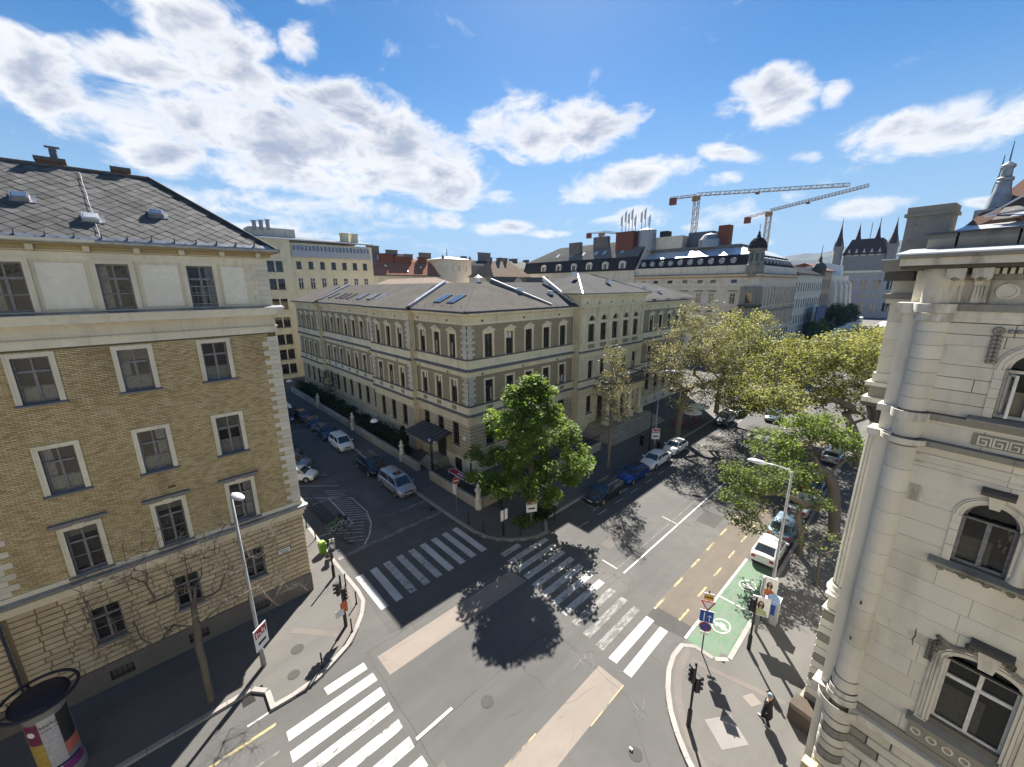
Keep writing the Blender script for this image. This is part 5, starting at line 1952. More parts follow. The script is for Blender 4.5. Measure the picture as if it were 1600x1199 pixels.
for bi, bay in enumerate((BC, 4.9)):
    # wide window of the main storey
    w = sash(bay, 5.9, .77, 2.45, .39, M_woodw)
    rp('window_rail', MB().box(bay - .69, bay + .69, .15, .24, 7.62, 7.74), M_woodw, w)
    for s in (-1, 1):
        jb = MB()
        for k in range(4):
            x = bay + s * (.80 + k * .085)
            jb.box(x - .036, x + .036, -.05 - .035 * (k % 2), .0, 5.75, 8.55 - .04 * k)
        jb.box(bay + s * .80 - (.0 if s > 0 else .3), bay + s * .80 + (.3 if s > 0 else .0), -.11, -.09 + .09, 5.62, 5.749)
        rp('jamb_moulding', jb, M_lime, w)
        # scrolled shoulder hung with a garland of beads
        rp('shoulder_scroll', MB().lathe([(.0, .14), (.06, .14), (.09, .09), (.14, .11), (.16, .05), (.16, .0)], 16), M_limed, w, T(bay + s * .98, -.01, 8.72) @ Matrix.Rotation(R(90), 4, 'X'))
        for k in range(7):
            for j in (0, 1):
                b = MB().lathe([(.0, -.055), (.04, -.035), (.055, 0), (.04, .035), (.0, .055)], 8)
                rp('garland_bead', b, M_limed, w, T(bay + s * (1.10 + .10 * j), -.08, 8.72 - k * .115), smooth=True)
        for k in range(11):
            u_ = k / 10
            x = bay + s * (1.05 - u_ * .75)
            z = 8.98 - .20 * math.sin(u_ * math.pi) + .16 * u_
            b = MB().lathe([(.0, -.085), (.06, -.05), (.085, 0), (.06, .05), (.0, .085)], 8)
            rp('garland_leaf', b, M_limed, w, T(x, -.07, z), smooth=True)
    arch_mould(bay, .77, 8.35, .39, ((.01, .07, .05), (.08, .16, .09), (.17, .24, .06)), 0, M_lime, parent=w)
    ks = MB().add([(bay - .15, -.16, 8.62), (bay + .15, -.16, 8.62), (bay + .24, -.26, 9.30), (bay - .24, -.26, 9.30), (bay - .15, 0, 8.62), (bay + .15, 0, 8.62), (bay + .24, 0, 9.30), (bay - .24, 0, 9.30)],
                  [(0, 1, 2, 3), (1, 5, 6, 2), (4, 0, 3, 7), (3, 2, 6, 7), (4, 5, 1, 0)])
    kk = rp('keystone', ks, M_lime, w)
    hd = MB().extrude_x([(-.34, 9.31), (-.38, 9.36), (-.38, 9.42), (-.30, 9.47), (.0, 9.50), (.0, 9.31)], bay - .44, bay + .44)
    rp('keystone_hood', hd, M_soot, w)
    for s in (-1, 1):
        rp('hood_volute', MB().lathe([(.0, .12), (.05, .12), (.08, .07), (.10, .1), (.12, .0)], 12), M_soot, w, T(bay + s * .40, -.05, 9.14) @ Matrix.Rotation(R(90), 4, 'X'))
    rp('sill', MB().extrude_x([(-.32, 5.52), (-.32, 5.62), (.0, 5.73), (.2, 5.75), (.2, 5.52)], bay - 1.25, bay + 1.25), M_limed, w)
    ap = rp('apron_panel', MB().box(bay - 1.15, bay + 1.15, -.12, .0, 4.80, 5.50), M_limed, w)
    for k in range(6):
        x = bay - .95 + k * .38
        rp('apron_loop', MB().lathe([(.09, .0), (.10, .035), (.13, .035), (.14, .0)], 14), M_lime, w, T(x, -.12, 5.15) @ Matrix.Rotation(R(90), 4, 'X'))
    # paired windows above
    for zi, (z0, h, mat) in enumerate(((11.7, 1.6, M_wood), (16.44, 1.41, M_woodw))):
        for ci, c in enumerate((bay - .76, bay + .76)):
            w = sash(c, z0, HWM, h, HWM, mat, openleft=(zi == 1 and bi == 0 and ci == 0))
            arch_mould(c, HWM, z0 + h, HWM, ((.0, .06, .035), (.07, .16, .075), (.17, .21, .05)), 0, M_lime, parent=w)
            for s in (-1, 1):
                jb = MB()
                for r in range(6 if zi == 0 else 5):
                    jb.box(c + s * HWM + (0 if s > 0 else -.19), c + s * HWM + (.19 if s > 0 else 0), -.05 - .012 * (r % 2), .0, z0 + .0 + r * (h / (6 if zi == 0 else 5)) + .006, z0 + (r + 1) * h / (6 if zi == 0 else 5) - .006)
                if not (s > 0 and ci == 0) and not (s < 0 and ci == 1):
                    rp('jamb_blocks', jb, M_lime, w)
            if zi == 0:
                z = z0 + h + HWM
                rp('keystone', MB().add([(c - .10, -.12, z - .08), (c + .10, -.12, z - .08), (c + .17, -.20, z + .34), (c - .17, -.20, z + .34), (c - .10, 0, z - .08), (c + .10, 0, z - .08), (c + .17, 0, z + .34), (c - .17, 0, z + .34)],
                                        [(0, 1, 2, 3), (1, 5, 6, 2), (4, 0, 3, 7), (3, 2, 6, 7), (4, 5, 1, 0)]), M_lime, w)
                rp('keystone_hood', MB().extrude_x([(-.28, z + .341), (-.33, z + .40), (-.33, z + .45), (-.26, z + .50), (.0, z + .53), (.0, z + .341)], c - .33, c + .33), M_soot, w)
        cz = z0
        rp('colonnette', MB().lathe([(.17, cz), (.17, cz + .12), (.13, cz + .18), (.12, cz + h - .3), (.15, cz + h - .2), (.19, cz + h - .05), (.19, cz + h)], 16, bay, .02), M_lime, smooth=True)
        rp('sill', MB().extrude_x([(-.30, z0 - .16), (-.30, z0 - .08), (.0, z0 - .005), (.17, z0), (.17, z0 - .16)], bay - 1.75, bay + 1.75), M_limed)
    for k in range(7):
        x = bay - 1.45 + k * .48
        rp('sill_scroll', MB().lathe([(.0, .05), (.03, .05), (.04, .02), (.07, .04), (.09, .0)], 14), M_limed, None, T(x, -.13, 11.40) @ Matrix.Rotation(R(90), 4, 'X'))
        rp('sill_scroll', MB().extrude_x([(-.16, 11.52), (-.16, 11.47), (-.02, 11.33), (-.02, 11.52)], x + .14, x + .30), M_limed)
    # carved hanging wreath left of the top windows
    rp('wreath_roundel', MB().lathe([(.04, .0), (.05, .05), (.10, .06), (.12, .0)], 16), M_limed, None, T(bay - 1.62, -.05, 18.90) @ Matrix.Rotation(R(90), 4, 'X'))
    for k in range(7):
        for j in (-1, 1):
            rp('wreath_leaf', MB().lathe([(.0, -.07), (.05, -.04), (.065, 0), (.05, .04), (.0, .07)], 8), M_limed, None, T(bay - 1.62 + .05 * j + .035 * k * 0, -.06, 18.72 - k * .115), smooth=True)
    for k in range(9):
        rp('wreath_leaf', MB().lathe([(.0, -.06), (.05, -.04), (.06, 0), (.05, .04), (.0, .06)], 8), M_limed, None, T(bay - 1.40 + .14 * k, -.06, 18.90), smooth=True)
# casement swung open in the top left window
oc = rp('open_casement', MB().box(0, .50, -.03, .03, .09, .15).box(0, .06, -.03, .03, .151, 1.25).box(.44, .50, -.03, .03, .151, 1.25).box(0, .5, -.03, .03, 1.251, 1.31), M_woodw, None, T(mid_c[0] - HWM + .08, .2, 16.44, -70))
rp('casement_pane', MB().add([(.06, 0, .15), (.44, 0, .15), (.44, 0, 1.25), (.06, 0, 1.25)], [(0, 1, 2, 3)]), M_pane, oc, T(mid_c[0] - HWM + .08, .2, 16.44, -70))
# wall crack, iron hooks
rp('wall_crack', MB().tube([(-1.15, -.015, 8.85), (-1.12, -.016, 8.6), (-1.16, -.015, 8.4), (-1.13, -.015, 8.2)], .012, 5), M_black)
for a, z in ((-2.55, 9.0), (-2.60, 7.4)):
    rp('iron_hook', MB().tube([(a, -.30, z), (a, -.40, z), (a, -.42, z + .08), (a, -.38, z + .12)], .025, 6), M_soot)

# round corner column built of drums
ccx, ccy, cr = -2.52, .06, .36


def drum(r, z0, z1, name='column_drum', mat=None, g=.006):
    return rp(name, MB().lathe([(r - .015, z0 + g * .4), (r, z0 + g + .006), (r, z1 - g - .006), (r - .015, z1 - g * .4)], 28, ccx, ccy), mat or M_limeb, ang=30)


rp('column_core', MB().lathe([(cr - .015, 0), (cr - .015, 19.1)], 20, ccx, ccy), M_joint, smooth=True)
z = 16.30
while z < 19.0:
    drum(cr, z, min(z + .415, 19.1))
    z += .415
drum(cr, 15.42, 16.0)
z = 5.5
while z < 15.1:
    drum(cr, z, min(z + .80, 15.16), g=.004)
    z += .80
for z0, z1, r in ((19.1, 19.35, .44), (19.35, 19.62, .52), (16.0, 16.28, .50), (15.16, 15.24, .46), (15.24, 15.42, .62), (4.75, 5.0, .46), (5.0, 5.5, .40), (4.46, 4.75, .50), (4.2, 4.46, .74), (4.0, 4.2, .56)):
    drum(r, z0, z1, 'column_ring', M_lime, .002)
for r in range(9):
    drum(.47, .35 + r * .405 + .02, .35 + r * .405 + .385, 'channelled_drum', M_limed if r in (3, 6) else M_limeb, .01)
drum(.56, 0, .345, 'column_plinth', M_limed)
rp('column_frieze', MB().lathe([(.40, 19.62), (.40, 20.28), (.46, 20.3), (.46, 20.62)], 24, ccx, ccy), M_lime, smooth=True)
# strip beyond the column and main road front
rp('corner_strip', MB().box(-3.25, -2.72, .14, .6, 0, 19.6), M_limeb)
for z0, z1, pr in ((4.0, 4.5, .22), (15.2, 15.42, .22), (16.05, 16.28, .12), (19.3, 19.62, .18)):
    rp('corner_strip_ledge', MB().box(-3.25 - pr, -2.72, .14 - pr, .6, z0, z1), M_lime)
rp('road_front', MB().box(-3.2, A1, .5, 13.5, 0, 20.6), M_lime)
px0, px1, py0, py1 = -4.15, -3.2, 2.45, 3.85
PIER = rp('road_front_pier', MB().box(px0 + .05, px1, py0 + .05, py1 - .05, 0, 6.0), M_soot)
for r in range(13):
    z0 = .9 + r * .39
    rp('channelled_stone', MB().box(px0, px1 + .01, py0, py1, z0 + .02, z0 + .37), M_limed if r % 3 == 0 else M_limeb, PIER)
rp('pier_plinth', MB().box(px0 - .15, px1, py0 - .15, py1 + .15, 0, .89), M_limed)
rp('guard_stone', MB().bbox(px0 - .25, px0 + .75, py0 - 1.05, py0 - .16, 0, 1.05, .12), stucco('brown_guard_stone', (.085, .066, .05), .6))
rp('pedestal', MB().box(px0 - .02, px1, py0 - .02, py1 + .02, 6.02, 6.12).box(px0 + .1, px1, py0 + .1, py1 - .1, 6.121, 6.75).box(px0 - .02, px1, py0 - .02, py1 + .02, 6.751, 6.88), M_lime)
flu = MB()
nf = 20
fv = []
for zi, (z, r) in enumerate(((7.25, .50), (9.5, .50), (12.0, .475), (14.85, .44))):
    for k in range(nf * 4):
        a = 2 * math.pi * k / (nf * 4)
        q = r - (.055 if k % 4 in (1, 2) else .0)
        fv.append((px0 + .52 + q * math.cos(a), (py0 + py1) / 2 + q * math.sin(a), z))
m4 = nf * 4
flu.add(fv, [(i * m4 + k, i * m4 + (k + 1) % m4, (i + 1) * m4 + (k + 1) % m4, (i + 1) * m4 + k) for i in range(3) for k in range(m4)])
fc = rp('fluted_column', flu, M_lime)
rp('column_base', MB().lathe([(.68, 6.88), (.68, 6.96), (.64, 7.04), (.58, 7.08), (.60, 7.16), (.53, 7.25)], 24, px0 + .52, (py0 + py1) / 2), M_lime, fc, smooth=True)
rp('column_capital', MB().lathe([(.46, 14.85), (.50, 14.92), (.47, 15.0), (.52, 15.3), (.66, 15.6)], 20, px0 + .52, (py0 + py1) / 2).box(px0 - .15, px1, py0 - .1, py1 + .1, 15.601, 15.74), M_soot, fc)
for k in range(10):
    a = 2 * math.pi * k / 10
    rp('acanthus_leaf', MB().tube([(px0 + .52 + .50 * math.cos(a), (py0 + py1) / 2 + .50 * math.sin(a), 14.95), (px0 + .52 + .55 * math.cos(a), (py0 + py1) / 2 + .55 * math.sin(a), 15.3), (px0 + .52 + .70 * math.cos(a), (py0 + py1) / 2 + .70 * math.sin(a), 15.5)], [.10, .09, .04], 6), M_soot, fc)
for z0, z1, e, m in ((15.75, 15.95, .16, M_lime), (15.95, 16.4, .02, M_limed), (16.4, 16.55, .14, M_lime), (16.55, 16.9, .0, M_lime), (19.5, 19.66, .06, M_lime), (19.66, 19.85, .16, M_limed), (19.85, 20.6, .0, M_lime)):
    rp('pier_entablature', MB().box(px0 - e, px1, py0 - e, py1 + e, z0 + .002, z1 - .002), m)
for k in range(4):
    rp('upper_pilaster', MB().box(px0 + .06, px1, py0 + .06, py1 - .06, 16.905 + k * .65, 16.905 + (k + 1) * .65 - .008), M_limeb)
rp('pier_cornice', MB().box(px0 - .18, px1, 1.65, py1 + .9, 20.62, 21.0), M_limed)
rp('pier_flashing', MB().box(px0 - .24, px1, 1.6, py1 + .95, 21.002, 21.04), M_zincw)
for k in range(8):
    rp('cornice_bracket', MB().box(px0 - .10, px1 - .3, 1.75 + k * .32, 1.93 + k * .32, 20.3, 20.6), M_soot)
# a second pier further along the road
for py in (8.2,):
    rp('road_front_pier', MB().box(px0, px1, py, py + 1.4, 0, 20.6), M_lime)

# attic, chimney and roofscape
for x0_, x1_ in ((-3.1, -2.52), (-2.46, -1.35), (-1.30, 4)):
    rp('attic_block', MB().extrude_x([(.35, 21.18), (.30, 21.5), (.40, 21.66), (1.0, 21.66), (1.0, 21.18)], x0_, x1_), M_limed)
rp('attic_capping', MB().box(-3.2, 4, .28, 1.05, 21.662, 21.70), M_zincd)
chm = rp('chimney', MB().box(-3.95, -2.90, 1.6, 2.5, 21.0, 22.36), stucco('patched_plaster', (.27, .265, .25), .7, streak=False, scale=2.5))
rp('chimney_head', MB().box(-4.02, -2.84, 1.53, 2.57, 22.362, 22.46).box(-3.97, -2.88, 1.57, 2.53, 22.461, 22.66), M_limed, chm)
M_mauve = tile_mat('mauve_brown_tiles', (.175, .115, .095), .2)
rf = rp('roof', MB().add([(-2.75, 1.2, 21.6), (5, 1.2, 21.6), (5, 5.2, 26.6), (-.7, 5.2, 25.2), (-2.3, 6.5, 22.4)], [(0, 1, 2, 3), (0, 3, 4)]), M_mauve)
rp('roof_skirt', MB().add([(-2.75, .9, 21.72), (5, .9, 21.72), (5, 2.1, 22.3), (-2.4, 1.9, 22.05)], [(0, 1, 2, 3)]), M_zincw, rf)
for k in range(12):
    x = -2.0 + k * .33
    rp('slate', MB().add([(x, 1.2, 22.0 + .05 * (k % 3)), (x + .5, 1.15, 22.02 + .05 * (k % 2)), (x + .62, 1.75, 22.42), (x + .12, 1.8, 22.38)], [(0, 1, 2, 3)]), M_zincw if k % 3 else M_slate, rf)
vc = rp('roof_ventilator', MB().lathe([(.34, 22.40), (.30, 22.55), (.19, 22.95), (.16, 23.2), (.19, 23.22), (.19, 23.3), (.13, 23.34), (.12, 23.55), (.16, 23.6), (.16, 23.66), (.0, 23.78)], 18, -2.08, 2.4), M_zinc, ang=35)
rp('ventilator_base', MB().box(-2.5, -1.68, 2.0, 2.8, 21.9, 22.41), M_zinc, vc)
dm = rp('dormer', MB().add([(-1.95, 3.0, 22.7), (-.6, 3.0, 22.9), (-.6, 3.0, 24.3), (-1.25, 3.0, 24.45), (-1.95, 5.2, 22.7), (-.6, 5.2, 22.9), (-.6, 5.2, 24.3), (-1.25, 5.2, 24.45)], [(0, 1, 2, 3), (0, 3, 7, 4), (3, 2, 6, 7), (1, 5, 6, 2)]), M_zincd, rf)
rp('dormer_dish', MB().lathe([(.0, .10), (.2, .06), (.30, .0), (.0, .03)], 20), M_alu, dm, T(-1.28, 2.96, 23.75) @ Matrix.Rotation(R(80), 4, 'X'))
rp('roof_rail', MB().tube([(-2.2, 1.5, 22.15), (-1.2, 1.5, 22.9), (-.2, 1.5, 23.6)], .03, 6).tube([(-2.2, 1.5, 22.15), (-1.2, 1.45, 22.25), (.2, 1.4, 22.9)], .03, 6), M_alu)
for x, z in ((-2.62, 24.5), (-2.48, 24.9)):
    rp('copper_finial', MB().lathe([(.12, 22.6), (.10, 23.4), (.03, 23.9), (.01, z), (.0, z)], 10, x + .1, 5.2), plain('patinated_copper', (.06, .16, .20), .6, .3), rf)
rp('entrance_ledge', MB().box(-3.1, -2.65, -.85, -.45, .75, 1.15), plain('yellow_stone_cap', (.50, .42, .27), .8))

# the photographer's own house, behind and below the window (unseen, but it catches and returns the sun)
OWN = thing('corner_house', 'house of the photographer behind the window across the junction', 'building', T(-15, -6, PZ))
part('wall', MB().grid_wall(-1.2, 60, 0, 22.5, [(1.5 + k * 3.4, 2.9 + k * 3.4, z, z + 2.2) for k in range(16) for z in (2, 6.5, 11, 15.5)], 0, .2), stucco('own_house_wall', (.50, .46, .38), .3), OWN, T(0, -1.0, 0, 180))
part('roof', MB().add([(-60, -1.2, 22.5), (1.2, -1.2, 22.5), (-6, -8, 27), (-60, -8, 27), (1.2, -14, 22.5), (-60, -14, 22.5)], [(0, 1, 2, 3), (1, 4, 2), (3, 2, 4, 5)]), M_croof2, OWN)
part('side_wall', MB().grid_wall(0, 45, 0, 22.5, [(2 + k * 3.4, 3.4 + k * 3.4, z, z + 2.2) for k in range(12) for z in (2, 6.5, 11, 15.5)], 0, .2), MATS['own_house_wall'], OWN, T(1.2, -46.01, 0, 90))


# ------------------------------------------------------------------ buildings behind
M_yel = stucco('pale_yellow_render', (0.74, 0.665, 0.46), 0.2)
M_white_r = stucco('off_white_render', (0.68, 0.625, 0.52), 0.35)
M_white_r2 = stucco('warm_white_render', (0.68, 0.58, 0.45), 0.35)
M_mans = tile_mat('dark_mansard', (0.05, 0.05, 0.056), .3)
M_redr = tile_mat('faded_red_tiles', (0.33, 0.165, 0.115), .3)
M_greyr = tile_mat('far_grey_tiles', (0.20, 0.19, 0.175), .3)
M_brickred = plain('red_brick', (0.17, 0.065, 0.045), .9, 0, .2, 3)


def plain_window(w, h, mat_f, bars=1, sill=True, surround=None):
    k = Kit()
    f = MB()
    f.box(-w / 2, -w / 2 + .08, .06, .14, 0, h).box(w / 2 - .08, w / 2, .06, .14, 0, h).box(-w / 2 + .08, w / 2 - .08, .06, .14, 0, .08).box(-w / 2 + .08, w / 2 - .08, .06, .14, h - .08, h)
    for b in range(bars):
        x = -w / 2 + w * (b + 1) / (bars + 1)
        f.box(x - .05, x + .05, .05, .13, .08, h - .08)
    f.box(-w / 2 + .08, w / 2 - .08, .055, .12, h * .64, h * .64 + .09)
    w0 = k.add('window', f, mat_f)
    k.add('panes', MB().add([(-w / 2, .11, 0), (w / 2, .11, 0), (w / 2, .11, h), (-w / 2, .11, h)], [(0, 1, 2, 3)]), M_glass, w0)
    if sill:
        k.add('sill', MB().box(-w / 2 - .12, w / 2 + .12, -.12, .06, -.14, -.005), M_grey, w0)
    if surround:
        s = MB().box(-w / 2 - .22, -w / 2, -.07, .0, 0, h + .22).box(w / 2, w / 2 + .22, -.07, .0, 0, h + .22).box(-w / 2, w / 2, -.07, .0, h, h + .22)
        k.add('surround', s, surround, w0)
    return k


# pale yellow apartment block closing the side street
YB = thing('apartment_block', 'pale yellow apartment block closing the side street, glazed grey attic band on top', 'building', T(28, 100, PZ))
MY = T(0, 100, 0)
ycol = [28.62 + 2.53 * k for k in range(7)]
yh = [(x - .52, x + .52, z, z + h) for x in ycol for z, h in ((24.4, 1.6), (20.05, 2.35), (16.0, 2.3), (12, 2.3), (8, 2.3), (4, 2.3))]
yl = [(22.25, 25.25, z, z + 2.2) for z in (23.7, 19.95, 15.7, 11.7, 7.9, 4.5, 1.2)]
part('wall', MB().grid_wall(27.2, 45.9, 0, 29.9, yh, 0, .2), M_yel, YB, MY)
part('wall', MB().grid_wall(6, 27.2, 0, 30.4, yl + [(a - 6, b - 6, c, d) for a, b, c, d in yl], -.35, .2), M_yel, YB, MY)
part('side_wall', MB().box(45.7, 45.9, .25, 14, 0, 29.9), M_yel, YB, MY)
part('rear_wall', MB().box(6, 45.6, 13.8, 14, 0, 29.9), M_yel, YB, MY)
ka, kb = plain_window(1.04, 1.6, M_woodd), plain_window(1.04, 2.35, M_woodw)
kc = plain_window(3.0, 2.2, M_woodd, 5)
for x in ycol:
    ka.put(YB, MY @ T(x, 0, 24.4))
    for z in (20.05, 16, 12, 8, 4):
        kb.put(YB, MY @ T(x, 0, z))
for a, b, c, d in yl:
    kc.put(YB, MY @ T((a + b) / 2, -.35, c))
    kc.put(YB, MY @ T((a + b) / 2 - 6, -.35, c))
    part('mullion', MB().box((a + b) / 2 - .13, (a + b) / 2 + .13, -.38, -.2, c, d), M_yel, YB, MY)
part('attic_parapet', MB().box(27.3, 45.2, -.5, -.01, 26.9, 28.2), plain('grey_panel', (.36, .39, .43), .5), YB, MY)
for g_ in range(7):
    for j in range(3):
        x = 27.55 + g_ * 2.52 + j * .80
        w0 = part('attic_window', MB().box(x, x + .74, -.46, -.01, 28.201, 29.5), M_woodw, YB, MY)
        part('pane', MB().box(x + .09, x + .65, -.475, -.461, 28.28, 29.40), M_glassb, w0, MY)
part('eaves', MB().box(5.6, 46.0, -.75, .3, 30.402, 30.62), M_zincw, YB, MY)
part('flat_roof', MB().add([(5.6, -.7, 30.63), (46, -.7, 30.63), (46, 6, 31.6), (5.6, 6, 32.0), (5.6, 14.2, 30.6), (46, 14.2, 30.6)], [(0, 1, 2, 3), (3, 2, 5, 4)]), M_zincd, YB, MY)
pb = part('roof_plant_room', MB().box(20.5, 29.5, 3, 8, 31.2, 33.0), M_white_r, YB, MY)
for k in range(3):
    part('roof_flue', MB().lathe([(.4, 32.4), (.4, 33.9 + k * .25), (.6, 33.95 + k * .25), (.6, 34.15 + k * .25), (.0, 34.2 + k * .25)], 12, 21.6 + k * 1.35, 2.6 + .3 * k), M_zinc, pb, MY)
for x in (39.3, 41.6):
    part('chimney', MB().box(x, x + 1.5, 1, 2.6, 30.7, 32.7).box(x - .12, x + 1.62, .9, 2.7, 32.701, 32.95), M_yel, YB, MY)

# block with a long faded red roof and a pale corner pavilion
RR = thing('red_roof_house', 'house with long faded red tiled roof beyond the yellow block', 'building', T(70, 128, PZ))
part('wall', MB().box(52, 85, 128.5, 142, 0, 24.2), M_white_r, RR)
part('roof', MB().add([(50, 128, 24.2), (86, 128, 24.2), (83.5, 134, 29.3), (50, 134, 29.3), (86, 142, 24.2), (50, 142, 24.2)], [(0, 1, 2, 3), (1, 4, 2), (3, 2, 4, 5)]), M_redr, RR)
part('gutter', MB().box(50, 86.2, 127.6, 128.2, 23.9, 24.25), M_zincd, RR)
for x, w, z in ((61.4, 1.4, 31.4), (64, 4.5, 31.0), (69.2, 6.5, 30.4), (79, 3.0, 30.6)):
    part('chimney', MB().box(x, x + w, 133, 134.5, 28, z).box(x - .2, x + w + .2, 132.8, 134.7, z, z + .3), M_brickred if w > 2 else M_zincd, RR)
for x, z in ((65, 27.4), (72, 25.6), (78.5, 27.2)):
    part('roof_hatch', MB().lathe([(.7, z - 1.6), (.7, z), (0, z + .4)], 10, x, 129.9 + (z - 25.4) * 1.1), M_zincw, RR)
PV = thing('corner_pavilion', 'pale square corner pavilion with three slit windows beside the red roof', 'building', T(92, 130, PZ))
part('wall', MB().grid_wall(84.2, 97.2, 0, 29.6, [(88.0 + 3.0 * k, 89.0 + 3.0 * k, 25.9, 28.0) for k in range(3)], 126, .3), M_white_r, PV)
part('side_wall', MB().box(84.2, 84.5, 126.31, 140, 0, 29.6).box(96.9, 97.2, 126.31, 140, 0, 29.6), M_white_r, PV)
part('cornice', MB().box(83.7, 97.7, 125.5, 140.5, 29.602, 30.2), M_white_r2, PV)
part('roof', MB().add([(84, 126, 30.2), (97.4, 126, 30.2), (97.4, 140, 30.2), (84, 140, 30.2), (91, 133, 31.6)], [(0, 1, 4), (1, 2, 4), (2, 3, 4), (3, 0, 4)]), M_zinc, PV)
part('finial', MB().lathe([(.3, 31.2), (.12, 32.2), (.2, 32.5), (.04, 34.6), (0, 34.6)], 8, 91, 133), M_black, PV)
for x in (84.6, 96.8):
    part('corner_ornament', MB().lathe([(.5, 30.2), (.5, 30.9), (.2, 31.2), (.0, 31.8)], 8, x, 126.2), M_cledge, PV)

# more roofs between
def roof_house(label, x0, x1, y0, y1, ze, zr, wall, roof, inset=4.0, extra=None, name='distant_house'):
    h = thing(name, label, 'building', T((x0 + x1) / 2, y0, PZ))
    part('wall', MB().box(x0, x1, y0, y1, 0, ze), wall, h)
    ym = (y0 + y1) / 2
    part('roof', MB().add([(x0 - .5, y0 - .5, ze), (x1 + .5, y0 - .5, ze), (x1 + .5, y1 + .5, ze), (x0 - .5, y1 + .5, ze), (x0 + inset, ym, zr), (x1 - inset, ym, zr)],
                          [(0, 1, 5, 4), (1, 2, 5), (2, 3, 4, 5), (3, 0, 4)]), roof, h)
    if extra:
        for cx, cw, cz in extra:
            part('chimney', MB().box(cx, cx + cw, ym - .7, ym + .7, zr - 2, cz).box(cx - .2, cx + cw + .2, ym - .9, ym + .9, cz, cz + .25), M_cledge, h)
    return h


roof_house('house with pale brown tiled hipped roof left of the dark mansard', 93, 111, 108, 122, 23.6, 29.3, M_white_r, tile_mat('brown_tiles', (.26, .205, .16), .3), 4, [(97, .8, 30.2), (101, .8, 30.2), (104.5, .6, 30)])
roof_house('grey-roofed house in the gap behind the pale brown roof', 118, 150, 126, 142, 27.5, 31, M_white_r, M_greyr, 5, [(121, 2, 32), (127, 2, 32), (135, 1.4, 31.8)])
roof_house('far row of dark grey roofs with a square tower stub on the skyline', 150, 235, 205, 225, 33, 37, M_greyr, M_mans, 6, [(158, 4, 39), (172, 10, 42), (190, 3, 39.4), (200, 3, 39), (214, 3, 38.6)])
roof_house('pinkish roofed house on the skyline left of the pavilion', 90, 128, 168, 182, 30, 33, M_white_r2, M_redr, 5, [(96, 4, 35), (104, 6, 36), (118, 3, 34.6)])
roof_house('dark roofed house just behind the long red roof', 84, 112, 190, 204, 33, 37, M_brickred, M_mans, 5, [(88, 6, 40), (98, 6, 38.5)])

# dark mansard building facing the cross street
MBg = thing('mansard_building', 'building with dark mansard roof, round-topped dormers and a red brick roof tower', 'building', T(120, 92, PZ))
MX = T(118, 0, 0, -90)                  # faces -X, local x = -Y
part('wall', MB().box(118, 134, 68.4, 118, 0, 25.0), M_white_r, MBg)
part('mansard', MB().add([(117.6, 118.4, 25.0), (117.6, 68.4, 25.0), (119.4, 68.4, 29.2), (119.4, 118.4, 29.2), (134, 68.4, 25), (134, 118.4, 25), (126, 68.4, 35.0), (126, 106, 34.6)],
                         [(0, 1, 2, 3), (3, 2, 6, 7), (1, 4, 6, 2), (4, 5, 7, 6), (5, 0, 3, 7)]), M_mans, MBg)
part('upper_roof', MB().add([(119.38, 118.4, 29.24), (119.38, 68.3, 29.24), (126, 68.3, 35.05), (126, 106, 34.65)], [(0, 1, 2, 3)]), M_greyr, MBg)
part('fire_wall', MB().add([(117.5, 68.4, 24), (126, 68.4, 35.5), (134, 68.4, 25), (117.5, 67.9, 24), (126, 67.9, 35.5), (134, 67.9, 25)], [(0, 2, 1), (3, 4, 5), (0, 1, 4, 3), (1, 2, 5, 4)]), M_white_r, MBg)
dk = Kit()
n = 10
dpts = [(-1.2, 0), (1.2, 0), (1.2, 1.9)] + [(1.2 * math.cos(math.pi * k / n), 1.9 + .9 * math.sin(math.pi * k / n)) for k in range(1, n)] + [(-1.2, 1.9)]
dmb = MB()
m = len(dpts)
dmb.add([(x, -.1, z) for x, z in dpts] + [(x, 2.2, z) for x, z in dpts], [tuple(range(m))] + [(i, i + m, (i + 1) % m + m, (i + 1) % m) for i in range(m)])
d0 = dk.add('dormer', dmb, M_white_r)
dk.add('dormer_window', MB().box(-.55, .55, -.14, -.1005, .35, 2.0), M_glass, d0)
dk.add('dormer_bar', MB().box(-.05, .05, -.17, -.141, .35, 2.0), M_woodw, d0)
for y in (73, 79.5, 86.2, 92.8, 100, 107.5):
    dk.put(MBg, T(118.0, y, 25.3, -90))
for y, s in ((76, 2.4), (83, 2.4), (86.5, 2.4), (92, 2.4), (97, 2.4), (104, 2.4)):
    part('roof_light', MB().add([(121, y, 30.75), (121, y - 1.1, 30.75), (122.4, y - 1.1, 31.98), (122.4, y, 31.98)], [(0, 1, 2, 3)]), M_zincw, MBg)
bt = part('brick_roof_tower', MB().box(122, 128, 72, 78.5, 31, 37.5), M_brickred, MBg)
part('tower_drum', MB().lathe([(3.0, 31), (3.0, 37.6), (0, 38.4)], 18, 126, 69.5), M_zinc, MBg)
for k, (y, z) in enumerate(((77.6, 43.0), (76.2, 44.2), (75, 43.6), (73.8, 44.6), (72.6, 42.5), (70.4, 43.4), (69.2, 44.2), (67.6, 42.0))):
    an = part('antenna', MB().tube([(124, y, 36), (124, y, z)], .12, 6), M_steel, MBg)
    part('antenna_panel', MB().box(123.5, 123.85, y - .28, y + .28, z - 3.4, z - .6), M_alu, an)
part('chimney', MB().box(121.5, 123, 93, 98, 31.5, 35.6), M_greyr, MBg)
part('chimney', MB().box(124, 125.5, 83, 89, 33, 37.0), M_greyr, MBg)

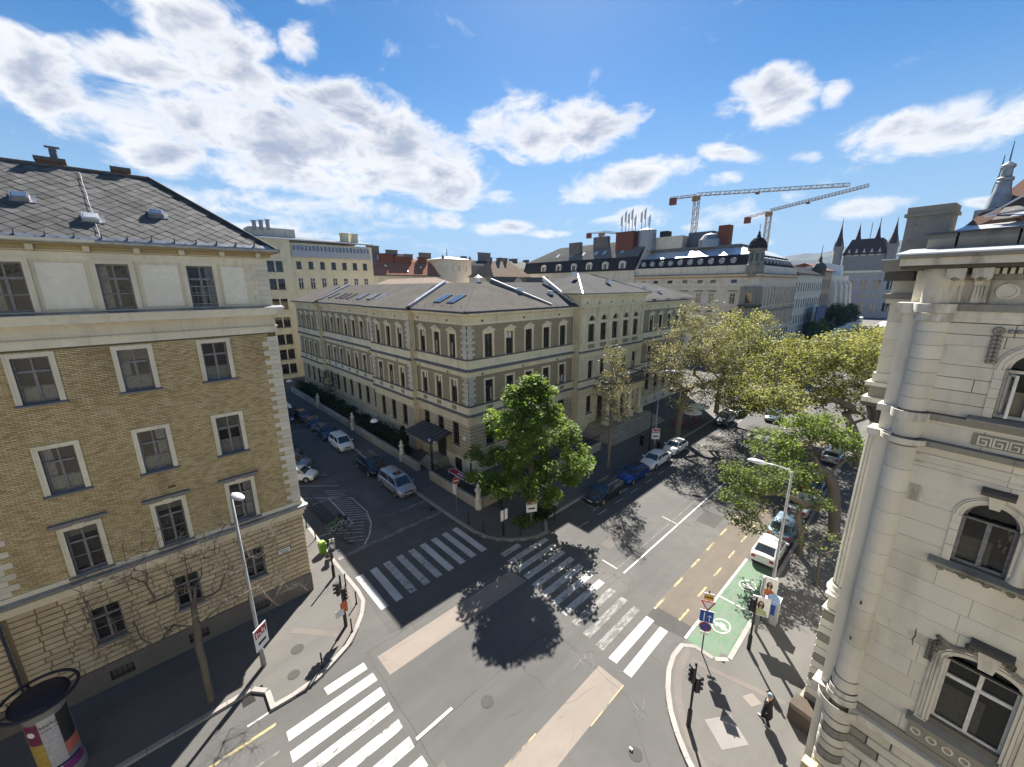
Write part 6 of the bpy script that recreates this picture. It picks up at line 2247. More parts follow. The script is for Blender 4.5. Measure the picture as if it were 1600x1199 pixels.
# long cream palace with the corner turret
CP = thing('turret_palace', 'long cream palace with domed dark corner turret behind the plane trees', 'building', T(118, 33, PZ))
wy = [38.8, 44.2, 47.7, 52.0, 56.5, 61.0, 65.0]
holes_ = [(-y - .7, -y + .7, z, z + h) for y in wy for z, h in ((15.4, 2.65), (9.6, 2.7), (4.2, 2.7))] + [(-y - .75, -y + .75, 20.7, 21.6) for y in wy]
part('wall', MB().grid_wall(-68, -33, 0, 23.1, holes_, 0, .25), M_white_r, CP, MX)
kw = plain_window(1.4, 2.65, M_woodw, 1, True, M_white_r2)
for y in wy:
    for z in (15.4, 9.6, 4.2):
        kw.put(CP, MX @ T(-y, 0, z))
    part('window_hood', MB().box(-y - 1.15, -y + 1.15, -.35, .0, 18.5, 18.75), M_cledge, CP, MX)
    part('pediment', MB().add([(-y - 1.2, -.4, 12.8), (-y + 1.2, -.4, 12.8), (-y, -.4, 13.7), (-y - 1.2, 0, 12.8), (-y + 1.2, 0, 12.8), (-y, 0, 13.7)], [(0, 1, 2), (2, 1, 4, 5), (0, 2, 5, 3), (1, 0, 3, 4)]), M_cledge, CP, MX)
    part('attic_pane', MB().box(-y - .75, -y + .75, .1, .15, 20.7, 21.6), M_glass, CP, MX)
    fest = MB()
    for k in range(8):
        a0_, a1_ = math.pi * (1 + k / 8), math.pi * (1 + (k + 1) / 8)
        fest.tube([(-y + 2.3 + .7 * math.cos(a0_), -.08, 21.5 + .7 * math.sin(a0_)), (-y + 2.3 + .7 * math.cos(a1_), -.08, 21.5 + .7 * math.sin(a1_))], .11, 5)
    part('festoon', fest, M_white_r2, CP, MX)
M_terra = stucco('ochre_trim', (.50, .33, .2), .3)
for z0, z1, pr, m in ((19.6, 19.85, .25, M_white_r2), (22.1, 22.5, .3, M_terra), (22.5, 22.95, .6, M_white_r2), (22.95, 23.15, .9, M_cledge), (14.2, 14.6, .3, M_white_r2), (8.0, 8.5, .35, M_white_r2)):
    part('cornice', MB().box(-68.2, -33 + pr, -pr, 0, z0, z1), m, CP, MX)
    part('cornice', MB().box(118 - .01, 157, -pr, 0, z0 + .003, z1 - .003), m, CP, T(0, 33, 0))
part('parapet', MB().box(118.3, 118.9, 33.4, 68, 23.16, 25.3).box(118.91, 156.8, 33.3, 33.9, 23.16, 25.2), M_white_r, CP)
part('mansard_roof', MB().add([(118.9, 68, 25.2), (118.9, 34, 25.2), (121, 35.6, 28.2), (121, 68, 28.2), (157, 34, 25.2), (155, 36, 28.2), (126, 40, 30.4), (126, 68, 30.4), (152, 40, 30.4)],
                              [(0, 1, 2, 3), (1, 4, 5, 2)]), M_mans, CP)
part('upper_roof', MB().add([(121, 68, 28.2), (121, 35.6, 28.2), (155, 36, 28.2), (126, 40, 30.4), (126, 68, 30.4), (152, 40, 30.4)], [(0, 1, 3, 4), (1, 2, 5, 3)]), M_zincw, CP)
part('roof_terrace', MB().box(126.5, 150, 41, 68, 29.6, 31.4), M_greyr, CP)
for k in range(10):
    y = 40 + k * 2.9
    part('round_dormer', MB().lathe([(0, .05), (.45, .05), (.6, .2), (.75, .2), (.8, -.6)], 14), M_zinc, CP, T(119.3, y, 26.6) @ Matrix.Rotation(R(-90), 4, 'Y'))
for k in range(9):
    x = 124 + k * 3.4
    part('round_dormer', MB().lathe([(0, .05), (.45, .05), (.6, .2), (.75, .2), (.8, -.6)], 14), M_zinc, CP, T(x, 34.3, 26.6) @ Matrix.Rotation(R(90), 4, 'X'))
part('penthouse', MB().box(127, 133, 58, 67, 31, 35.2), M_white_r, CP)
part('penthouse_terrace', MB().box(130, 136, 50, 57.5, 31, 36), M_zincd, CP)
part('penthouse_vault', MB().lathe([(3.2, 31), (3.0, 33.2), (2.0, 34.6), (0, 35.2)], 16, 128, 50), M_zinc, CP)
part('brick_chimney', MB().box(128, 131, 45, 48, 30.5, 37), M_brickred, CP)
part('rooftop_box', MB().box(127, 130, 63, 65.5, 35.2, 37.0), M_mans, CP)
# turret
tu = part('turret', MB().lathe([(2.2, 22.2), (2.2, 25.2), (1.9, 25.4), (1.8, 28.6), (2.3, 28.8), (2.3, 29.2)], 8, 119.2, 34.6), M_limed, CP)
part('turret_dome', MB().lathe([(2.15, 29.2), (2.1, 30.0), (1.75, 31.0), (1.1, 31.7), (.45, 32.0), (.45, 32.5), (.25, 32.7), (.3, 33.1), (.06, 33.6), (.05, 35.2), (0, 35.2)], 16, 119.2, 34.6), M_mans, tu)
for k in range(8):
    a = 2 * math.pi * (k + .5) / 8
    part('turret_opening', MB().box(-.1, .02, -.35, .35, 26, 28), M_glass, tu, T(119.2 + 1.82 * math.cos(a), 34.6 + 1.82 * math.sin(a), 0, math.degrees(a)))
by = part('corner_bay', MB().box(116.7, 119.6, 32.3, 36.6, 8.0, 19.8), M_limed, CP)
part('bay_window', MB().box(116.6, 116.69, 33.6, 35.2, 15.6, 18.2), M_glass, by)
part('bay_corbel', MB().lathe([(2.4, 14.3), (2.9, 14.9), (2.9, 15.2)], 12, 118, 34.4), M_soot, by)
fw_x = [121 + 2.75 * k for k in range(13)]
part('wall', MB().grid_wall(118.05, 157, 0, 23.1, [(x - .65, x + .65, z, z + 3.0) for x in fw_x for z in (15.2, 9.4, 4)], 33, .3), M_white_r2, CP)
kw2 = plain_window(1.3, 3.0, M_woodd, 1, True)
for x in fw_x:
    for z in (15.2, 9.4, 4):
        kw2.put(CP, T(x, 33, z))
    part('wall_pier', MB().box(x + 1.15, x + 1.6, 32.55, 32.99, 8.5, 19.5), M_white_r2, CP)
    part('window_hood', MB().box(x - 1.0, x + 1.0, 32.5, 32.99, 13.0, 13.4), M_cledge, CP)

# the row along the main road, further out
def row_house(label, x0, x1, ze, mat, roofm, floors, step=3.1, zr=3.0, name='row_house'):
    h = thing(name, label, 'building', T((x0 + x1) / 2, 33, PZ))
    n_ = max(2, int((x1 - x0 - 1.5) / step))
    xs = [x0 + 1.6 + (x1 - x0 - 3.2) * k / (n_ - 1) for k in range(n_)]
    fl = ze / (floors + .4)
    part('wall', MB().grid_wall(x0, x1, 0, ze, [(x - .6, x + .6, fl * k + 1.6, fl * k + 1.6 + fl * .55) for x in xs for k in range(floors)], 33.2, .3), mat, h)
    part('side_wall', MB().box(x0, x0 + .3, 33.51, 50, 0, ze), mat, h)
    kk = plain_window(1.2, fl * .55, M_woodd, 1, False)
    for x in xs:
        for k in range(floors):
            kk.put(h, T(x, 33.2, fl * k + 1.6))
    for z in [fl * k + .9 for k in range(1, floors)]:
        part('storey_ledge', MB().box(x0, x1, 32.85, 33.2, z, z + .4), mat, h)
    part('cornice', MB().box(x0 - .1, x1 + .1, 32.3, 33.2, ze - .5, ze), M_cledge, h)
    part('roof', MB().add([(x0, 32.4, ze), (x1, 32.4, ze), (x1, 40, ze + zr), (x0, 40, ze + zr), (x1, 50, ze), (x0, 50, ze)], [(0, 1, 2, 3), (3, 2, 4, 5)]), roofm, h)
    return h


h2 = row_house('grey-beige row house right of the cream palace, dark corner turret on its roof', 157.3, 198, 23.8, M_white_r, M_mans, 4)
part('turret', MB().lathe([(2.0, 23.8), (2.2, 25.5), (2.4, 26.5), (1.5, 28), (.6, 28.6), (.5, 30), (.15, 31), (.05, 35), (0, 35)], 10, 196, 34.5), M_soot, h2)
row_house('orange-topped plain house after the grey-beige row house', 198.3, 216, 25.5, stucco('sand_render', (.42, .33, .24), .3), M_redr, 4)
WB = thing('buttressed_block', 'windowless white block with tall sloping buttresses beyond the row houses', 'building', T(235, 33, PZ))
part('wall', MB().box(217, 262, 33.5, 52, 0, 24), M_white_r, WB)
for x in (218.5, 232, 246, 258):
    part('buttress', MB().add([(x, 30, 0), (x + 6, 30, 0), (x + 6, 33.5, 0), (x, 33.5, 0), (x + .6, 32, 20), (x + 5.4, 32, 20), (x + 5.4, 33.5, 22), (x + .6, 33.5, 22)],
                              [(0, 1, 5, 4), (1, 2, 6, 5), (3, 0, 4, 7), (4, 5, 6, 7)]), M_white_r, WB)
part('upper_storey', MB().box(220, 260, 36, 50, 24.001, 29), stucco('pale_sheeting', (.62, .63, .64), .2), WB)
GB = thing('gothic_palace', 'grey-white palace front with pointed window pairs at the far end of the road', 'building', T(330, 30, PZ))
part('wall', MB().grid_wall(-62, -16, 0, 27, [(-60 + 6 * k + j * 1.8, -60 + 6 * k + j * 1.8 + 1.2, z, z + h) for k in range(7) for j in (0, 1) for z, h in ((4, 5), (11.5, 3), (17, 5.5))], 0, .5), stucco('pale_grey_stone', (.34, .345, .36), .3), GB, T(330, 0, 0, -90))
part('panes', MB().add([(-61.5, .45, 2), (-16.5, .45, 2), (-16.5, .45, 25), (-61.5, .45, 25)], [(0, 1, 2, 3)]), M_glass, GB, T(330, 0, 0, -90))
part('parapet', MB().box(329.4, 330.6, 16, 62, 27.01, 28.2), M_white_r, GB)

# parliament on the skyline
PA = thing('parliament', 'dark roofed gothic parliament with four pointed towers on the skyline', 'building', T(420, 42, PZ))
M_gothic = stucco('grey_gothic_stone', (.30, .285, .26), .4)
part('hall', MB().box(410, 440, 34, 58, 0, 42), M_gothic, PA)
part('great_roof', MB().add([(409, 33, 42), (441, 33, 42), (441, 59, 42), (409, 59, 42), (413, 37, 53.5), (437, 37, 53.5), (437, 55, 53.5), (413, 55, 53.5)], [(0, 1, 5, 4), (1, 2, 6, 5), (2, 3, 7, 6), (3, 0, 4, 7), (4, 5, 6, 7)]), plain('dark_red_slate', (.055, .03, .03), .8), PA)
for az_, tip in ((8.61, 67.5), (7.12, 64), (5.58, 67.5), (4.31, 65.5)):
    d_ = 412.0 if az_ in (8.61, 4.31) else 424.0
    x, y = d_ * math.cos(R(az_)), d_ * math.sin(R(az_))
    tw = part('tower', MB().lathe([(3.0, 0), (3.0, 46), (3.4, 46.5), (3.4, 48.5)], 8, x, y), M_gothic, PA)
    part('spire', MB().lathe([(3.1, 48.5), (1.2, 57), (.35, 63), (.12, tip + 1.0), (0, tip + 3)], 8, x, y), MATS['dark_red_slate'], tw)
    for k in range(4):
        a = math.pi / 2 * k + .78
        part('pinnacle', MB().lathe([(.5, 46), (.5, 49), (.05, 52.5), (0, 52.5)], 6, x + 3.1 * math.cos(a), y + 3.1 * math.sin(a)), M_gothic, tw)
for k in range(5):
    part('gable', MB().add([(409.5, 36 + 4.4 * k, 41), (409.5, 39 + 4.4 * k, 41), (409.5, 37.5 + 4.4 * k, 46.5), (413, 36 + 4.4 * k, 41), (413, 39 + 4.4 * k, 41), (413, 37.5 + 4.4 * k, 46.5)], [(1, 0, 2), (0, 3, 5, 2), (4, 1, 2, 5)]), M_white_r, PA)
part('flag_mast', MB().tube([(424, 46, 53), (424, 46, 66)], .25, 6), M_steel, PA)
# hills across the river
hx, hv, hf = 3400, [], []
rr = random.Random(4)
N = 60
for i in range(N + 1):
    y = -1400 + i * 60
    t_ = (y - 200) / 500
    z = 175 + 95 * math.exp(-(t_ ** 2) * .35) + 18 * math.sin(y / 170) + 10 * math.sin(y / 61 + 1) + rr.uniform(-4, 4)
    hv += [(hx - 500, y, 0), (hx, y, z * .8), (hx + 350, y, z + 18), (hx + 1200, y, z + 10)]
for i in range(N):
    for k in range(3):
        hf.append((i * 4 + k, i * 4 + k + 1, (i + 1) * 4 + k + 1, (i + 1) * 4 + k))
struct('hills', MB().add(hv, [q[::-1] for q in hf]), plain('far_woods', (.022, .034, .028), .95, 0, .4, .01))
# square at the end of the road
struct('square', MB().add([(200, 6, .02), (328, 6, .02), (328, 31.8, .02), (200, 31.8, .02)], [(0, 1, 2, 3)]), stucco('pale_paving', (.42, .41, .39), .15))
rm = thing('ramp_entrance', 'sunken ramp with pale side walls on the square at the road end', 'ramp', T(215, 20, .02))
part('side_wall', MB().add([(150, 25.0, 0), (262, 25.0, 0), (262, 25.0, 4.5), (150, 25.0, 3.2), (150, 26.2, 0), (262, 26.2, 0), (262, 26.2, 4.5), (150, 26.2, 3.2)], [(0, 1, 2, 3), (5, 4, 7, 6), (3, 2, 6, 7), (1, 5, 6, 2), (4, 0, 3, 7)]), M_white_r, rm)
part('ramp_floor', MB().add([(150, 14, .04), (262, 14, .06), (262, 24.98, .06), (150, 24.98, .04)], [(0, 1, 2, 3)]), M_patch, rm)
part('median_wall', MB().box(160, 255, 18, 18.8, 0, 1.6), M_patch, rm)


# tower cranes
def lattice(mb, a, b, w, n, tri=False):
    a, b = Vector(a), Vector(b)
    d = (b - a)
    dn = d.normalized()
    ref = Vector((0, 0, 1)) if abs(dn.z) < .9 else Vector((1, 0, 0))
    u = dn.cross(ref).normalized()
    v = u.cross(dn).normalized()
    if tri:
        off = [u * w / 2, -u * w / 2, v * w * .9]
    else:
        off = [u * w / 2 + v * w / 2, -u * w / 2 + v * w / 2, -u * w / 2 - v * w / 2, u * w / 2 - v * w / 2]
    t = w * .075
    for o in off:
        mb.tube([a + o, b + o], t, 4, False)
    m = len(off)
    for k in range(n):
        p0, p1 = a + d * k / n, a + d * (k + 1) / n
        pm = (p0 + p1) / 2
        for i in range(m):
            j = (i + 1) % m
            if k % 2:
                i, j = j, i
            mb.tube([p0 + off[i], p1 + off[j]], t * .62, 4, False)
            mb.tube([p1 + off[i], p1 + off[j]], t * .5, 4, False)
            if tri:
                mb.tube([pm + off[i], p1 + off[j]], t * .5, 4, False)
    return mb


M_crane_r = plain('crane_red', (.20, .05, .03), .6)
M_crane_y = plain('crane_steel_pale', (.24, .20, .17), .6)
M_crane_o = plain('crane_ochre', (.30, .17, .06), .6)


def crane(label, base, ztop, jib, cj, wj=1.8):
    c = thing('tower_crane', label, 'crane', T(base[0], base[1], PZ), 'tower cranes over the roofs')
    part('mast', lattice(MB(), (base[0], base[1], 0), (base[0], base[1], ztop), 2.4, 26), M_crane_r if wj < 1.6 else M_crane_o, c)
    part('jib', lattice(MB(), (base[0], base[1], ztop + 1.4), jib, wj, 30, True), M_crane_y, c)
    part('counter_jib', lattice(MB(), (base[0], base[1], ztop + 1.2), cj, wj * .8, 8, True), M_crane_r, c)
    part('slewing_ring', MB().lathe([(1.9, ztop - .4), (1.9, ztop + 1.0), (0, ztop + 1.0)], 12, base[0], base[1]), M_crane_o, c)
    part('cab', MB().box(base[0] - 3.6, base[0] - 1.4, base[1] - 1.2, base[1] + 1.2, ztop - 1.6, ztop + 1.0), M_crane_o, c)
    d = (Vector(cj) - Vector((base[0], base[1], ztop + 1.2))).normalized()
    q = Vector(cj) - d * 1.6
    part('counterweight', MB().box(q.x - 1.2, q.x + 1.2, q.y - 1.7, q.y + 1.7, q.z - 3.0, q.z + .6), M_crane_r, c)
    e = Vector((base[0], base[1], ztop + 1.4)) + (Vector(jib) - Vector((base[0], base[1], ztop + 1.4))) * .42
    part('trolley', MB().box(e.x - .7, e.x + .7, e.y - .9, e.y + .9, e.z - 1.0, e.z - .2), M_crane_r, c)
    return c


crane('tower crane with the longest level jib, nearest the domed turret', (239, 103), 67.0, (275, 41.8, 68.4), (235, 116.5, 68.0))
crane('tower crane with upward-tilted jib standing right of the taller one', (289, 80), 61.5, (293, 36.2, 70.0), (294, 94.5, 61.0))
crane('small distant red tower crane behind the roof antennas', (272, 187), 58.5, (300, 168, 57.5), (263, 195, 58.6), 1.5)


# ------------------------------------------------------------------ trees and plants
def grow(base, trunk, clusters, seed, spread=.5, lean=1.0, seg=.55, free=3):
    """limbs that reach every leaf cluster: nearest-node growth, pipe-model radii"""
    rs = np.random.RandomState(seed)
    P = [np.array(q, float) for q in trunk]
    par = [-1] + list(range(len(trunk) - 1))
    depth0 = len(P)
    c = np.array(clusters, float)
    fork = np.array(trunk[-1], float)
    start = np.array(trunk[max(0, len(trunk) - 3)], float)
    o = np.argsort(np.linalg.norm(c - start, axis=1))
    for ci in o:
        q = c[ci]
        A = np.array(P)
        d = np.linalg.norm(A - q, axis=1)
        # prefer nodes that lie below / inside, so limbs sweep outwards
        pen = np.maximum(0, (A[:, 2] - q[2])) * lean
        d[:max(1, depth0 - free)] += 50
        k = int(np.argmin(d + pen))
        n = max(1, int(d[k] / seg)) if d[k] < 40 else max(1, int(np.linalg.norm(A[k] - q) / seg))
        p0 = A[k]
        prev = k
        ln = np.linalg.norm(q - p0)
        bend = rs.normal(0, .10 * ln, 3) * spread
        bend[2] += .10 * ln
        for j in range(1, n + 1):
            t = j / n
            x = p0 + (q - p0) * t + bend * math.sin(math.pi * t) + (rs.normal(0, .05, 3) if j < n else 0)
            P.append(x)
            par.append(prev)
            prev = len(P) - 1
    return np.array(P), np.array(par)


def limb_mesh(P, par, r_tip, r_base, expo=2.3, nside=5):
    n = len(P)
    w = np.zeros(n)
    kids = [[] for _ in range(n)]
    for i, p in enumerate(par):
        if p >= 0:
            kids[p].append(i)
    for i in range(n - 1, -1, -1):
        if not kids[i]:
            w[i] = 1.0
        if par[i] >= 0:
            w[par[i]] += w[i]
    expo = math.log(max(w[0], 3.0)) / math.log(r_base / r_tip)      # twigs add up to exactly this trunk
    rad = r_tip * np.power(np.maximum(w, 1), 1 / expo)
    mb = MB()
    done = set()
    for i in range(n):
        if par[i] < 0:
            continue
        p = par[i]
        if (kids[p] and max(kids[p], key=lambda k: w[k]) == i) and p in done:
            continue
        # follow the thickest child from here
        chain = [p, i]
        while kids[chain[-1]]:
            chain.append(max(kids[chain[-1]], key=lambda k: w[k]))
        if i in done:
            continue
        for q in chain[1:]:
            done.add(q)
        rr_ = [min(rad[chain[0]], rad[chain[1]] * 1.15)] + [rad[q] for q in chain[1:]]
        ns = 10 if rr_[0] > .12 else (6 if rr_[0] > .04 else 4)
        mb.tube([P[q] for q in chain], rr_, ns, False)
        done.add(p)
    return mb


def leaf_mesh(name, centres, per, spread, size, mat, seed, flat=1.1):
    rs = np.random.RandomState(seed)
    C = np.repeat(np.array(centres), per, axis=0)
    N = len(C)
    off = rs.normal(0, 1, (N, 3))
    off /= np.linalg.norm(off, axis=1)[:, None]
    off *= (rs.rand(N, 1) ** .55) * spread
    off[:, 2] *= .75
    C = C + off
    d = rs.normal(0, 1, (N, 3))
    d[:, 2] = d[:, 2] * .5 - .25
    d /= np.linalg.norm(d, axis=1)[:, None]
    nrm = rs.normal(0, 1, (N, 3))
    nrm[:, 2] += flat * 1.6
    w = np.cross(d, nrm)
    w /= np.linalg.norm(w, axis=1)[:, None] + 1e-9
    s = size * (.6 + .8 * rs.rand(N, 1))
    up_ = np.cross(w, d)
    a = C - d * s * .5
    b = C + w * s * .36 + up_ * s * .07
    c = C + d * s * .55
    e = C - w * s * .36 + up_ * s * .07
    V = np.stack([a, b, c, e], axis=1).reshape(-1, 3)
    me = bpy.data.meshes.new(name)
    me.vertices.add(4 * N)
    me.vertices.foreach_set('co', V.ravel())
    me.loops.add(4 * N)
    me.loops.foreach_set('vertex_index', np.arange(4 * N, dtype=np.int32))
    me.polygons.add(N)
    me.polygons.foreach_set('loop_start', np.arange(0, 4 * N, 4, dtype=np.int32))
    me.polygons.foreach_set('loop_total', np.full(N, 4, dtype=np.int32))
    me.update()
    at_ = me.attributes.new('rnd', 'FLOAT', 'FACE')
    cl = np.repeat(rs.rand(len(centres)), per)
    at_.data.foreach_set('value', np.clip(.08 + .34 * rs.rand(N) + .56 * cl, 0, .999).astype(np.float32))
    me.materials.append(mat)
    return me


def blob_points(ells, seed, minshell=.0):
    rs = np.random.RandomState(seed)
    out = []
    for (cx, cy, cz, rx, ry, rz, n) in ells:
        k = 0
        while k < n:
            q = rs.uniform(-1, 1, 3)
            l = np.linalg.norm(q)
            if l > 1 or l < minshell * rs.rand() ** .3:
                continue
            out.append((cx + q[0] * rx, cy + q[1] * ry, cz + q[2] * rz))
            k += 1
    return out


def tree(name, label, base, trunk, ells, seed, leaf=None, per=40, spread=.8, size=.2, rb=.25, rt_=.012, bark=M_bark, group='street trees', shell=.5, twigs=0, lean=1.0, seg=.55, keep=1.0, free=3, bend=1.0):
    t = thing(name, label, 'tree', T(base[0], base[1], PZ), group)
    tr = [(base[0] + dx, base[1] + dy, z) for dx, dy, z in trunk]
    pts = blob_points(ells, seed, shell)
    P, par = grow(base, tr, pts, seed, .5 * bend, lean, seg, free)
    mbt = limb_mesh(P, par, rt_, rb)
    rs = np.random.RandomState(seed + 5)
    if twigs:
        for q in pts:
            q = np.array(q)
            for k in range(twigs):
                d = rs.normal(0, 1, 3)
                d[2] = abs(d[2]) * .5 + d[2] * .2
                d /= np.linalg.norm(d)
                L = rs.uniform(.35, .95)
                m = q + d * L * .5 + rs.normal(0, .05, 3)
                mbt.tube([q, m, q + d * L + np.array((0, 0, .08))], [rt_ * .8, rt_ * .6, rt_ * .35], 3, False)
    # root flare
    mbt.tube([(base[0], base[1], PZ - .05), (base[0] + trunk[1][0] * .2, base[1] + trunk[1][1] * .2, PZ + .3), tr[1]], [rb * 1.25, rb * 1.04, rb * .98], 10, False)
    part('trunk', mbt, bark, t, smooth=True)
    if leaf is not None:
        if keep < 1:
            pts = [q for q in pts if rs.rand() < keep]
        part('crown', leaf_mesh('crown', pts, per, spread, size, leaf, seed + 1), None, t)
    return t


L_green = leafmat('leaves_fresh_green', [(.075, .125, .028), (.13, .205, .045), (.195, .28, .07), (.28, .37, .12)], .56)
L_yel = leafmat('leaves_young_plane', [(.105, .12, .035), (.175, .19, .055), (.245, .255, .08), (.32, .32, .12)], .50)
L_bud = leafmat('leaves_bronze_buds', [(.115, .112, .045), (.18, .172, .07), (.24, .23, .09), (.29, .28, .12)], .42)
L_mid = leafmat('leaves_spring_green', [(.075, .115, .025), (.125, .185, .04), (.18, .25, .06), (.26, .33, .10)], .55)
L_dark = leafmat('leaves_dark_hedge', [(.010, .020, .008), (.018, .034, .012), (.028, .05, .018)], .2)
L_far = leafmat('leaves_far_dull', [(.03, .05, .02), (.05, .075, .03), (.07, .095, .04)], .3)

def boughs(cx, cy, levels, n, seed, r0, r1, per):
    """foliage gathered in separate boughs round an envelope [(z, radius)], with gaps between"""
    rs = np.random.RandomState(seed)
    zs = [q[0] for q in levels]
    out = []
    for k in range(n):
        z = zs[0] + (zs[-1] - zs[0]) * ((k + rs.rand()) / n) ** 1.25
        env = np.interp(z, zs, [q[1] for q in levels])
        a = k * 2.39996 + rs.uniform(-.5, .5)
        r = rs.uniform(r0, r1) * (.55 + .45 * env / max(q[1] for q in levels))
        d = max(0, env - r * .55) * rs.uniform(.72, 1.08)
        out.append((cx + d * math.cos(a), cy + d * math.sin(a), z, r * 1.1, r * 1.1, r * .72, per))
        if k % 2 == 0:
            out.append((cx + d * .45 * math.cos(a + 1), cy + d * .45 * math.sin(a + 1), z, r, r, r * .8, max(3, per // 2)))
    return out


tree('lime_tree', 'dense bright green tree on the corner pavement in front of the school building', (22.8, 21.9), [(0, 0, PZ), (.05, 0, 1.3), (0, .05, 2.6), (.05, .1, 4.0), (.05, .15, 5.6), (.1, .2, 7.6), (.1, .2, 9.6), (.1, .2, 11.5)],
     boughs(22.9, 22.1, [(3.4, 3.6), (4.5, 5.3), (6.1, 5.1), (7.9, 4.2), (9.7, 3.1), (11.4, 2.0), (12.7, .8)], 40, 5, .85, 1.4, 8),
     11, L_green, 84, .66, .24, .24, .012, M_bark, shell=.2, lean=.5)
tree('young_plane_tree', 'slender young plane tree with sparse bronze leaves before the portico', (36.2, 22.7), [(0, 0, PZ), (.05, .05, 2), (0, 0, 4), (.1, 0, 6), (.1, .1, 8.5), (.05, .1, 11), (.1, .1, 13.4)],
     [(36.3, 22.8, 6.8, 2.2, 2.2, 2.2, 60), (36.3, 22.8, 9.6, 2.0, 2.0, 2.0, 60), (36.3, 22.8, 12.3, 1.3, 1.3, 2.0, 42)], 12, L_bud, 17, .62, .17, .17, .010, M_barkp, twigs=4)
tree('plane_tree', 'large budding plane tree with pale forked trunk behind the white hatchback', (51.4, 21.8), [(0, 0, PZ), (.2, 0, 1.6), (.7, .1, 3.2), (1.2, .2, 4.6), (1.6, .2, 6.0)],
     [(52.5, 22.2, 9.5, 6.2, 5.2, 3.2, 130), (52.5, 22.2, 13.3, 5.4, 4.8, 3.0, 140), (53.5, 21, 16.2, 3.6, 3.4, 2.0, 60), (57.5, 20, 11.5, 3.6, 3.8, 3.0, 70), (47.8, 22.0, 10.2, 2.4, 3.0, 2.4, 40), (50.5, 17.6, 7.2, 3.2, 2.6, 1.5, 36), (47.0, 19.5, 6.4, 2.4, 2.2, 1.2, 22)],
     13, L_bud, 30, .95, .20, .42, .011, M_barkp, twigs=5)
tree('plane_tree', 'yellow-green plane tree further out on the far pavement, left of the road', (66, 22.0), [(0, 0, PZ), (0, 0, 2), (.2, -.1, 4.5), (.4, -.3, 6.5)],
     [(66, 20.6, 11, 6.5, 6, 3.6, 140), (67.5, 19.5, 14.0, 4.5, 4.5, 2.6, 80), (61.5, 18.6, 9.5, 3.0, 3.4, 2.4, 50)], 14, L_yel, 40, 1.05, .24, .36, .012, M_barkp, twigs=4)
tree('plane_tree', 'broad yellow plane tree leaning over the road from the near pavement', (57, 3.4), [(0, 0, PZ), (-.1, .2, 2), (-.4, .6, 3.6), (-.8, 1.2, 5.0), (-1.2, 1.8, 6.2)],
     [(56, 6.2, 10.5, 6.0, 5.0, 2.6, 120), (56, 6.5, 13.0, 4.6, 4.4, 2.0, 80), (50.0, 12.6, 8.6, 4.4, 3.6, 1.7, 80), (46.2, 10.2, 8.8, 3.2, 3.0, 1.4, 50), (53, 9, 8.2, 4.2, 3.2, 1.8, 60), (62.5, 7, 11, 4.5, 4.5, 2.8, 70), (56, 13.5, 10.2, 4.2, 3.4, 2.0, 60), (58.5, 4.0, 7.6, 4.0, 3.0, 2.4, 50), (49.5, 14.2, 7.0, 3.4, 2.6, 1.2, 45), (53.5, 16.5, 8.0, 3.2, 2.4, 1.3, 35)],
     15, L_yel, 50, .95, .24, .44, .012, M_barkp, twigs=4)
tree('plane_tree', 'yellow-green plane tree right of the ramp, partly behind the fluted column', (74, 3.6), [(0, 0, PZ), (0, .2, 3), (0, .4, 6)],
     [(74, 5.0, 11, 6.5, 5.5, 3.4, 130), (80, 6, 11.5, 5, 5, 3, 80), (70, 9.4, 10.6, 4, 4, 2.2, 60), (66, 14, 10.5, 4, 3.5, 2.0, 50), (63, 13, 11.5, 4.5, 4.0, 2.2, 60)], 16, L_yel, 50, 1.1, .26, .36, .012, M_barkp, twigs=2)
tree('hackberry_tree', 'bright green tree with thick leaning trunk beside the near pavement cars', (39.3, 2.9), [(0, 0, PZ), (.05, .1, 1.2), (.35, .3, 2.4), (.9, .6, 3.6), (1.2, 1.2, 4.6)],
     [(39.0, 7.6, 6.6, 3.2, 2.2, 1.2, 55), (41.6, 6.2, 8.0, 2.6, 2.1, 1.2, 50), (42.6, 3.6, 6.8, 1.9, 1.6, 1.2, 30), (36.6, 5.6, 5.8, 1.7, 1.5, .9, 26), (40.2, 5.0, 8.8, 2.0, 1.8, .9, 30)], 17, L_mid, 46, .66, .20, .42, .012, M_bark, shell=.3, twigs=4)
tree('hackberry_tree', 'smaller green tree spreading over the roadside cars by the tall lamp', (33.9, 4.15), [(0, 0, PZ), (.02, .05, 1.2), (-.05, .2, 2.2), (-.2, .5, 3.2)],
     [(31.0, 7.7, 5.0, 2.6, 1.8, .9, 50), (33.0, 6.2, 6.0, 2.0, 1.8, .8, 45), (34.5, 3.9, 4.6, 1.1, 1.0, .9, 16), (28.9, 6.9, 4.0, 1.4, 1.5, .5, 14), (32.0, 8.6, 6.2, 1.8, 1.2, .7, 30)], 18, L_mid, 34, .58, .17, .20, .011, M_bark, shell=.2, twigs=7)
tree('pavement_tree', 'bare-branched tree with a few buds by the poster board on the near pavement', (30.9, 2.6), [(0, 0, PZ), (0, .05, 1.5), (.05, .1, 2.6)],
     [(30.8, 2.9, 3.6, 1.3, 1.3, .9, 26)], 28, L_mid, 5, .5, .13, .08, .009, M_bark, twigs=5)
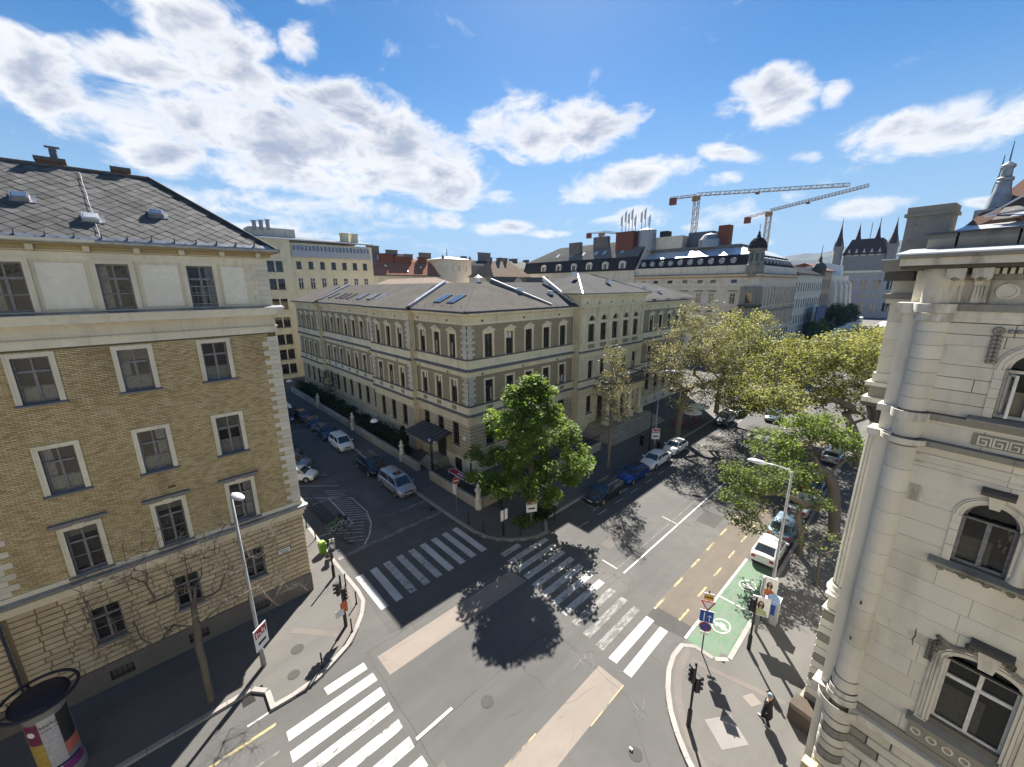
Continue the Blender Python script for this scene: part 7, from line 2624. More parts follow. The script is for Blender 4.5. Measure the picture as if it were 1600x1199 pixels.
tree('bare_tree', 'leafless pruned tree in front of the ochre brick building', (-.45, 21.75), [(0, 0, PZ), (0, 0, 1.4), (.03, .03, 2.4), (.0, .06, 3.3), (.1, .1, 4.4), (.15, .12, 5.6), (.2, .15, 7.0), (.25, .2, 8.4)],
     [(-.2, 22, 8.4, 2.3, 1.5, 2.0, 60), (-2.9, 21.8, 7.6, 1.5, 1.3, 1.7, 32), (2.2, 21.8, 7.4, 1.6, 1.3, 1.6, 32), (3.4, 21.6, 4.8, 1.4, 1.2, 1.2, 24), (-2.6, 21.6, 5.4, 1.8, 1.2, 1.2, 24), (.3, 21.4, 5.6, 1.4, 1.0, .9, 16)], 19, None, rb=.15, rt_=.0075, bark=M_bark, twigs=7, shell=.3, lean=1.3, free=6, bend=.4)
tree('park_tree', 'dull green tree before the white buttressed block at the road end', (208, 29), [(0, 0, PZ), (0, 0, 3), (0, 0, 6)], [(208, 28.5, 7.5, 7.5, 4.2, 5.0, 120)], 20, L_far, 34, 1.5, .55, .35, .03, group='far trees')
tree('park_tree', 'second dull green tree further along by the white buttressed block', (232, 27.5), [(0, 0, PZ), (0, 0, 3), (0, 0, 6)], [(232, 27.5, 7.0, 9, 4.0, 4.6, 120)], 21, L_far, 34, 1.5, .55, .35, .03, group='far trees')
tree('park_tree', 'small fresh green tree by the blue hoarding at the road end', (172, 27.5), [(0, 0, PZ), (0, 0, 2), (0, 0, 4)], [(172, 27.5, 5.4, 3.6, 3.2, 3.2, 70)], 22, L_green, 34, 1.1, .42, .25, .03, group='far trees')
one('hoarding', MB().box(176, 192, 29.6, 30.0, PZ, 12.5), plain('hoarding_blue', (.03, .055, .16), .7), 'tall dark blue hoarding before the row houses at the road end', 'hoarding')


# hedge, conifer and shrubs of the school's front garden
def hedge(label, x0, x1, y0, y1, z0, z1, n, seed, name='hedge', mat=L_dark, size=.16, per=30):
    h = thing(name, label, 'hedge', T((x0 + x1) / 2, y0, PZ), 'front garden hedges')
    rs = np.random.RandomState(seed)
    pts = np.stack([rs.uniform(x0, x1, n), rs.uniform(y0, y1, n), z0 + (z1 - z0) * rs.rand(n) ** .6 + .12 * np.sin(np.arange(n))], axis=1)
    st = MB()
    for k in range(int((y1 - y0) / .8)):
        y = y0 + .4 + k * .8
        st.tube([((x0 + x1) / 2 + rs.uniform(-.2, .2), y, PZ), ((x0 + x1) / 2 + rs.uniform(-.3, .3), y + rs.uniform(-.2, .2), z1 * .8)], [.04, .015], 5)
    part('stems', st, M_bark, h)
    part('foliage', leaf_mesh('foliage', pts, per, .42, size, mat, seed), None, h)
    return h


hedge('long dark clipped hedge behind the stone garden wall, left of the middle gate', 20.9, 22.3, 57.4, 85, .3, 2.5, 620, 31)
hedge('dark hedge behind the garden wall between the gate and the conifer', 20.9, 22.2, 42.3, 55.0, .3, 2.4, 330, 32)
cf = thing('conifer', 'narrow dark conifer beside the side entrance canopy', 'shrub', T(21.2, 41.9, PZ))
cpts = []
rs = np.random.RandomState(33)
for k in range(170):
    z = .3 + 3.6 * rs.rand()
    r_c = .85 * (1 - (z - .3) / 3.9) * math.sqrt(rs.rand())
    a = rs.rand() * 6.28
    cpts.append((21.2 + r_c * math.cos(a), 41.9 + r_c * math.sin(a), z))
part('trunk', MB().tube([(21.2, 41.9, PZ), (21.2, 41.9, 3.6)], [.09, .02], 6), M_bark, cf)
part('foliage', leaf_mesh('foliage', cpts, 34, .28, .14, L_dark, 34), None, cf)
tree('garden_tree', 'small greyish half-bare tree rising behind the garden hedge', (22.3, 69.5), [(0, 0, PZ), (0, 0, 1.5), (0, .1, 3)], [(22.3, 69.5, 4.6, 1.0, 2.2, 2.3, 60)], 35, L_far, 30, .55, .13, .10, .012, group='garden trees', twigs=2)
grass = MB()
rs = np.random.RandomState(40)
gp = np.stack([rs.uniform(21.0, 25.5, 420), rs.uniform(20.98, 22.6, 420), np.full(420, PZ + .06)], axis=1)
tag(link('ground_cover', leaf_mesh('ground_cover', gp, 16, .16, .10, L_green, 41)), 'low green ground cover round the foot of the lime tree', 'plants', kind='stuff')
sh = thing('low_shrub', 'low dark shrub under the lime tree beside the poster post', 'shrub', T(23.4, 21.2, PZ))
part('stems', MB().tube([(23.4, 21.2, PZ), (23.3, 21.3, .7)], .03, 5), M_bark, sh)
part('foliage', leaf_mesh('foliage', blob_points([(23.4, 21.25, .55, .9, .7, .5, 60)], 43), 30, .3, .12, L_dark, 44), None, sh)
fl_ = flat('tree_pit', rect(21.0, 25.6, 20.98, 22.7), PZ + .004, plain('earth', (.07, .055, .04), .95), pave['ne'])


# ------------------------------------------------------------------ vehicles
M_cglass = glass('car_glass', (.018, .022, .026), .03, .9)
M_lamp_c = plain('headlamp', (.62, .64, .66), .15, .2)
M_lamp_r = plain('tail_lamp', (.35, .02, .02), .25)
M_plate = plain('number_plate', (.72, .72, .70), .5)
M_trim = plain('black_trim', (.02, .02, .021), .55)
CARKITS = {}


def car_kit(key, body, L, W, prof, hood_z, cabin, wheel=.33, wb=None, roof_mat=None, rails=False, sunroof=False, sliding=False):
    """prof: outline of the lower body; cabin: (x_ws_base, x_ws_top, x_rear_top, x_rear_base, z_roof)
    x runs from nose (0) to tail (L); the car stands on z=0 with its nose towards -x after centring"""
    k = Kit()
    hw = W / 2
    xb0, xt0, xt1, xb1, zr = cabin
    # stations: x, z_sill, z_belt, half width factor
    st = prof
    secs = []
    for (x, zs, zb, f) in st:
        w = hw * f
        secs.append([(x, -w * .90, zs), (x, -w * .985, zs + .10), (x, -w, zs + (zb - zs) * .45), (x, -w * .965, zb - .07), (x, -w * .88, zb), (x, -w * .45, zb + .03), (x, 0, zb + .04),
                     (x, w * .45, zb + .03), (x, w * .88, zb), (x, w * .965, zb - .07), (x, w, zs + (zb - zs) * .45), (x, w * .985, zs + .10), (x, w * .90, zs)])
    mb = MB()
    n = len(secs[0])
    mb.add([p for s in secs for p in s], [(i * n + j, i * n + j + 1, (i + 1) * n + j + 1, (i + 1) * n + j) for i in range(len(secs) - 1) for j in range(n - 1)])
    mb.add(secs[0], [tuple(range(n))[::-1]])
    mb.add(secs[-1], [tuple(range(n))])
    mb.add([p for s in secs for p in (s[0], s[-1])], [(i * 2, i * 2 + 2, i * 2 + 3, i * 2 + 1) for i in range(len(secs) - 1)])
    # cabin
    def belt(x):
        for i in range(len(st) - 1):
            if st[i][0] <= x <= st[i + 1][0]:
                t = (x - st[i][0]) / (st[i + 1][0] - st[i][0])
                return st[i][2] * (1 - t) + st[i + 1][2] * t, hw * (st[i][3] * (1 - t) + st[i + 1][3] * t)
        return st[-1][2], hw * st[-1][3]

    cs = []
    xm = (xt0 + xt1) / 2
    for xb, xt, dz in ((xb0, xt0, -.03), (xb0 * .35 + xb1 * .65 * 0 + xm * .65, xm, .0), (xb1, xt1, -.05)):
        zb, w = belt(xb)
        wr = hw * .74
        cs.append([(xb, -w * .90, zb - .02), (xt, -wr, zr - .06 + dz), (xt, -wr * .82, zr + dz), (xt, 0, zr + .02 + dz), (xt, wr * .82, zr + dz), (xt, wr, zr - .06 + dz), (xb, w * .90, zb - .02)])
    m = 7
    mb.add([p for s in cs for p in s], [(i * m + j, i * m + j + 1, (i + 1) * m + j + 1, (i + 1) * m + j) for i in range(2) for j in range(m - 1)])
    mb.add(cs[0], [tuple(range(m))[::-1]])
    mb.add(cs[-1], [tuple(range(m))])
    cen = T(-L / 2, 0, 0)
    b0 = k.add('body', mb, body, -1, cen, ang=38)

    def lerp(a, b, t):
        return tuple(a[i] + (b[i] - a[i]) * t for i in range(3))

    def quad(name, p, mat, ins, off, parent=b0):
        """inset panel lifted off a four-cornered patch"""
        a, b, c, d = p
        q = []
        for (o, u, v) in ((a, b, d), (b, a, c), (c, d, b), (d, c, a)):
            s1 = lerp(o, u, ins[0])
            dv = tuple(v[i] - o[i] for i in range(3))
            q.append(tuple(s1[i] + dv[i] * ins[1] for i in range(3)))
        A, B, D = Vector(q[0]), Vector(q[1]), Vector(q[3])
        nv = (B - A).cross(D - A).normalized() * off
        q2 = [tuple(Vector(v) + nv) for v in q]
        return k.add(name, MB().add(q2 + q, [(0, 1, 2, 3), (4, 5, 1, 0), (5, 6, 2, 1), (6, 7, 3, 2), (7, 4, 0, 3)]), mat, parent, cen)

    f, mdl, r_ = cs
    quad('windscreen', (f[6], f[0], f[1], f[5]), M_cglass, (.06, .07), .012)
    quad('rear_window', (r_[0], r_[6], r_[5], r_[1]), M_cglass, (.06, .06), .012)
    for s, (ib, it) in ((-1, (0, 1)), (1, (6, 5))):
        for a, b in ((f, mdl), (mdl, r_)):
            p = (a[ib], b[ib], b[it], a[it])
            if s > 0:
                p = (b[ib], a[ib], a[it], b[it])
            quad('side_window', p, M_cglass, (.06, .13), .010)
    # wheels
    wbx = wb or (L * .19, L * .79)
    for wx in wbx:
        for s in (-1, 1):
            arch = MB()
            na = 14
            R1 = wheel * 1.16
            pts = [(0, 0)] + [(R1 * math.cos(math.pi * q / na - .12 + .24 * q / na), R1 * math.sin(math.pi * q / na - .12 + .24 * q / na)) for q in range(na + 1)]
            y = s * (hw * 1.0 + .004)
            vs = [(wx + a, y, wheel + b) for a, b in pts] + [(wx + a, y - s * .12, wheel + b) for a, b in pts]
            fs = [(0, q + 1, q + 2) if s > 0 else (0, q + 2, q + 1) for q in range(na)]
            nn_ = len(pts)
            fs += [(q + 1, q + 2, nn_ + q + 2, nn_ + q + 1) for q in range(na)]
            arch.add(vs, fs)
            k.add('wheel_arch', arch, M_trim, b0, cen)
            wl = k.add('wheel', MB().lathe([(wheel * .62, -.105), (wheel * .93, -.105), (wheel, -.07), (wheel, .07), (wheel * .93, .105), (wheel * .62, .105)], 22), M_rubber, -1,
                       cen @ T(wx, s * (hw - .085), wheel) @ Matrix.Rotation(R(90), 4, 'X'), smooth=True)
            rim = MB().lathe([(0, .10), (wheel * .14, .108), (wheel * .18, .085), (wheel * .60, .095), (wheel * .64, .106)], 20)
            for q in range(5):
                a = q * math.pi * .4
                rim.box(-.035, .035, wheel * .15, wheel * .58, .088, .104) if q == 0 else None
            k.add('rim', rim, M_rim, wl, cen @ T(wx, s * (hw - .085), wheel) @ Matrix.Rotation(R(-90 * s if s > 0 else 90), 4, 'X') @ (T(0, 0, 0)), smooth=True)
    # lamps, grille, plates, mirrors
    x0, zs0, zb0, f0 = st[0]
    x1, _, zb1, f1 = st[1]
    for s in (-1, 1):
        w = hw * f0
        k.add('headlight', MB().add([(x0 - .012, s * w * .55, zb0 - .16), (x0 - .012, s * w * .97, zb0 - .13), (x1 * .55, s * hw * (f0 + f1) * .5 * 1.004, zb0 - .02), (x0 + .02, s * w * .52, zb0 - .03),
                                     (x0 + .1, s * w * .55, zb0 - .16), (x0 + .1, s * w * .9, zb0 - .13), (x1 * .6, s * hw * (f0 + f1) * .46, zb0 + .01), (x0 + .12, s * w * .52, zb0 + .0)],
                                    [(0, 1, 2, 3) if s < 0 else (3, 2, 1, 0), (3, 2, 6, 7) if s < 0 else (7, 6, 2, 3), (0, 4, 5, 1) if s < 0 else (1, 5, 4, 0)]), M_lamp_c, b0, cen)
        xe, zse, zbe, fe = st[-1]
        we = hw * fe
        k.add('tail_light', MB().box(xe - .10, xe + .012, s * we * .60, s * we * .975, zbe - .28, zbe - .08), M_lamp_r, b0, cen)
        zb, w = belt(xb0 + .25)
        k.add('mirror', MB().box(xb0 + .18, xb0 + .32, s * (w * .96), s * (w + .17), zb + .02, zb + .16), body, b0, cen)
        for dx in (.42, .64):
            xx = L * dx
            zz, ww = belt(xx)
            k.add('door_handle', MB().box(xx - .10, xx + .10, s * ww * .975, s * (ww * .985 + .022), zz - .17, zz - .14), M_trim if body is not M_trim else M_rim, b0, cen)
        k.add('sill_trim', MB().box(wbx[0] + wheel * 1.2, wbx[1] - wheel * 1.2, s * hw * .97, s * hw * 1.006, .20, .29), M_trim, b0, cen)
        if rails:
            k.add('roof_rail', MB().box(xt0 + .1, xt1 - .1, s * hw * .60, s * hw * .64, zr + .0, zr + .07), M_rim, b0, cen)
    w = hw * f0
    k.add('grille', MB().box(x0 - .02, x0 + .05, -w * .50, w * .50, zb0 - .22, zb0 - .07), M_trim, b0, cen)
    k.add('lower_intake', MB().box(x0 - .016, x0 + .05, -w * .75, w * .75, zs0 + .06, zs0 + .17), M_trim, b0, cen)
    k.add('number_plate', MB().box(x0 - .035, x0 - .021, -.26, .26, zs0 + .19, zs0 + .30), M_plate, b0, cen)
    k.add('number_plate', MB().box(st[-1][0] + .013, st[-1][0] + .026, -.26, .26, st[-1][1] + .28, st[-1][1] + .39), M_plate, b0, cen)
    if sunroof:
        k.add('sunroof', MB().box(xt0 + .35, xt0 + 1.0, -hw * .42, hw * .42, zr + .005, zr + .035), M_cglass, b0, cen)
    if roof_mat is not None:
        k.add('roof_panel', MB().box(xt0 + .12, xt1 - .12, -hw * .56, hw * .56, zr + .004, zr + .028), roof_mat, b0, cen)
    return k


def prof_for(kind, L):
    if kind == 'sedan':
        return [(0, .22, .66, .80), (.35, .20, .74, .93), (1.25, .20, .90, 1.0), (2.4, .20, .95, 1.0), (3.7, .20, .98, 1.0), (L - .35, .22, .98, .96), (L, .30, .88, .86)], (1.15, 1.95, 3.35, L - .55, 1.44)
    if kind == 'wagon':
        return [(0, .22, .66, .80), (.35, .20, .76, .93), (1.25, .20, .92, 1.0), (2.4, .20, .97, 1.0), (3.7, .20, 1.0, 1.0), (L - .3, .24, 1.0, .97), (L, .32, .90, .88)], (1.15, 1.95, L - .75, L - .18, 1.47)
    if kind == 'hatch':
        return [(0, .22, .66, .80), (.28, .20, .78, .94), (.95, .20, .92, 1.0), (2.0, .20, .96, 1.0), (L - .7, .20, 1.0, 1.0), (L - .25, .24, 1.0, .97), (L, .32, .88, .9)], (.85, 1.6, L - .75, L - .15, 1.50)
    if kind == 'suv':
        return [(0, .30, .82, .84), (.30, .26, .95, .95), (1.2, .26, 1.08, 1.0), (2.4, .26, 1.12, 1.0), (L - 1.0, .26, 1.15, 1.0), (L - .25, .30, 1.14, .97), (L, .40, 1.0, .9)], (1.15, 1.9, L - .75, L - .15, 1.76)
    if kind == 'van':
        return [(0, .26, .78, .84), (.30, .22, .92, .95), (1.0, .22, 1.06, 1.0), (2.2, .22, 1.10, 1.0), (L - 1.0, .22, 1.12, 1.0), (L - .2, .26, 1.12, .98), (L, .36, 1.0, .94)], (.80, 1.65, L - .45, L - .08, 1.80)
    if kind == 'mini':
        return [(0, .22, .62, .80), (.25, .20, .76, .93), (.85, .20, .92, 1.0), (1.8, .20, .95, 1.0), (L - .6, .20, .98, 1.0), (L - .2, .24, .98, .96), (L, .32, .86, .88)], (.78, 1.4, L - .85, L - .18, 1.49)


def car(kind, paintm, L, W, x, y, head, label, group, name='parked_car', **kw):
    """head: compass of the nose in degrees from +X"""
    key = (kind, paintm.name, L, W, tuple(sorted((a, str(b)) for a, b in kw.items())))
    if key not in CARKITS:
        pr, cb = prof_for(kind, L)
        CARKITS[key] = car_kit(key, paintm, L, W, pr, None, cb, wheel=.36 if kind == 'suv' else (.30 if kind == 'mini' else .325), **kw)
    t = thing(name, label, 'car', T(x, y, .008, head + 180), group)
    CARKITS[key].put(t, T(x, y, .008, head + 180))
    return t


C_silver = car_paint('car_silver', (.40, .42, .44), .55)
C_black = car_paint('car_black', (.009, .010, .013), .3)
C_white = car_paint('car_white', (.72, .72, .71), .0)
C_navy = car_paint('car_navy', (.014, .024, .058), .4)
C_blue = car_paint('car_blue', (.012, .055, .27), .45)
C_dgrey = car_paint('car_dark_grey', (.028, .033, .040), .45)
C_grey = car_paint('car_grey', (.20, .215, .24), .5)
C_green = car_paint('car_dark_green', (.02, .035, .030), .4)
C_lblue = car_paint('car_steel_blue', (.13, .19, .26), .5)
GK = 'cars parked along the side street kerb'
car('van', C_silver, 5.05, 1.98, 16.72, 35.25, -90, 'silver minivan with sunroof, first along the side street kerb', GK, sunroof=True)
car('suv', C_black, 4.75, 1.95, 16.62, 41.2, -90, 'black SUV with silver roof rails behind the silver minivan', GK, rails=True)
car('van', C_white, 4.40, 1.84, 16.72, 50.3, -90, 'white passenger van parked along the side street wall', GK, rails=True)
car('suv', C_navy, 4.40, 1.85, 16.7, 55.7, -90, 'dark blue SUV directly behind the white van', GK)
car('wagon', C_navy, 4.55, 1.83, 16.7, 60.6, -90, 'navy estate car, second behind the white van', GK, rails=True)
car('hatch', C_dgrey, 4.30, 1.80, 16.7, 66.0, -90, 'dark hatchback, third behind the white van, beside the bus', GK)
GA = 'cars parked at an angle by the brick building'
car('mini', C_white, 3.57, 1.63, 10.05, 44.5, -43, 'small white city car nosing out by the brick building corner', GA, roof_mat=None)
car('hatch', C_grey, 4.15, 1.78, 10.35, 48.3, -43, 'grey-blue hatchback angle-parked next to the small white car', GA)
car('hatch', C_navy, 4.20, 1.78, 10.3, 51.8, -43, 'dark blue hatchback angle-parked behind the grey-blue one', GA)
car('hatch', C_black, 4.20, 1.78, 10.2, 55.2, -43, 'black car, last visible of the angle-parked row', GA)
GM = 'cars parked along the far side of the main road'
car('wagon', C_dgrey, 4.75, 1.84, 30.72, 19.55, 180, 'dark grey estate car, first in the row on the main road', GM, rails=True)
car('hatch', C_blue, 4.30, 1.80, 36.15, 19.65, 180, 'bright blue hatchback with black roof on the main road', GM, roof_mat=M_trim)
car('sedan', C_white, 4.80, 1.83, 41.35, 19.72, 180, 'white saloon parked between the blue hatchback and white hatchback', GM)
car('mini', C_white, 3.86, 1.74, 46.55, 19.75, 180, 'small white hatchback at the end of the shaded row', GM)
car('suv', C_green, 4.40, 1.84, 61.8, 19.3, 180, 'dark car parked under the plane tree past the white hatchback', GM)
car('hatch', C_white, 4.20, 1.78, 67.6, 19.6, 180, 'white car behind the dark one under the plane trees', GM)
car('wagon', C_grey, 4.55, 1.80, 73.2, 19.6, 180, 'grey car furthest along the far kerb under the trees', GM)
GR = 'cars parked along the near side of the main road'
car('mini', C_white, 3.75, 1.70, 32.35, 5.80, 0, 'small white car seen from behind on the green bay', GR)
car('hatch', C_lblue, 4.35, 1.80, 36.7, 5.75, 0, 'steel blue car in front of the small white one under the trees', GR)
car('sedan', C_silver, 4.55, 1.80, 41.9, 5.70, 0, 'silver car third in the near kerb row under the green tree', GR)
car('hatch', C_black, 4.35, 1.80, 47.2, 5.70, 0, 'black car fourth in the near kerb row behind the leaning trunk', GR)
car('wagon', C_silver, 4.55, 1.80, 57.5, 5.70, 0, 'pale silver car further along the near kerb by the fluted column', GR)
car('hatch', C_lblue, 4.25, 1.80, 69.0, 14.6, 180, 'blue car driving on the main road beneath the plane trees', 'cars on the road', 'driving_car')

# bus at the far end of the side street
bus = thing('city_bus', 'blue and white bus standing behind the brick building corner', 'bus', T(13.7, 70, .008))
M_busb = car_paint('bus_blue', (.015, .05, .19), .1)
part('lower_body', MB().box(12.5, 15.0, 64.8, 75.2, .35, 1.35), M_busb, bus)
part('upper_body', MB().box(12.52, 14.98, 64.82, 75.18, 1.352, 2.55), M_busb, bus)
part('windscreen', MB().box(12.62, 14.88, 64.76, 64.815, 1.30, 2.50), M_cglass, bus)
part('side_windows', MB().box(14.985, 15.005, 65.3, 74.8, 1.55, 2.45), M_cglass, bus)
part('roof', MB().extrude_x([(64.85, 2.552), (64.80, 2.75), (65.1, 2.98), (74.9, 2.98), (75.2, 2.75), (75.15, 2.552)], 12.55, 14.95), C_white, bus)
part('destination_display', MB().box(13.0, 14.5, 64.74, 64.80, 2.60, 2.80), M_trim, bus)
for x in (12.7, 14.8):
    part('headlight', MB().box(x - .16, x + .16, 64.77, 64.80, .7, .95), M_lamp_c, bus)
    for y in (67, 73):
        part('wheel', MB().lathe([(.25, -.13), (.45, -.13), (.48, 0), (.45, .13), (.25, .13)], 18), M_rubber, bus, T(x, y, .48) @ Matrix.Rotation(R(90), 4, 'Y'), smooth=True)


# ------------------------------------------------------------------ garden wall and railings of the school building
M_wallst = pieces('garden_wall_stone', [(.30, .275, .22), (.37, .34, .275), (.33, .30, .24)], .9, .5)
GW = thing('garden_wall', 'low stone garden wall with iron railing and stone posts round the school building', 'wall', T(20.3, 26.3, PZ))


def wall_run(a, b, h=.95, w=.42, rail=False):
    a, b = Vector(a), Vector(b)
    d = b - a
    L = d.length
    ang = math.degrees(math.atan2(d.y, d.x))
    n = max(1, round(L / 1.45))
    for k in range(n):
        x0, x1 = L * k / n, L * (k + 1) / n
        part('wall_stone', MB().box(x0 + .008, x1 - .008, -w / 2, w / 2, 0, h - .12), M_wallst, GW, T(a.x, a.y, PZ, ang))
        part('coping_stone', MB().add([(x0 + .006, -w / 2 - .05, h - .118), (x1 - .006, -w / 2 - .05, h - .118), (x1 - .006, w / 2 + .05, h - .118), (x0 + .006, w / 2 + .05, h - .118),
                                       (x0 + .006, -w / 2 + .02, h + .02), (x1 - .006, -w / 2 + .02, h + .02), (x1 - .006, w / 2 - .02, h + .02), (x0 + .006, w / 2 - .02, h + .02)],
                                      [(4, 5, 6, 7), (0, 1, 5, 4), (1, 2, 6, 5), (2, 3, 7, 6), (3, 0, 4, 7)]), M_wallst, GW, T(a.x, a.y, PZ, ang))
    if rail:
        m = T(a.x, a.y, PZ, ang)
        for z in (h + .12, 1.85):
            part('rail', MB().box(.1, L - .1, -.02, .02, z, z + .05), M_black, GW, m)
        nb = int(L / .16)
        me_b = MB().box(-.011, .011, -.011, .011, h + .021, 2.02).mesh('railing_bar', M_black)
        for k in range(1, nb):
            part('railing_bar', me_b, None, GW, m @ T(L * k / nb, 0, 0))


post = MB().lathe([(.34, 0), (.34, 1.0), (.30, 1.05), (.24, 1.1), (.23, 1.75), (.30, 1.82), (.33, 1.95), (.26, 2.0), (.16, 2.08), (.12, 2.18), (.2, 2.30), (.16, 2.42), (.06, 2.5), (.07, 2.58), (.0, 2.68)], 14)
me_post = smooth_by_angle(post.mesh('stone_post', M_lime), 35)
for x, y in ((20.3, 26.3), (20.3, 40.8), (20.35, 55.5), (20.4, 70.4)):
    part('stone_post', me_post, None, GW, T(x, y, PZ))
wall_run((20.3, 26.65), (20.3, 34.5), rail=True)
wall_run((20.3, 37.0), (20.3, 40.5))
wall_run((20.3, 41.15), (20.3, 54.3))
wall_run((20.4, 57.2), (20.4, 70.0))
wall_run((20.4, 70.75), (20.4, 86))
wall_run((20.65, 26.25), (40.0, 26.5), rail=True)
part('notice_slab', MB().box(20.02, 20.12, 29.4, 30.0, .3, 1.75), M_signw, GW)
# red arrow board over the area railing
rb_ = thing('arrow_board', 'long red rounded board with white border lying along the school railing', 'sign', T(21.9, 31.0, PZ))
n = 8
out = [(-.33, -2.0), (.33, -2.0)] if False else []
arc = [(.36 * math.cos(math.pi + math.pi * k / n), -1.75 + .36 * math.sin(math.pi + math.pi * k / n)) for k in range(n + 1)]
outl = arc + [(.36, 1.6), (.62, 1.6), (.0, 2.25), (-.62, 1.6), (-.36, 1.6)]
MBD = T(21.85, 31.0, 1.15) @ Matrix.Rotation(R(-14), 4, 'Y')
part('board', MB().prism(outl, 0, .05), M_signw, rb_, MBD)
part('board_face', MB().prism([(x * .80, y * .97) for x, y in outl], .051, .06), M_red, rb_, MBD)
for k in range(7):
    part('print', MB().box(-.10, .10, -1.3 + k * .30, -1.12 + k * .30, .0605, .064), M_signw, rb_, MBD)
part('leg', MB().tube([(21.6, 29.6, PZ), (21.6, 29.6, 1.1)], .03, 6), M_black, rb_)
part('leg', MB().tube([(21.6, 32.4, PZ), (21.6, 32.4, 1.1)], .03, 6), M_black, rb_)
gl = thing('canopy_lamp', 'black twin-armed iron lamp post beside the side entrance canopy', 'lamp', T(20.9, 34.9, PZ))
part('post', MB().tube([(20.9, 34.9, PZ), (20.9, 34.9, 1.0), (20.9, 34.9, 4.6)], [.09, .06, .04], 8), M_black, gl)
for s in (-1, 1):
    part('arm', MB().tube([(20.9, 34.9, 4.3), (20.9, 34.9 + s * .3, 4.5), (20.9, 34.9 + s * .5, 4.25)], .02, 5), M_black, gl)
    part('lantern', MB().lathe([(.05, 3.9), (.14, 4.0), (.17, 4.2), (.05, 4.3), (0, 4.35)], 8, 20.9, 34.9 + s * .5), M_alu, gl)


# ------------------------------------------------------------------ lamps, signals, signs, bollards
def lamp(label, x, y, h, arm, head_az, tw=.10):
    t = thing('street_lamp', label, 'lamp', T(x, y, PZ), 'tall street lamps')
    part('pole', MB().tube([(x, y, PZ), (x, y, 1.2), (x, y, 1.25), (x, y, h)], [tw * 1.3, tw * 1.25, tw, tw * .55], 12), M_steel, t, smooth=True)
    d = Vector((math.cos(R(head_az)), math.sin(R(head_az)), 0))
    p = Vector((x, y, h))
    part('arm', MB().tube([p - Vector((0, 0, .15)), p + d * .15 + Vector((0, 0, .08)), p + d * arm * .6 + Vector((0, 0, .16)), p + d * arm + Vector((0, 0, .15))], [.055, .05, .04, .035], 8), M_alu, t, smooth=True)
    m = T(p.x + d.x * (arm + .35), p.y + d.y * (arm + .35), h + .12, head_az)
    part('lamp_head', MB().lathe([(0, -.08), (.10, -.075), (.17, -.03), (.18, .02), (.14, .09), (.06, .13), (0, .14)], 16), M_alu, t, m @ Matrix.Diagonal((2.9, 1.25, 1, 1)), smooth=True)
    part('lens', MB().lathe([(0, -.10), (.10, -.095), (.13, -.06)], 14), M_signw, t, m @ Matrix.Diagonal((2.6, 1.1, 1, 1)), smooth=True)
    return t


lamp('tall street lamp in front of the ochre brick building', 1.92, 22.06, 10.45, .35, -75)
lamp('tall street lamp with long arm over the green bay on the near pavement', 24.97, 4.04, 10.15, 1.35, 97)
lamp('tall street lamp beside the dark post before the school portico', 45.0, 21.75, 10.1, 1.3, -62)
lamp('far street lamp half hidden in the plane tree crowns', 78, 3.8, 10.0, 1.3, 95)


def poster(label, x, y, z0, z1, w, face, col, words, name='poster_board', person=False):
    t = thing(name, label, 'poster', T(x, y, PZ), 'poster boards on posts')
    m = T(x, y, 0, face + 90)          # local -y looks along 'face'
    b = part('board', MB().box(-w / 2, w / 2, -.19, -.15, z0, z1), M_signw, t, m)
    part('backing', MB().box(-w / 2 + .1, w / 2 - .1, -.149, -.10, z0 + .1, z1 - .1), M_steel, t, m)
    if person:
        h = z1 - z0
        part('print', MB().prism([(-w * .42, 0), (w * .42, 0), (w * .36, h * .22), (w * .12, h * .36), (-w * .12, h * .36), (-w * .36, h * .22)], 0, .003), col, t, m @ T(0, -.191, z0 + .04) @ Matrix.Rotation(R(90), 4, 'X'))
        part('print', MB().lathe([(0, .002), (w * .19, .002), (w * .19, 0)], 18), plain('print_dark_hair', (.03, .018, .014), .6), t, m @ T(0, -.191, z0 + h * .56) @ Matrix.Rotation(R(90), 4, 'X') @ Matrix.Diagonal((1, 1.75, 1, 1)))
        part('print', MB().lathe([(0, .004), (w * .095, .004), (w * .095, .002)], 18), M_skin, t, m @ T(0.01, -.191, z0 + h * .66) @ Matrix.Rotation(R(90), 4, 'X') @ Matrix.Diagonal((1, 1.35, 1, 1)))
        part('print', MB().box(-w * .06, w * .06, -.1955, -.194, z0 + h * .34, z0 + h * .52), M_skin, t, m)
    else:
        part('print', MB().box(-w / 2 + .05, w / 2 - .05, -.196, -.1905, z0 + (z1 - z0) * .58, z1 - .08), col, t, m)
        for k in range(5):                       # white figures in the red field, too small to read
            part('print', MB().box(-w * .36 + k * w * .15, -w * .27 + k * w * .15, -.199, -.1965, z0 + (z1 - z0) * (.62 + .05 * (k % 2)), z0 + (z1 - z0) * (.84 - .06 * (k % 3))), M_signw, t, m)
        part('print', MB().box(-w * .3, w * .3, -.196, -.1905, z0 + (z1 - z0) * .22, z0 + (z1 - z0) * .34), M_black, t, m)
    return t


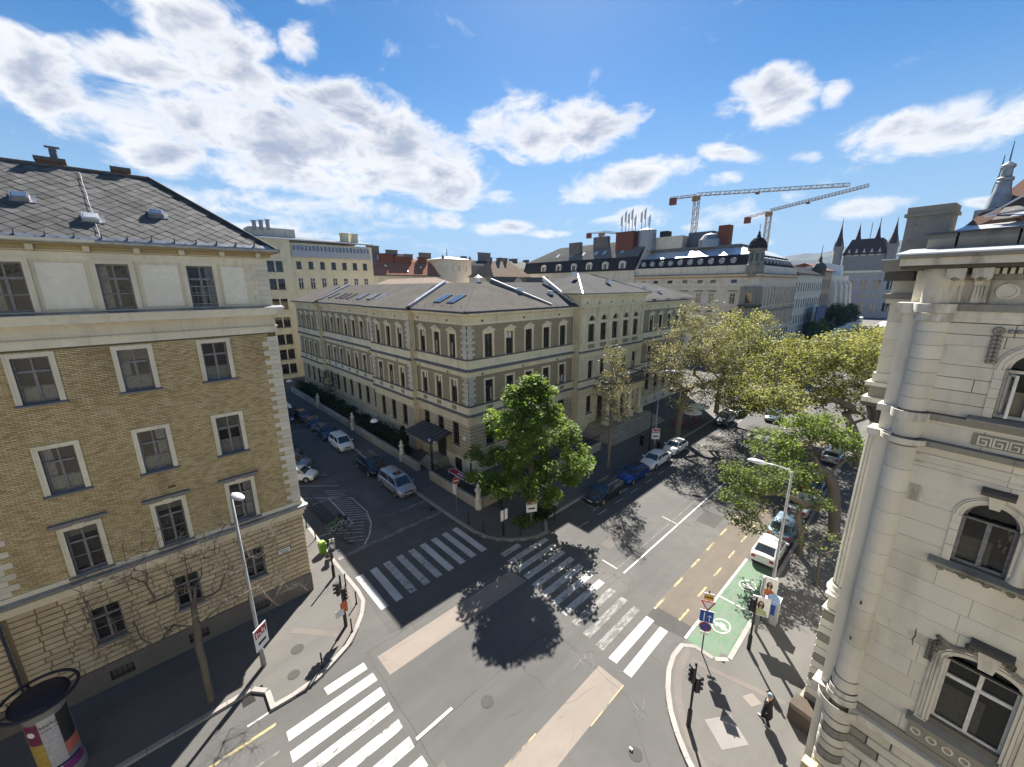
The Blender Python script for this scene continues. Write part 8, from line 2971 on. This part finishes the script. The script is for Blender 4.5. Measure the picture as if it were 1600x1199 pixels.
poster('red and white poster board strapped to the lamp by the brick building', 1.92, 22.06, 1.45, 2.75, .85, -52, M_red, 'PIROS')
poster('red and white poster on the post under the lime tree', 22.25, 21.4, 1.2, 2.45, .95, -120, M_red, 'PIROS')
poster('red and white poster on the lamp before the portico', 45.0, 21.75, 1.5, 2.9, 1.0, -135, M_red, 'PIROS')
pp = thing('poster_post', 'grey post under the lime tree carrying a poster', 'post', T(22.25, 21.4, PZ))
part('post', MB().tube([(22.25, 21.4, PZ), (22.25, 21.4, 4.3)], .09, 10), M_steel, pp, smooth=True)
part('plate', MB().box(22.05, 22.3, 21.26, 21.28, 3.2, 4.2), M_signw, pp)
M_orange = plain('print_orange', (.42, .11, .035), .6)
poster('upper portrait poster of a dark-haired woman by the tall near lamp', 24.6, 4.1, 2.35, 3.6, .8, 190, M_orange, '', person=True)
poster('lower pale portrait poster with green ground on the near pole', 23.77, 4.25, 1.45, 2.7, .9, 200, plain('print_green', (.32, .40, .22), .6), '', person=True)
pr_ = thing('poster_pole', 'grey pole carrying the lower portrait poster on the near pavement', 'post', T(23.77, 4.25, PZ))
part('pole', MB().tube([(23.77, 4.25, PZ), (23.77, 4.25, 3.9)], .085, 10), M_steel, pr_, smooth=True)
part('blue_disc', MB().lathe([(0, .01), (.32, .01), (.32, -.01), (0, -.01)], 20), plain('pale_blue_disc', (.34, .48, .72), .5), pr_, T(24.35, 3.75, 2.35) @ Matrix.Rotation(R(-75), 4, 'Y'))
cb_ = thing('cabinet', 'grey-white utility cabinet beside the tall near lamp', 'cabinet', T(25.3, 3.9, PZ))
part('case', MB().box(25.0, 25.55, 3.55, 4.25, PZ, 1.75), plain('cabinet_grey', (.40, .42, .44), .5), cb_)
part('lid', MB().box(24.96, 25.59, 3.51, 4.29, 1.752, 1.82), M_alu, cb_)
part('sticker', MB().box(24.985, 24.999, 3.7, 4.1, .8, 1.5), M_blue, cb_)


def signal(label, x, y, h, heads, name='traffic_light', base_box=True):
    t = thing(name, label, 'traffic light', T(x, y, PZ), 'traffic lights')
    part('pole', MB().tube([(x, y, PZ), (x, y, h)], .055, 10), M_black, t, smooth=True)
    if base_box:
        part('base_sleeve', MB().lathe([(.105, PZ), (.105, 1.05), (.06, 1.12)], 12, x, y), M_black, t)
    for (z, az, dx) in heads:
        m = T(x, y, z, az)
        hd = part('signal_head', MB().box(dx, dx + .18, -.12, .12, 0, .80).box(dx + .18, dx + .19, -.15, .15, -.03, .83), M_trim, t, m)
        for k, c in enumerate(((.05, .16, .06), (.2, .13, .02), (.30, .02, .015))):
            part('signal_lens', MB().lathe([(0, .02), (.09, .01), (.10, 0)], 14), plain('lens_%d' % k, c, .3) if 'lens_%d' % k not in MATS else MATS['lens_%d' % k], hd, m @ T(dx + .191, 0, .14 + .26 * k) @ Matrix.Rotation(R(90), 4, 'Y'))
            part('signal_hood', MB().lathe([(.105, 0), (.11, .16)], 12, a0=20, a1=200), M_trim, hd, m @ T(dx + .192, 0, .14 + .26 * k) @ Matrix.Rotation(R(90), 4, 'Y') @ Matrix.Rotation(R(70), 4, 'Z'))
    return t


tL = signal('pedestrian and car traffic light on the sunlit left corner pavement', 6.19, 21.57, 3.75, [(2.45, 150, .08), (2.1, -60, .08)])
part('sticker_board', MB().box(5.95, 6.35, 21.3, 21.33, 1.35, 2.05), M_orange, tL)
part('clear_board', MB().box(5.6, 6.1, 21.25, 21.27, 1.25, 1.7), M_alu, tL)
signal('traffic light on the curved near corner pavement', 15.68, 4.77, 3.75, [(2.85, 150, .05), (2.2, -40, .05)])
signal('traffic light pole with grey sleeve by the green bay', 22.17, 4.16, 3.6, [(2.6, 60, .05)])
tB = signal('traffic light with two white sign backs on the far corner pavement', 19.27, 21.7, 3.95, [(2.5, 110, .08)])
for dx in (-.22, .22):
    part('sign_back', MB().box(19.27 + dx - .16, 19.27 + dx + .16, 21.58, 21.60, 1.55, 2.5), M_signw, tB)
tM = signal('cantilever traffic light at the kerb by the dark estate car', 24.0, 20.2, 3.2, [(2.25, 10, .10)], base_box=False)
part('cantilever_arm', MB().tube([(24.0, 20.2, 2.9), (22.6, 20.6, 3.9)], .045, 8), M_alu, tM)
part('round_sign_back', MB().lathe([(0, .012), (.30, .012), (.31, 0), (0, -.004)], 20), M_steel, tM, T(23.9, 20.1, 1.9) @ Matrix.Rotation(R(200), 4, 'Z') @ Matrix.Rotation(R(90), 4, 'Y'))
signal('short pole with a signal box at the mouth of the side street', 7.21, 26.42, 2.6, [], base_box=True)


def disc_sign(t, x, y, z, az, r, rings):
    m = T(x, y, z, az) @ Matrix.Rotation(R(90), 4, 'Y')
    p = None
    for k, (q, mat) in enumerate(rings):
        o_ = .07 + .004 * k
        p = part('sign_face', MB().lathe([(0, o_ + .003), (r * q, o_ + .003), (r * q, o_)], 24), mat, t, m)
    return m


ne = thing('no_entry_sign', 'round red no entry sign on a thin pole at the side street', 'sign', T(18.43, 27.13, PZ))
part('pole', MB().tube([(18.43, 27.13, PZ), (18.43, 27.13, 3.75)], .032, 8), M_steel, ne, smooth=True)
mm_ = disc_sign(ne, 18.43, 27.13, 3.35, -105, .34, ((1.0, M_signw), (.94, M_red)))
part('sign_bar', MB().box(-.05, .05, -.24, .24, .084, .088), M_signw, ne, mm_)
SR = thing('sign_post', 'black post with amber plate, triangle, blue and no-stopping signs by the green bay', 'sign', T(20.05, 5.91, PZ))
part('pole', MB().tube([(20.05, 5.91, PZ), (20.05, 5.91, 4.2)], .035, 8), M_black, SR, smooth=True)
SA = 205
ms = T(20.05, 5.91, 0, SA + 90)        # local -y faces SA
q = part('amber_plate', MB().box(-.27, .27, -.07, -.05, 3.62, 4.08), M_signw, SR, ms)
part('plate_band', MB().box(-.22, .22, -.078, -.0705, 3.67, 3.80), M_signy, q, ms)
part('plate_band', MB().box(-.22, .22, -.078, -.0705, 3.80, 3.87), M_black, q, ms)
part('plate_band', MB().box(-.22, .22, -.078, -.0705, 3.87, 4.0), M_signy, q, ms)
tri = MB()
for (a, b) in (((-.34, 3.56), (.34, 3.56)), ((.34, 3.56), (0, 2.98)), ((0, 2.98), (-.34, 3.56))):
    tri.tube([(a[0], -.06, a[1]), (b[0], -.06, b[1])], .03, 6)
part('give_way_triangle', tri, M_red, SR, ms)
part('triangle_field', MB().add([(-.31, -.055, 3.54), (.31, -.055, 3.54), (0, -.055, 3.02)], [(0, 2, 1)]), M_signw, SR, ms)
bs = part('blue_sign', MB().box(-.36, .36, -.07, -.05, 2.22, 2.98), M_signw, SR, ms)
part('blue_field', MB().box(-.33, .33, -.076, -.0705, 2.25, 2.95), M_blue, bs, ms)
part('white_arrow', MB().tube([(-.12, -.08, 2.32), (-.12, -.08, 2.85)], .028, 5).tube([(.15, -.08, 2.32), (.15, -.08, 2.7)], .022, 5).tube([(.06, -.08, 2.62), (.15, -.08, 2.72), (.24, -.08, 2.62)], .02, 5), M_signw, bs, ms)
m2 = disc_sign(SR, 20.05, 5.91, 1.92, SA, .31, ((1.0, M_red), (.80, M_blue)))
part('sign_bar', MB().box(-.26, .26, -.03, .03, .084, .088), M_red, SR, m2 @ Matrix.Rotation(R(45), 4, 'Z'))
part('small_plate', MB().box(-.2, .2, -.06, -.045, 1.40, 1.58), M_signw, SR, ms)

for i, (x, y, lb) in enumerate(((6.3, 20.9, 'black bollard nearest the left corner traffic light'), (7.38, 22.86, 'black bollard on the outer curve of the left corner'), (7.5, 25.0, 'black bollard at the edge of the big shadow, left corner'),
                                (4.22, 19.75, 'black bollard alone by the foreground crossing'), (7.72, 34.27, 'black bollard further up the side street by the brick building'), (7.73, 31.98, 'black bollard up the side street near the green bin'),
                                (18.15, 25.0, 'black bollard nearest the no entry sign'), (18.35, 23.2, 'black bollard by the side street crossing, far corner'), (20.26, 20.7, 'black bollard in front of the far corner poster post'),
                                (22.15, 19.95, 'black bollard nearest the cantilever traffic light'))):
    t = thing('bollard', lb, 'bollard', T(x, y, PZ), 'black bollards on the corners')
    part('shaft', MB().lathe([(.065, 0), (.065, .06), (.045, .08), (.042, .84), (.05, .86), (.04, .94), (0, .96)], 10), M_black, t, T(x, y, PZ), smooth=True)
    part('foot_plate', MB().lathe([(.10, 0), (.10, .02), (.07, .025)], 10), M_black, t, T(x, y, PZ))
dp = thing('dark_post', 'tall thin black post beside the lamp before the portico', 'post', T(44.0, 21.9, PZ))
part('shaft', MB().tube([(44, 21.9, PZ), (44, 21.9, 1.0), (44, 21.9, 6.1)], [.11, .08, .05], 10), M_black, dp, smooth=True)
part('cap', MB().lathe([(.09, 6.1), (.05, 6.25), (0, 6.3)], 8, 44, 21.9), M_black, dp)
lb_ = thing('litter_bin', 'dark litter bin at the foot of the lamp before the portico', 'bin', T(45.6, 21.5, PZ))
part('drum', MB().lathe([(.20, PZ), (.22, .95), (.18, .95), (.18, .6)], 12, 45.7, 21.5), M_black, lb_)
part('rim', MB().lathe([(.225, .92), (.235, .97), (.19, .97)], 12, 45.7, 21.5), M_steel, lb_)

# lamps hung on wires across the side street
for i, (x, y, z, lb) in enumerate(((17.1, 40.3, 6.0, 'white lamp hung on a wire over the side street near the conifer'), (15.9, 68.0, 6.0, 'white lamp hung on a wire at the far end of the side street'))):
    t = thing('hanging_lamp', lb, 'lamp', T(x, y, z), 'lamps hung across the side street')
    part('shade', MB().lathe([(0, .30), (.12, .28), (.34, .12), (.42, -.02), (.40, -.05), (0, -.08)], 18), M_signw, t, T(x, y, z), smooth=True)
    part('wire', MB().tube([(LX1 if y < 35 else 5.8, y + .3, z + .9), (x, y, z + .35), (23.2, y - .5, z + 1.1)], .012, 4), M_black, t)

# ------------------------------------------------------------------ bicycle stand, bicycles, bin, scooter
rk = thing('bicycle_stand', 'long black spiral bicycle stand on the hatched area', 'bicycle rack', T(9.2, 35, 0))
hel = []
turns = 10
for k in range(turns * 22 + 1):
    a = 2 * math.pi * k / 22
    t_ = k / (turns * 22)
    hel.append((9.05 + .35 * t_ + .46 * math.cos(a), 38.4 - 6.0 * t_, .50 + .46 * math.sin(a)))
part('spiral', MB().tube(hel, .024, 6), M_black, rk, smooth=True)
part('base_rail', MB().tube([(9.05, 38.5, .04), (9.4, 32.3, .04)], .03, 6), M_black, rk)
rk2 = thing('bicycle_stand', 'short spiral bicycle stand with two loops near the green bin', 'bicycle rack', T(9.4, 29.8, 0))
hel = []
for k in range(2 * 22 + 1):
    a = 2 * math.pi * k / 22
    t_ = k / 44
    hel.append((9.25 + .5 * t_ + .52 * math.cos(a), 31.0 - 1.7 * t_, .54 + .52 * math.sin(a)))
part('spiral', MB().tube(hel, .024, 6), M_black, rk2, smooth=True)
part('base_rail', MB().tube([(9.25, 31.1, .04), (9.75, 29.2, .04)], .03, 6), M_black, rk2)
M_bgreen = plain('bike_green', (.07, .30, .06), .45)


def bicycle(label, x, y, az, frame):
    t = thing('bicycle', label, 'bicycle', T(x, y, .005, az), 'bicycles at the stand')
    m = T(x, y, .005, az)
    for wx in (-.52, .52):
        pts = [(wx + .32 * math.cos(2 * math.pi * k / 20), 0, .33 + .32 * math.sin(2 * math.pi * k / 20)) for k in range(21)]
        w = part('wheel', MB().tube(pts, .022, 6, False), M_rubber, t, m)
        sp = MB()
        for k in range(8):
            a = math.pi * k / 8
            sp.tube([(wx + .31 * math.cos(a), 0, .33 + .31 * math.sin(a)), (wx - .31 * math.cos(a), 0, .33 - .31 * math.sin(a))], .004, 3)
        part('spokes', sp, M_rim, w, m)
    f = MB().tube([(.52, 0, .33), (.36, 0, .85), (.33, 0, 1.02)], .02, 6).tube([(.37, 0, .80), (-.02, 0, .30), (-.22, 0, .85)], .024, 6).tube([(-.16, 0, .70), (.36, 0, .78)], .02, 6).tube([(-.52, 0, .33), (-.02, 0, .30)], .016, 6).tube([(-.52, 0, .33), (-.17, 0, .72)], .014, 6)
    part('frame', f, frame, t, m)
    part('saddle', MB().add([(-.36, -.08, .90), (-.36, .08, .90), (-.10, .02, .91), (-.10, -.02, .91), (-.36, -.07, .95), (-.36, .07, .95), (-.10, .015, .94), (-.10, -.015, .94)], [(4, 7, 6, 5), (0, 1, 2, 3), (0, 4, 5, 1), (1, 5, 6, 2), (2, 6, 7, 3), (3, 7, 4, 0)]), M_black, t, m)
    part('handlebar', MB().tube([(.25, -.28, 1.05), (.34, -.1, 1.04), (.34, .1, 1.04), (.25, .28, 1.05)], .014, 6), M_black, t, m)
    part('mudguard', MB().tube([(-.52 + .36 * math.cos(a), 0, .33 + .36 * math.sin(a)) for a in (.4, .9, 1.4, 1.9, 2.4, 2.9)], .03, 5), frame, t, m)
    part('basket', MB().box(.40, .66, -.16, .16, .82, 1.04), M_black, t, m)
    part('crank', MB().lathe([(.09, -.02), (.09, .02)], 12), M_black, t, m @ T(-.02, 0, .30) @ Matrix.Rotation(R(90), 4, 'X'))
    return t


bicycle('green hire bicycle leaning at the end of the spiral stand', 9.5, 32.6, 20, M_bgreen)
bicycle('black bicycle with pale frame next to the green hire bicycle', 9.75, 32.0, 15, M_rim)
gb_ = thing('wheelie_bin', 'bright green bin in the shade at the brick building corner', 'bin', T(7.57, 29.75, PZ))
M_lime_g = plain('bin_green', (.17, .36, .03), .5)
part('tub', MB().add([(-.20, -.20, 0), (.20, -.20, 0), (.20, .20, 0), (-.20, .20, 0), (-.27, -.27, .82), (.27, -.27, .82), (.27, .27, .82), (-.27, .27, .82)], [(0, 1, 5, 4), (1, 2, 6, 5), (2, 3, 7, 6), (3, 0, 4, 7), (4, 5, 6, 7)]), M_lime_g, gb_, T(7.57, 29.75, PZ))
part('lid', MB().lathe([(.30, .83), (.31, .90), (.22, 1.0), (0, 1.03)], 4, 0, 0, 45, 405), plain('bin_lid_yellow_green', (.30, .50, .10), .4), gb_, T(7.57, 29.75, PZ))
sco = thing('motor_scooter', 'black motor scooter parked beside the green bin', 'scooter', T(8.1, 29.2, .005, 70))
m = T(8.1, 29.2, .005, 70)
for wx in (-.55, .55):
    w = part('wheel', MB().lathe([(.10, -.06), (.22, -.06), (.25, 0), (.22, .06), (.10, .06)], 16), M_rubber, sco, m @ T(wx, 0, .25) @ Matrix.Rotation(R(90), 4, 'X'), smooth=True)
    part('hub', MB().lathe([(0, .05), (.10, .05), (.11, 0)], 12), M_rim, w, m @ T(wx, 0, .25) @ Matrix.Rotation(R(90), 4, 'X'))
part('body_shell', MB().extrude_x([(-.5, .3), (-.72, .45), (-.75, .72), (-.3, .78), (.0, .70), (.05, .32)], -.15, .15), C_black, sco, m @ Matrix.Rotation(R(-90), 4, 'Z') @ Matrix.Rotation(R(180), 4, 'Z'))
part('leg_shield', MB().add([(.40, -.2, .3), (.40, .2, .3), (.52, .18, 1.0), (.52, -.18, 1.0), (.44, -.2, .3), (.44, .2, .3), (.56, .18, 1.0), (.56, -.18, 1.0)], [(0, 1, 2, 3), (7, 6, 5, 4), (3, 2, 6, 7), (0, 3, 7, 4), (2, 1, 5, 6)]), C_white, sco, m)
part('floor', MB().box(-.05, .42, -.17, .17, .26, .33), M_trim, sco, m)
part('seat', MB().box(-.68, -.02, -.14, .14, .79, .88), M_trim, sco, m)
part('handlebar', MB().tube([(.42, -.32, 1.05), (.5, -.1, 1.08), (.5, .1, 1.08), (.42, .32, 1.05)], .018, 6).tube([(.55, 0, .3), (.5, 0, 1.08)], .03, 6), M_black, sco, m)
part('top_box', MB().box(-1.0, -.66, -.2, .2, .86, 1.15), M_trim, sco, m)

# ------------------------------------------------------------------ advertising column
ax_, ay_ = -5.45, 22.4
AC = thing('advertising_column', 'round advertising column with wide dark rim on the shaded left pavement', 'advertising column', T(ax_, ay_, PZ))
part('drum', MB().lathe([(.68, PZ), (.68, .55), (.62, .6), (.62, 3.6), (.50, 3.75)], 28, ax_, ay_), M_grey, AC, smooth=True)
part('cap', MB().lathe([(0, 4.32), (.55, 4.28), (.85, 4.18), (.88, 4.05), (.6, 3.76)], 28, ax_, ay_), plain('column_cap', (.016, .015, .026), .5), AC, smooth=True)
ring = [(ax_ + 1.12 * math.cos(2 * math.pi * k / 36), ay_ + 1.12 * math.sin(2 * math.pi * k / 36), 4.22) for k in range(37)]
part('rim_ring', MB().tube(ring, .06, 8, False), MATS['column_cap'], AC, smooth=True)
for k in range(4):
    a = math.pi / 2 * k + .4
    part('rim_bracket', MB().tube([(ax_ + .8 * math.cos(a), ay_ + .8 * math.sin(a), 4.1), (ax_ + 1.12 * math.cos(a), ay_ + 1.12 * math.sin(a), 4.2)], .04, 6), MATS['column_cap'], AC)


def wrap(a0, a1, z0, z1, mat, r=.626, name='bill'):
    return part(name, MB().lathe([(r, z0), (r, z1)], 14, ax_, ay_, a0, a1), mat, AC)


wrap(-104, -58, .65, 3.5, plain('bill_white', (.40, .40, .42), .6), .624)
wrap(-150, -105, 2.4, 3.4, plain('bill_maroon', (.16, .03, .07), .6))
wrap(-150, -105, 1.2, 2.38, plain('bill_mustard', (.40, .28, .06), .6))
wrap(-150, -80, .62, 1.15, plain('bill_pale', (.52, .50, .50), .6), .628)
wrap(-57, -5, 1.35, 1.9, plain('bill_coral', (.45, .12, .08), .6), .628)
wrap(-57, -5, 1.92, 3.45, plain('bill_charcoal', (.02, .02, .022), .6))
wrap(-130, -20, .98, 1.10, plain('bill_band', (.02, .025, .09), .5), .632)
wrap(-79, -5, .55, .97, plain('bill_violet', (.18, .035, .14), .6), .634)
for s_, z_, sz in (('Fazekas', 3.18, .24), ('Családi nap', 2.95, .14)):
    me_t = text_mesh(s_, sz, plain('print_ink', (.03, .03, .03), .6) if 'print_ink' not in MATS else MATS['print_ink'], .002)
    for v in me_t.vertices:                               # bend the line of print round the drum
        a = R(-80) + v.co.x / .626
        r = .629 + v.co.z
        v.co = Vector((ax_ + r * math.cos(a), ay_ + r * math.sin(a), z_ + v.co.y))
    part('lettering', me_t, None, AC)
part('print_spot', MB().lathe([(0, .01), (.13, .01), (.13, 0)], 16), M_signw, AC, T(ax_ + .62 * math.cos(R(-128)), ay_ + .62 * math.sin(R(-128)), 2.95, -128) @ Matrix.Rotation(R(90), 4, 'Y'))

# ------------------------------------------------------------------ cafe under the plane trees
for i, (x, y, lb) in enumerate(((56.7, 22.2, 'white parasol of the cafe terrace, nearer one under the plane tree'), (60.2, 22.5, 'white parasol of the cafe terrace, further one'))):
    t = thing('parasol', lb, 'parasol', T(x, y, PZ), 'cafe parasols')
    part('pole', MB().tube([(x, y, PZ), (x, y, 2.75)], .03, 6), M_steel, t)
    part('canopy', MB().lathe([(0, 2.85), (.7, 2.62), (1.45, 2.3), (1.45, 2.18)], 8, x, y), M_signw, t)
M_redc = plain('cafe_red', (.30, .025, .025), .6)
for i, (x, y) in enumerate(((55.4, 22.0), (57.6, 22.6), (59.2, 21.9), (54.6, 23.2))):
    t = thing('cafe_table', ('cafe table nearest the plane tree trunk', 'cafe table under the nearer parasol', 'cafe table between the two parasols', 'cafe table closest to the school wall')[i], 'table', T(x, y, PZ), 'cafe tables')
    part('top', MB().lathe([(0, .86), (.38, .86), (.38, .83), (0, .82)], 14, x, y), M_black, t)
    part('stem', MB().tube([(x, y, PZ), (x, y, .83)], .03, 6), M_black, t)
    for s in (-1, 1):
        c = thing('cafe_chair', 'red cafe chair at ' + ('the table nearest the trunk', 'the table under the nearer parasol', 'the table between the parasols', 'the table closest to the wall')[i] + (', left seat' if s > 0 else ', right seat'), 'chair', T(x, y + s * .65, PZ), 'red cafe chairs')
        part('seat', MB().box(x - .2, x + .2, y + s * .65 - .2, y + s * .65 + .2, .56, .60), M_redc, c)
        part('backrest', MB().box(x - .2, x + .2, y + s * .88 - .02, y + s * .88 + .02, .62, 1.0), M_redc, c)
        for dx in (-.17, .17):
            for dy in (-.17, .17):
                part('leg', MB().box(x + dx - .015, x + dx + .015, y + s * .65 + dy - .015, y + s * .65 + dy + .015, PZ, .559), M_black, c)
bn = thing('bench', 'wooden bench on the sunny near pavement behind the leaning tree', 'bench', T(46.5, 1.6, PZ, 5))
m = T(46.5, 1.6, PZ, 5)
for k in range(3):
    part('seat_slat', MB().box(-.9, .9, -.22 + k * .16, -.09 + k * .16, .43, .47), plain('bench_wood', (.16, .085, .045), .7) if 'bench_wood' not in MATS else MATS['bench_wood'], bn, m)
for k in range(2):
    part('back_slat', MB().box(-.9, .9, -.30, -.265, .58 + k * .16, .70 + k * .16), MATS['bench_wood'], bn, m)
for x in (-.7, .7):
    part('leg', MB().box(x - .04, x + .04, -.28, .24, 0, .428), M_black, bn, m)


# ------------------------------------------------------------------ people
def fuse(mb, mat, voxel=.014):
    me = mb.mesh('tmp', mat)
    o = bpy.data.objects.new('tmp', me)
    COL.objects.link(o)
    md = o.modifiers.new('remesh', 'REMESH')
    md.mode = 'VOXEL'
    md.voxel_size = voxel
    md.use_smooth_shade = True
    sm_ = o.modifiers.new('smooth', 'SMOOTH')
    sm_.factor = .5
    sm_.iterations = 3
    dg = bpy.context.evaluated_depsgraph_get()
    out = bpy.data.meshes.new_from_object(o.evaluated_get(dg))
    bpy.data.objects.remove(o)
    out.shade_smooth()
    return out


def ball(mb, c, r, sx=1, sy=1, sz=1, n=14):
    prof = [(max(0.001, r * math.sin(math.pi * k / n)), -r * math.cos(math.pi * k / n)) for k in range(n + 1)]
    b = MB().lathe(prof, n)
    return mb.add([(c[0] + x * sx, c[1] + y * sy, c[2] + z * sz) for x, y, z in b.v], b.f)


def person(label, x, y, az, coat_len, head_mat, scarf, stride=.22, group=None, h=1.72):
    """walking figure in a long dark coat; faces +x before turning"""
    t = thing('person', label, 'person', T(x, y, PZ, az), group)
    m = T(x, y, PZ, az)
    b = MB()
    hipz, shz = .92, 1.42
    # legs: front one reaching, rear one pushing off
    for s, fx, kx, ax in ((-1, stride, .14, stride), (1, -stride, -.02, -stride)):
        b.tube([(0, s * .09, hipz), (kx, s * .10, .50), (ax, s * .10, .09)], [.095, .062, .042], 10)
        b.tube([(ax - .06, s * .10, .045), (ax + .06, s * .105, .045), (ax + .17, s * .11, .035)], [.042, .045, .03], 8)
    b.tube([(0, 0, hipz - .04), (0, 0, 1.05), (.0, 0, 1.22), (0, 0, 1.40), (.01, 0, 1.48)], [.15, .135, .155, .14, .06], 12)
    b.tube([(0, -.19, shz - .02), (0, 0, shz + .02), (0, .19, shz - .02)], [.06, .085, .06], 10)
    b.tube([(.0, 0, 1.44), (.015, 0, 1.56)], [.058, .052], 10)
    ball(b, (.02, 0, 1.63), .115, .86, .72, 1.05)
    ball(b, (.125, 0, 1.61), .022, 1, .7, 1)
    for s in (-1, 1):
        ball(b, (.01, s * .085, 1.62), .028, .7, .5, 1)
        ax = -s * .16
        e = (ax * .5 - .02, s * .235, 1.15)
        w = (ax + .06, s * .235, .92)
        b.tube([(0, s * .19, shz - .03), e, w], [.052, .042, .028], 9)
        b.tube([w, (w[0] + .03, s * .235, .85)], [.030, .034], 8)
        for k in range(4):
            f0 = (w[0] + .015 + .018 * k - .01, s * .235, .84)
            ln = (.075, .088, .082, .062)[k]
            b.tube([f0, (f0[0] + .012, s * .228, .84 - ln * .55), (f0[0] + .008, s * .215, .84 - ln)], [.0105, .0095, .0085], 6)
        b.tube([(w[0] + .05, s * .225, .88), (w[0] + .085, s * .205, .845), (w[0] + .09, s * .2, .81)], [.0125, .011, .0095], 6)
    part('body', fuse(b, M_skin), None, t, m)
    # clothing
    c = MB()
    secs = [(1.47, .07, .075), (1.43, .12, .20), (1.36, .155, .235), (1.2, .17, .215), (1.02, .165, .20), (.9, .185, .225), (.72, .20, .235), (coat_len, .235, .255)]
    n_ = 20
    for (z, rx, ry) in secs:
        for k in range(n_):
            a = 2 * math.pi * k / n_
            fold = 1 + (.05 * math.sin(5 * a + z * 3) if z < .9 else 0)
            c.v.append((rx * math.cos(a) * fold, ry * math.sin(a) * fold, z))
    for i in range(len(secs) - 1):
        for k in range(n_):
            c.f.append((i * n_ + k, i * n_ + (k + 1) % n_, (i + 1) * n_ + (k + 1) % n_, (i + 1) * n_ + k))
    part('coat', c, M_coat, t, m, smooth=True)
    for s in (-1, 1):
        ax = -s * .16
        part('sleeve', MB().tube([(0, s * .185, shz - .02), (ax * .5 - .02, s * .242, 1.15), (ax + .055, s * .242, .93)], [.074, .060, .047], 10), M_coat, t, m, smooth=True)
        fx, kx = (stride, .14) if s < 0 else (-stride, -.02)
        part('trouser_leg', MB().tube([(0, s * .09, hipz), (kx, s * .10, .50), (fx, s * .10, .10)], [.11, .08, .062], 10), M_coat, t, m, smooth=True)
        part('shoe', MB().tube([(fx - .08, s * .10, .05), (fx + .06, s * .105, .05), (fx + .19, s * .11, .035)], [.05, .054, .036], 8), scarf, t, m, smooth=True)
    hm = MB()
    prof = [(.128 * math.sin(a), .128 * math.cos(a)) for a in [math.pi * k / 18 for k in range(0, 11)]]
    hm.lathe(prof, 16)
    part('hair', hm, head_mat, t, m @ T(.0, 0, 1.655) @ Matrix.Rotation(R(-16), 4, 'Y') @ Matrix.Diagonal((.96, .82, 1.05, 1)), smooth=True)
    for s in (-1, 1):
        part('eye', ball(MB(), (.105, s * .035, 1.64), .011), M_black, t, m)
    part('mouth', MB().box(.108, .116, -.025, .025, 1.565, 1.572), plain('lips', (.30, .10, .09), .6) if 'lips' not in MATS else MATS['lips'], t, m)
    return t


person('person in a long black coat with grey-blue head covering walking on the near pavement', 18.41, 2.33, 75, .48, plain('grey_blue_hair', (.22, .27, .30), .6), plain('pale_shoe', (.45, .45, .45), .6))
person('person in a black robe walking past the portico steps', 44.8, 23.4, 190, .16, plain('black_hair', (.014, .012, .011), .7), M_black, .12)
# litter on the road
lt = one('crushed_can', MB().lathe([(.0, .0), (.03, .0), (.033, .02), (.03, .10), (.0, .11)], 10), M_alu, 'crushed silver can lying on the road in the foreground', 'litter', T(12.9, 6.2, .04) @ Matrix.Rotation(R(85), 4, 'X') @ Matrix.Diagonal((2.2, 2.2, 1.4, 1)))


# ------------------------------------------------------------------ the air over the city: far hills fade to blue
hzm = bpy.data.materials.new('thin_haze')
hzm.use_nodes = True
hzm.node_tree.nodes.clear()
hv_ = hzm.node_tree.nodes.new('ShaderNodeVolumePrincipled')
hv_.inputs['Color'].default_value = (.35, .60, 1.0, 1)
hv_.inputs['Density'].default_value = 0.00005
hv_.inputs['Anisotropy'].default_value = 0.0
ho_ = hzm.node_tree.nodes.new('ShaderNodeOutputMaterial')
hzm.node_tree.links.new(hv_.outputs[0], ho_.inputs['Volume'])
tag(link('haze', MB().box(-150, 5200, -2200, 2800, -1.5, 330).mesh('haze', hzm)), 'thin blue summer haze over the city', 'haze', kind='stuff')
SC.cycles.volume_bounces = 0
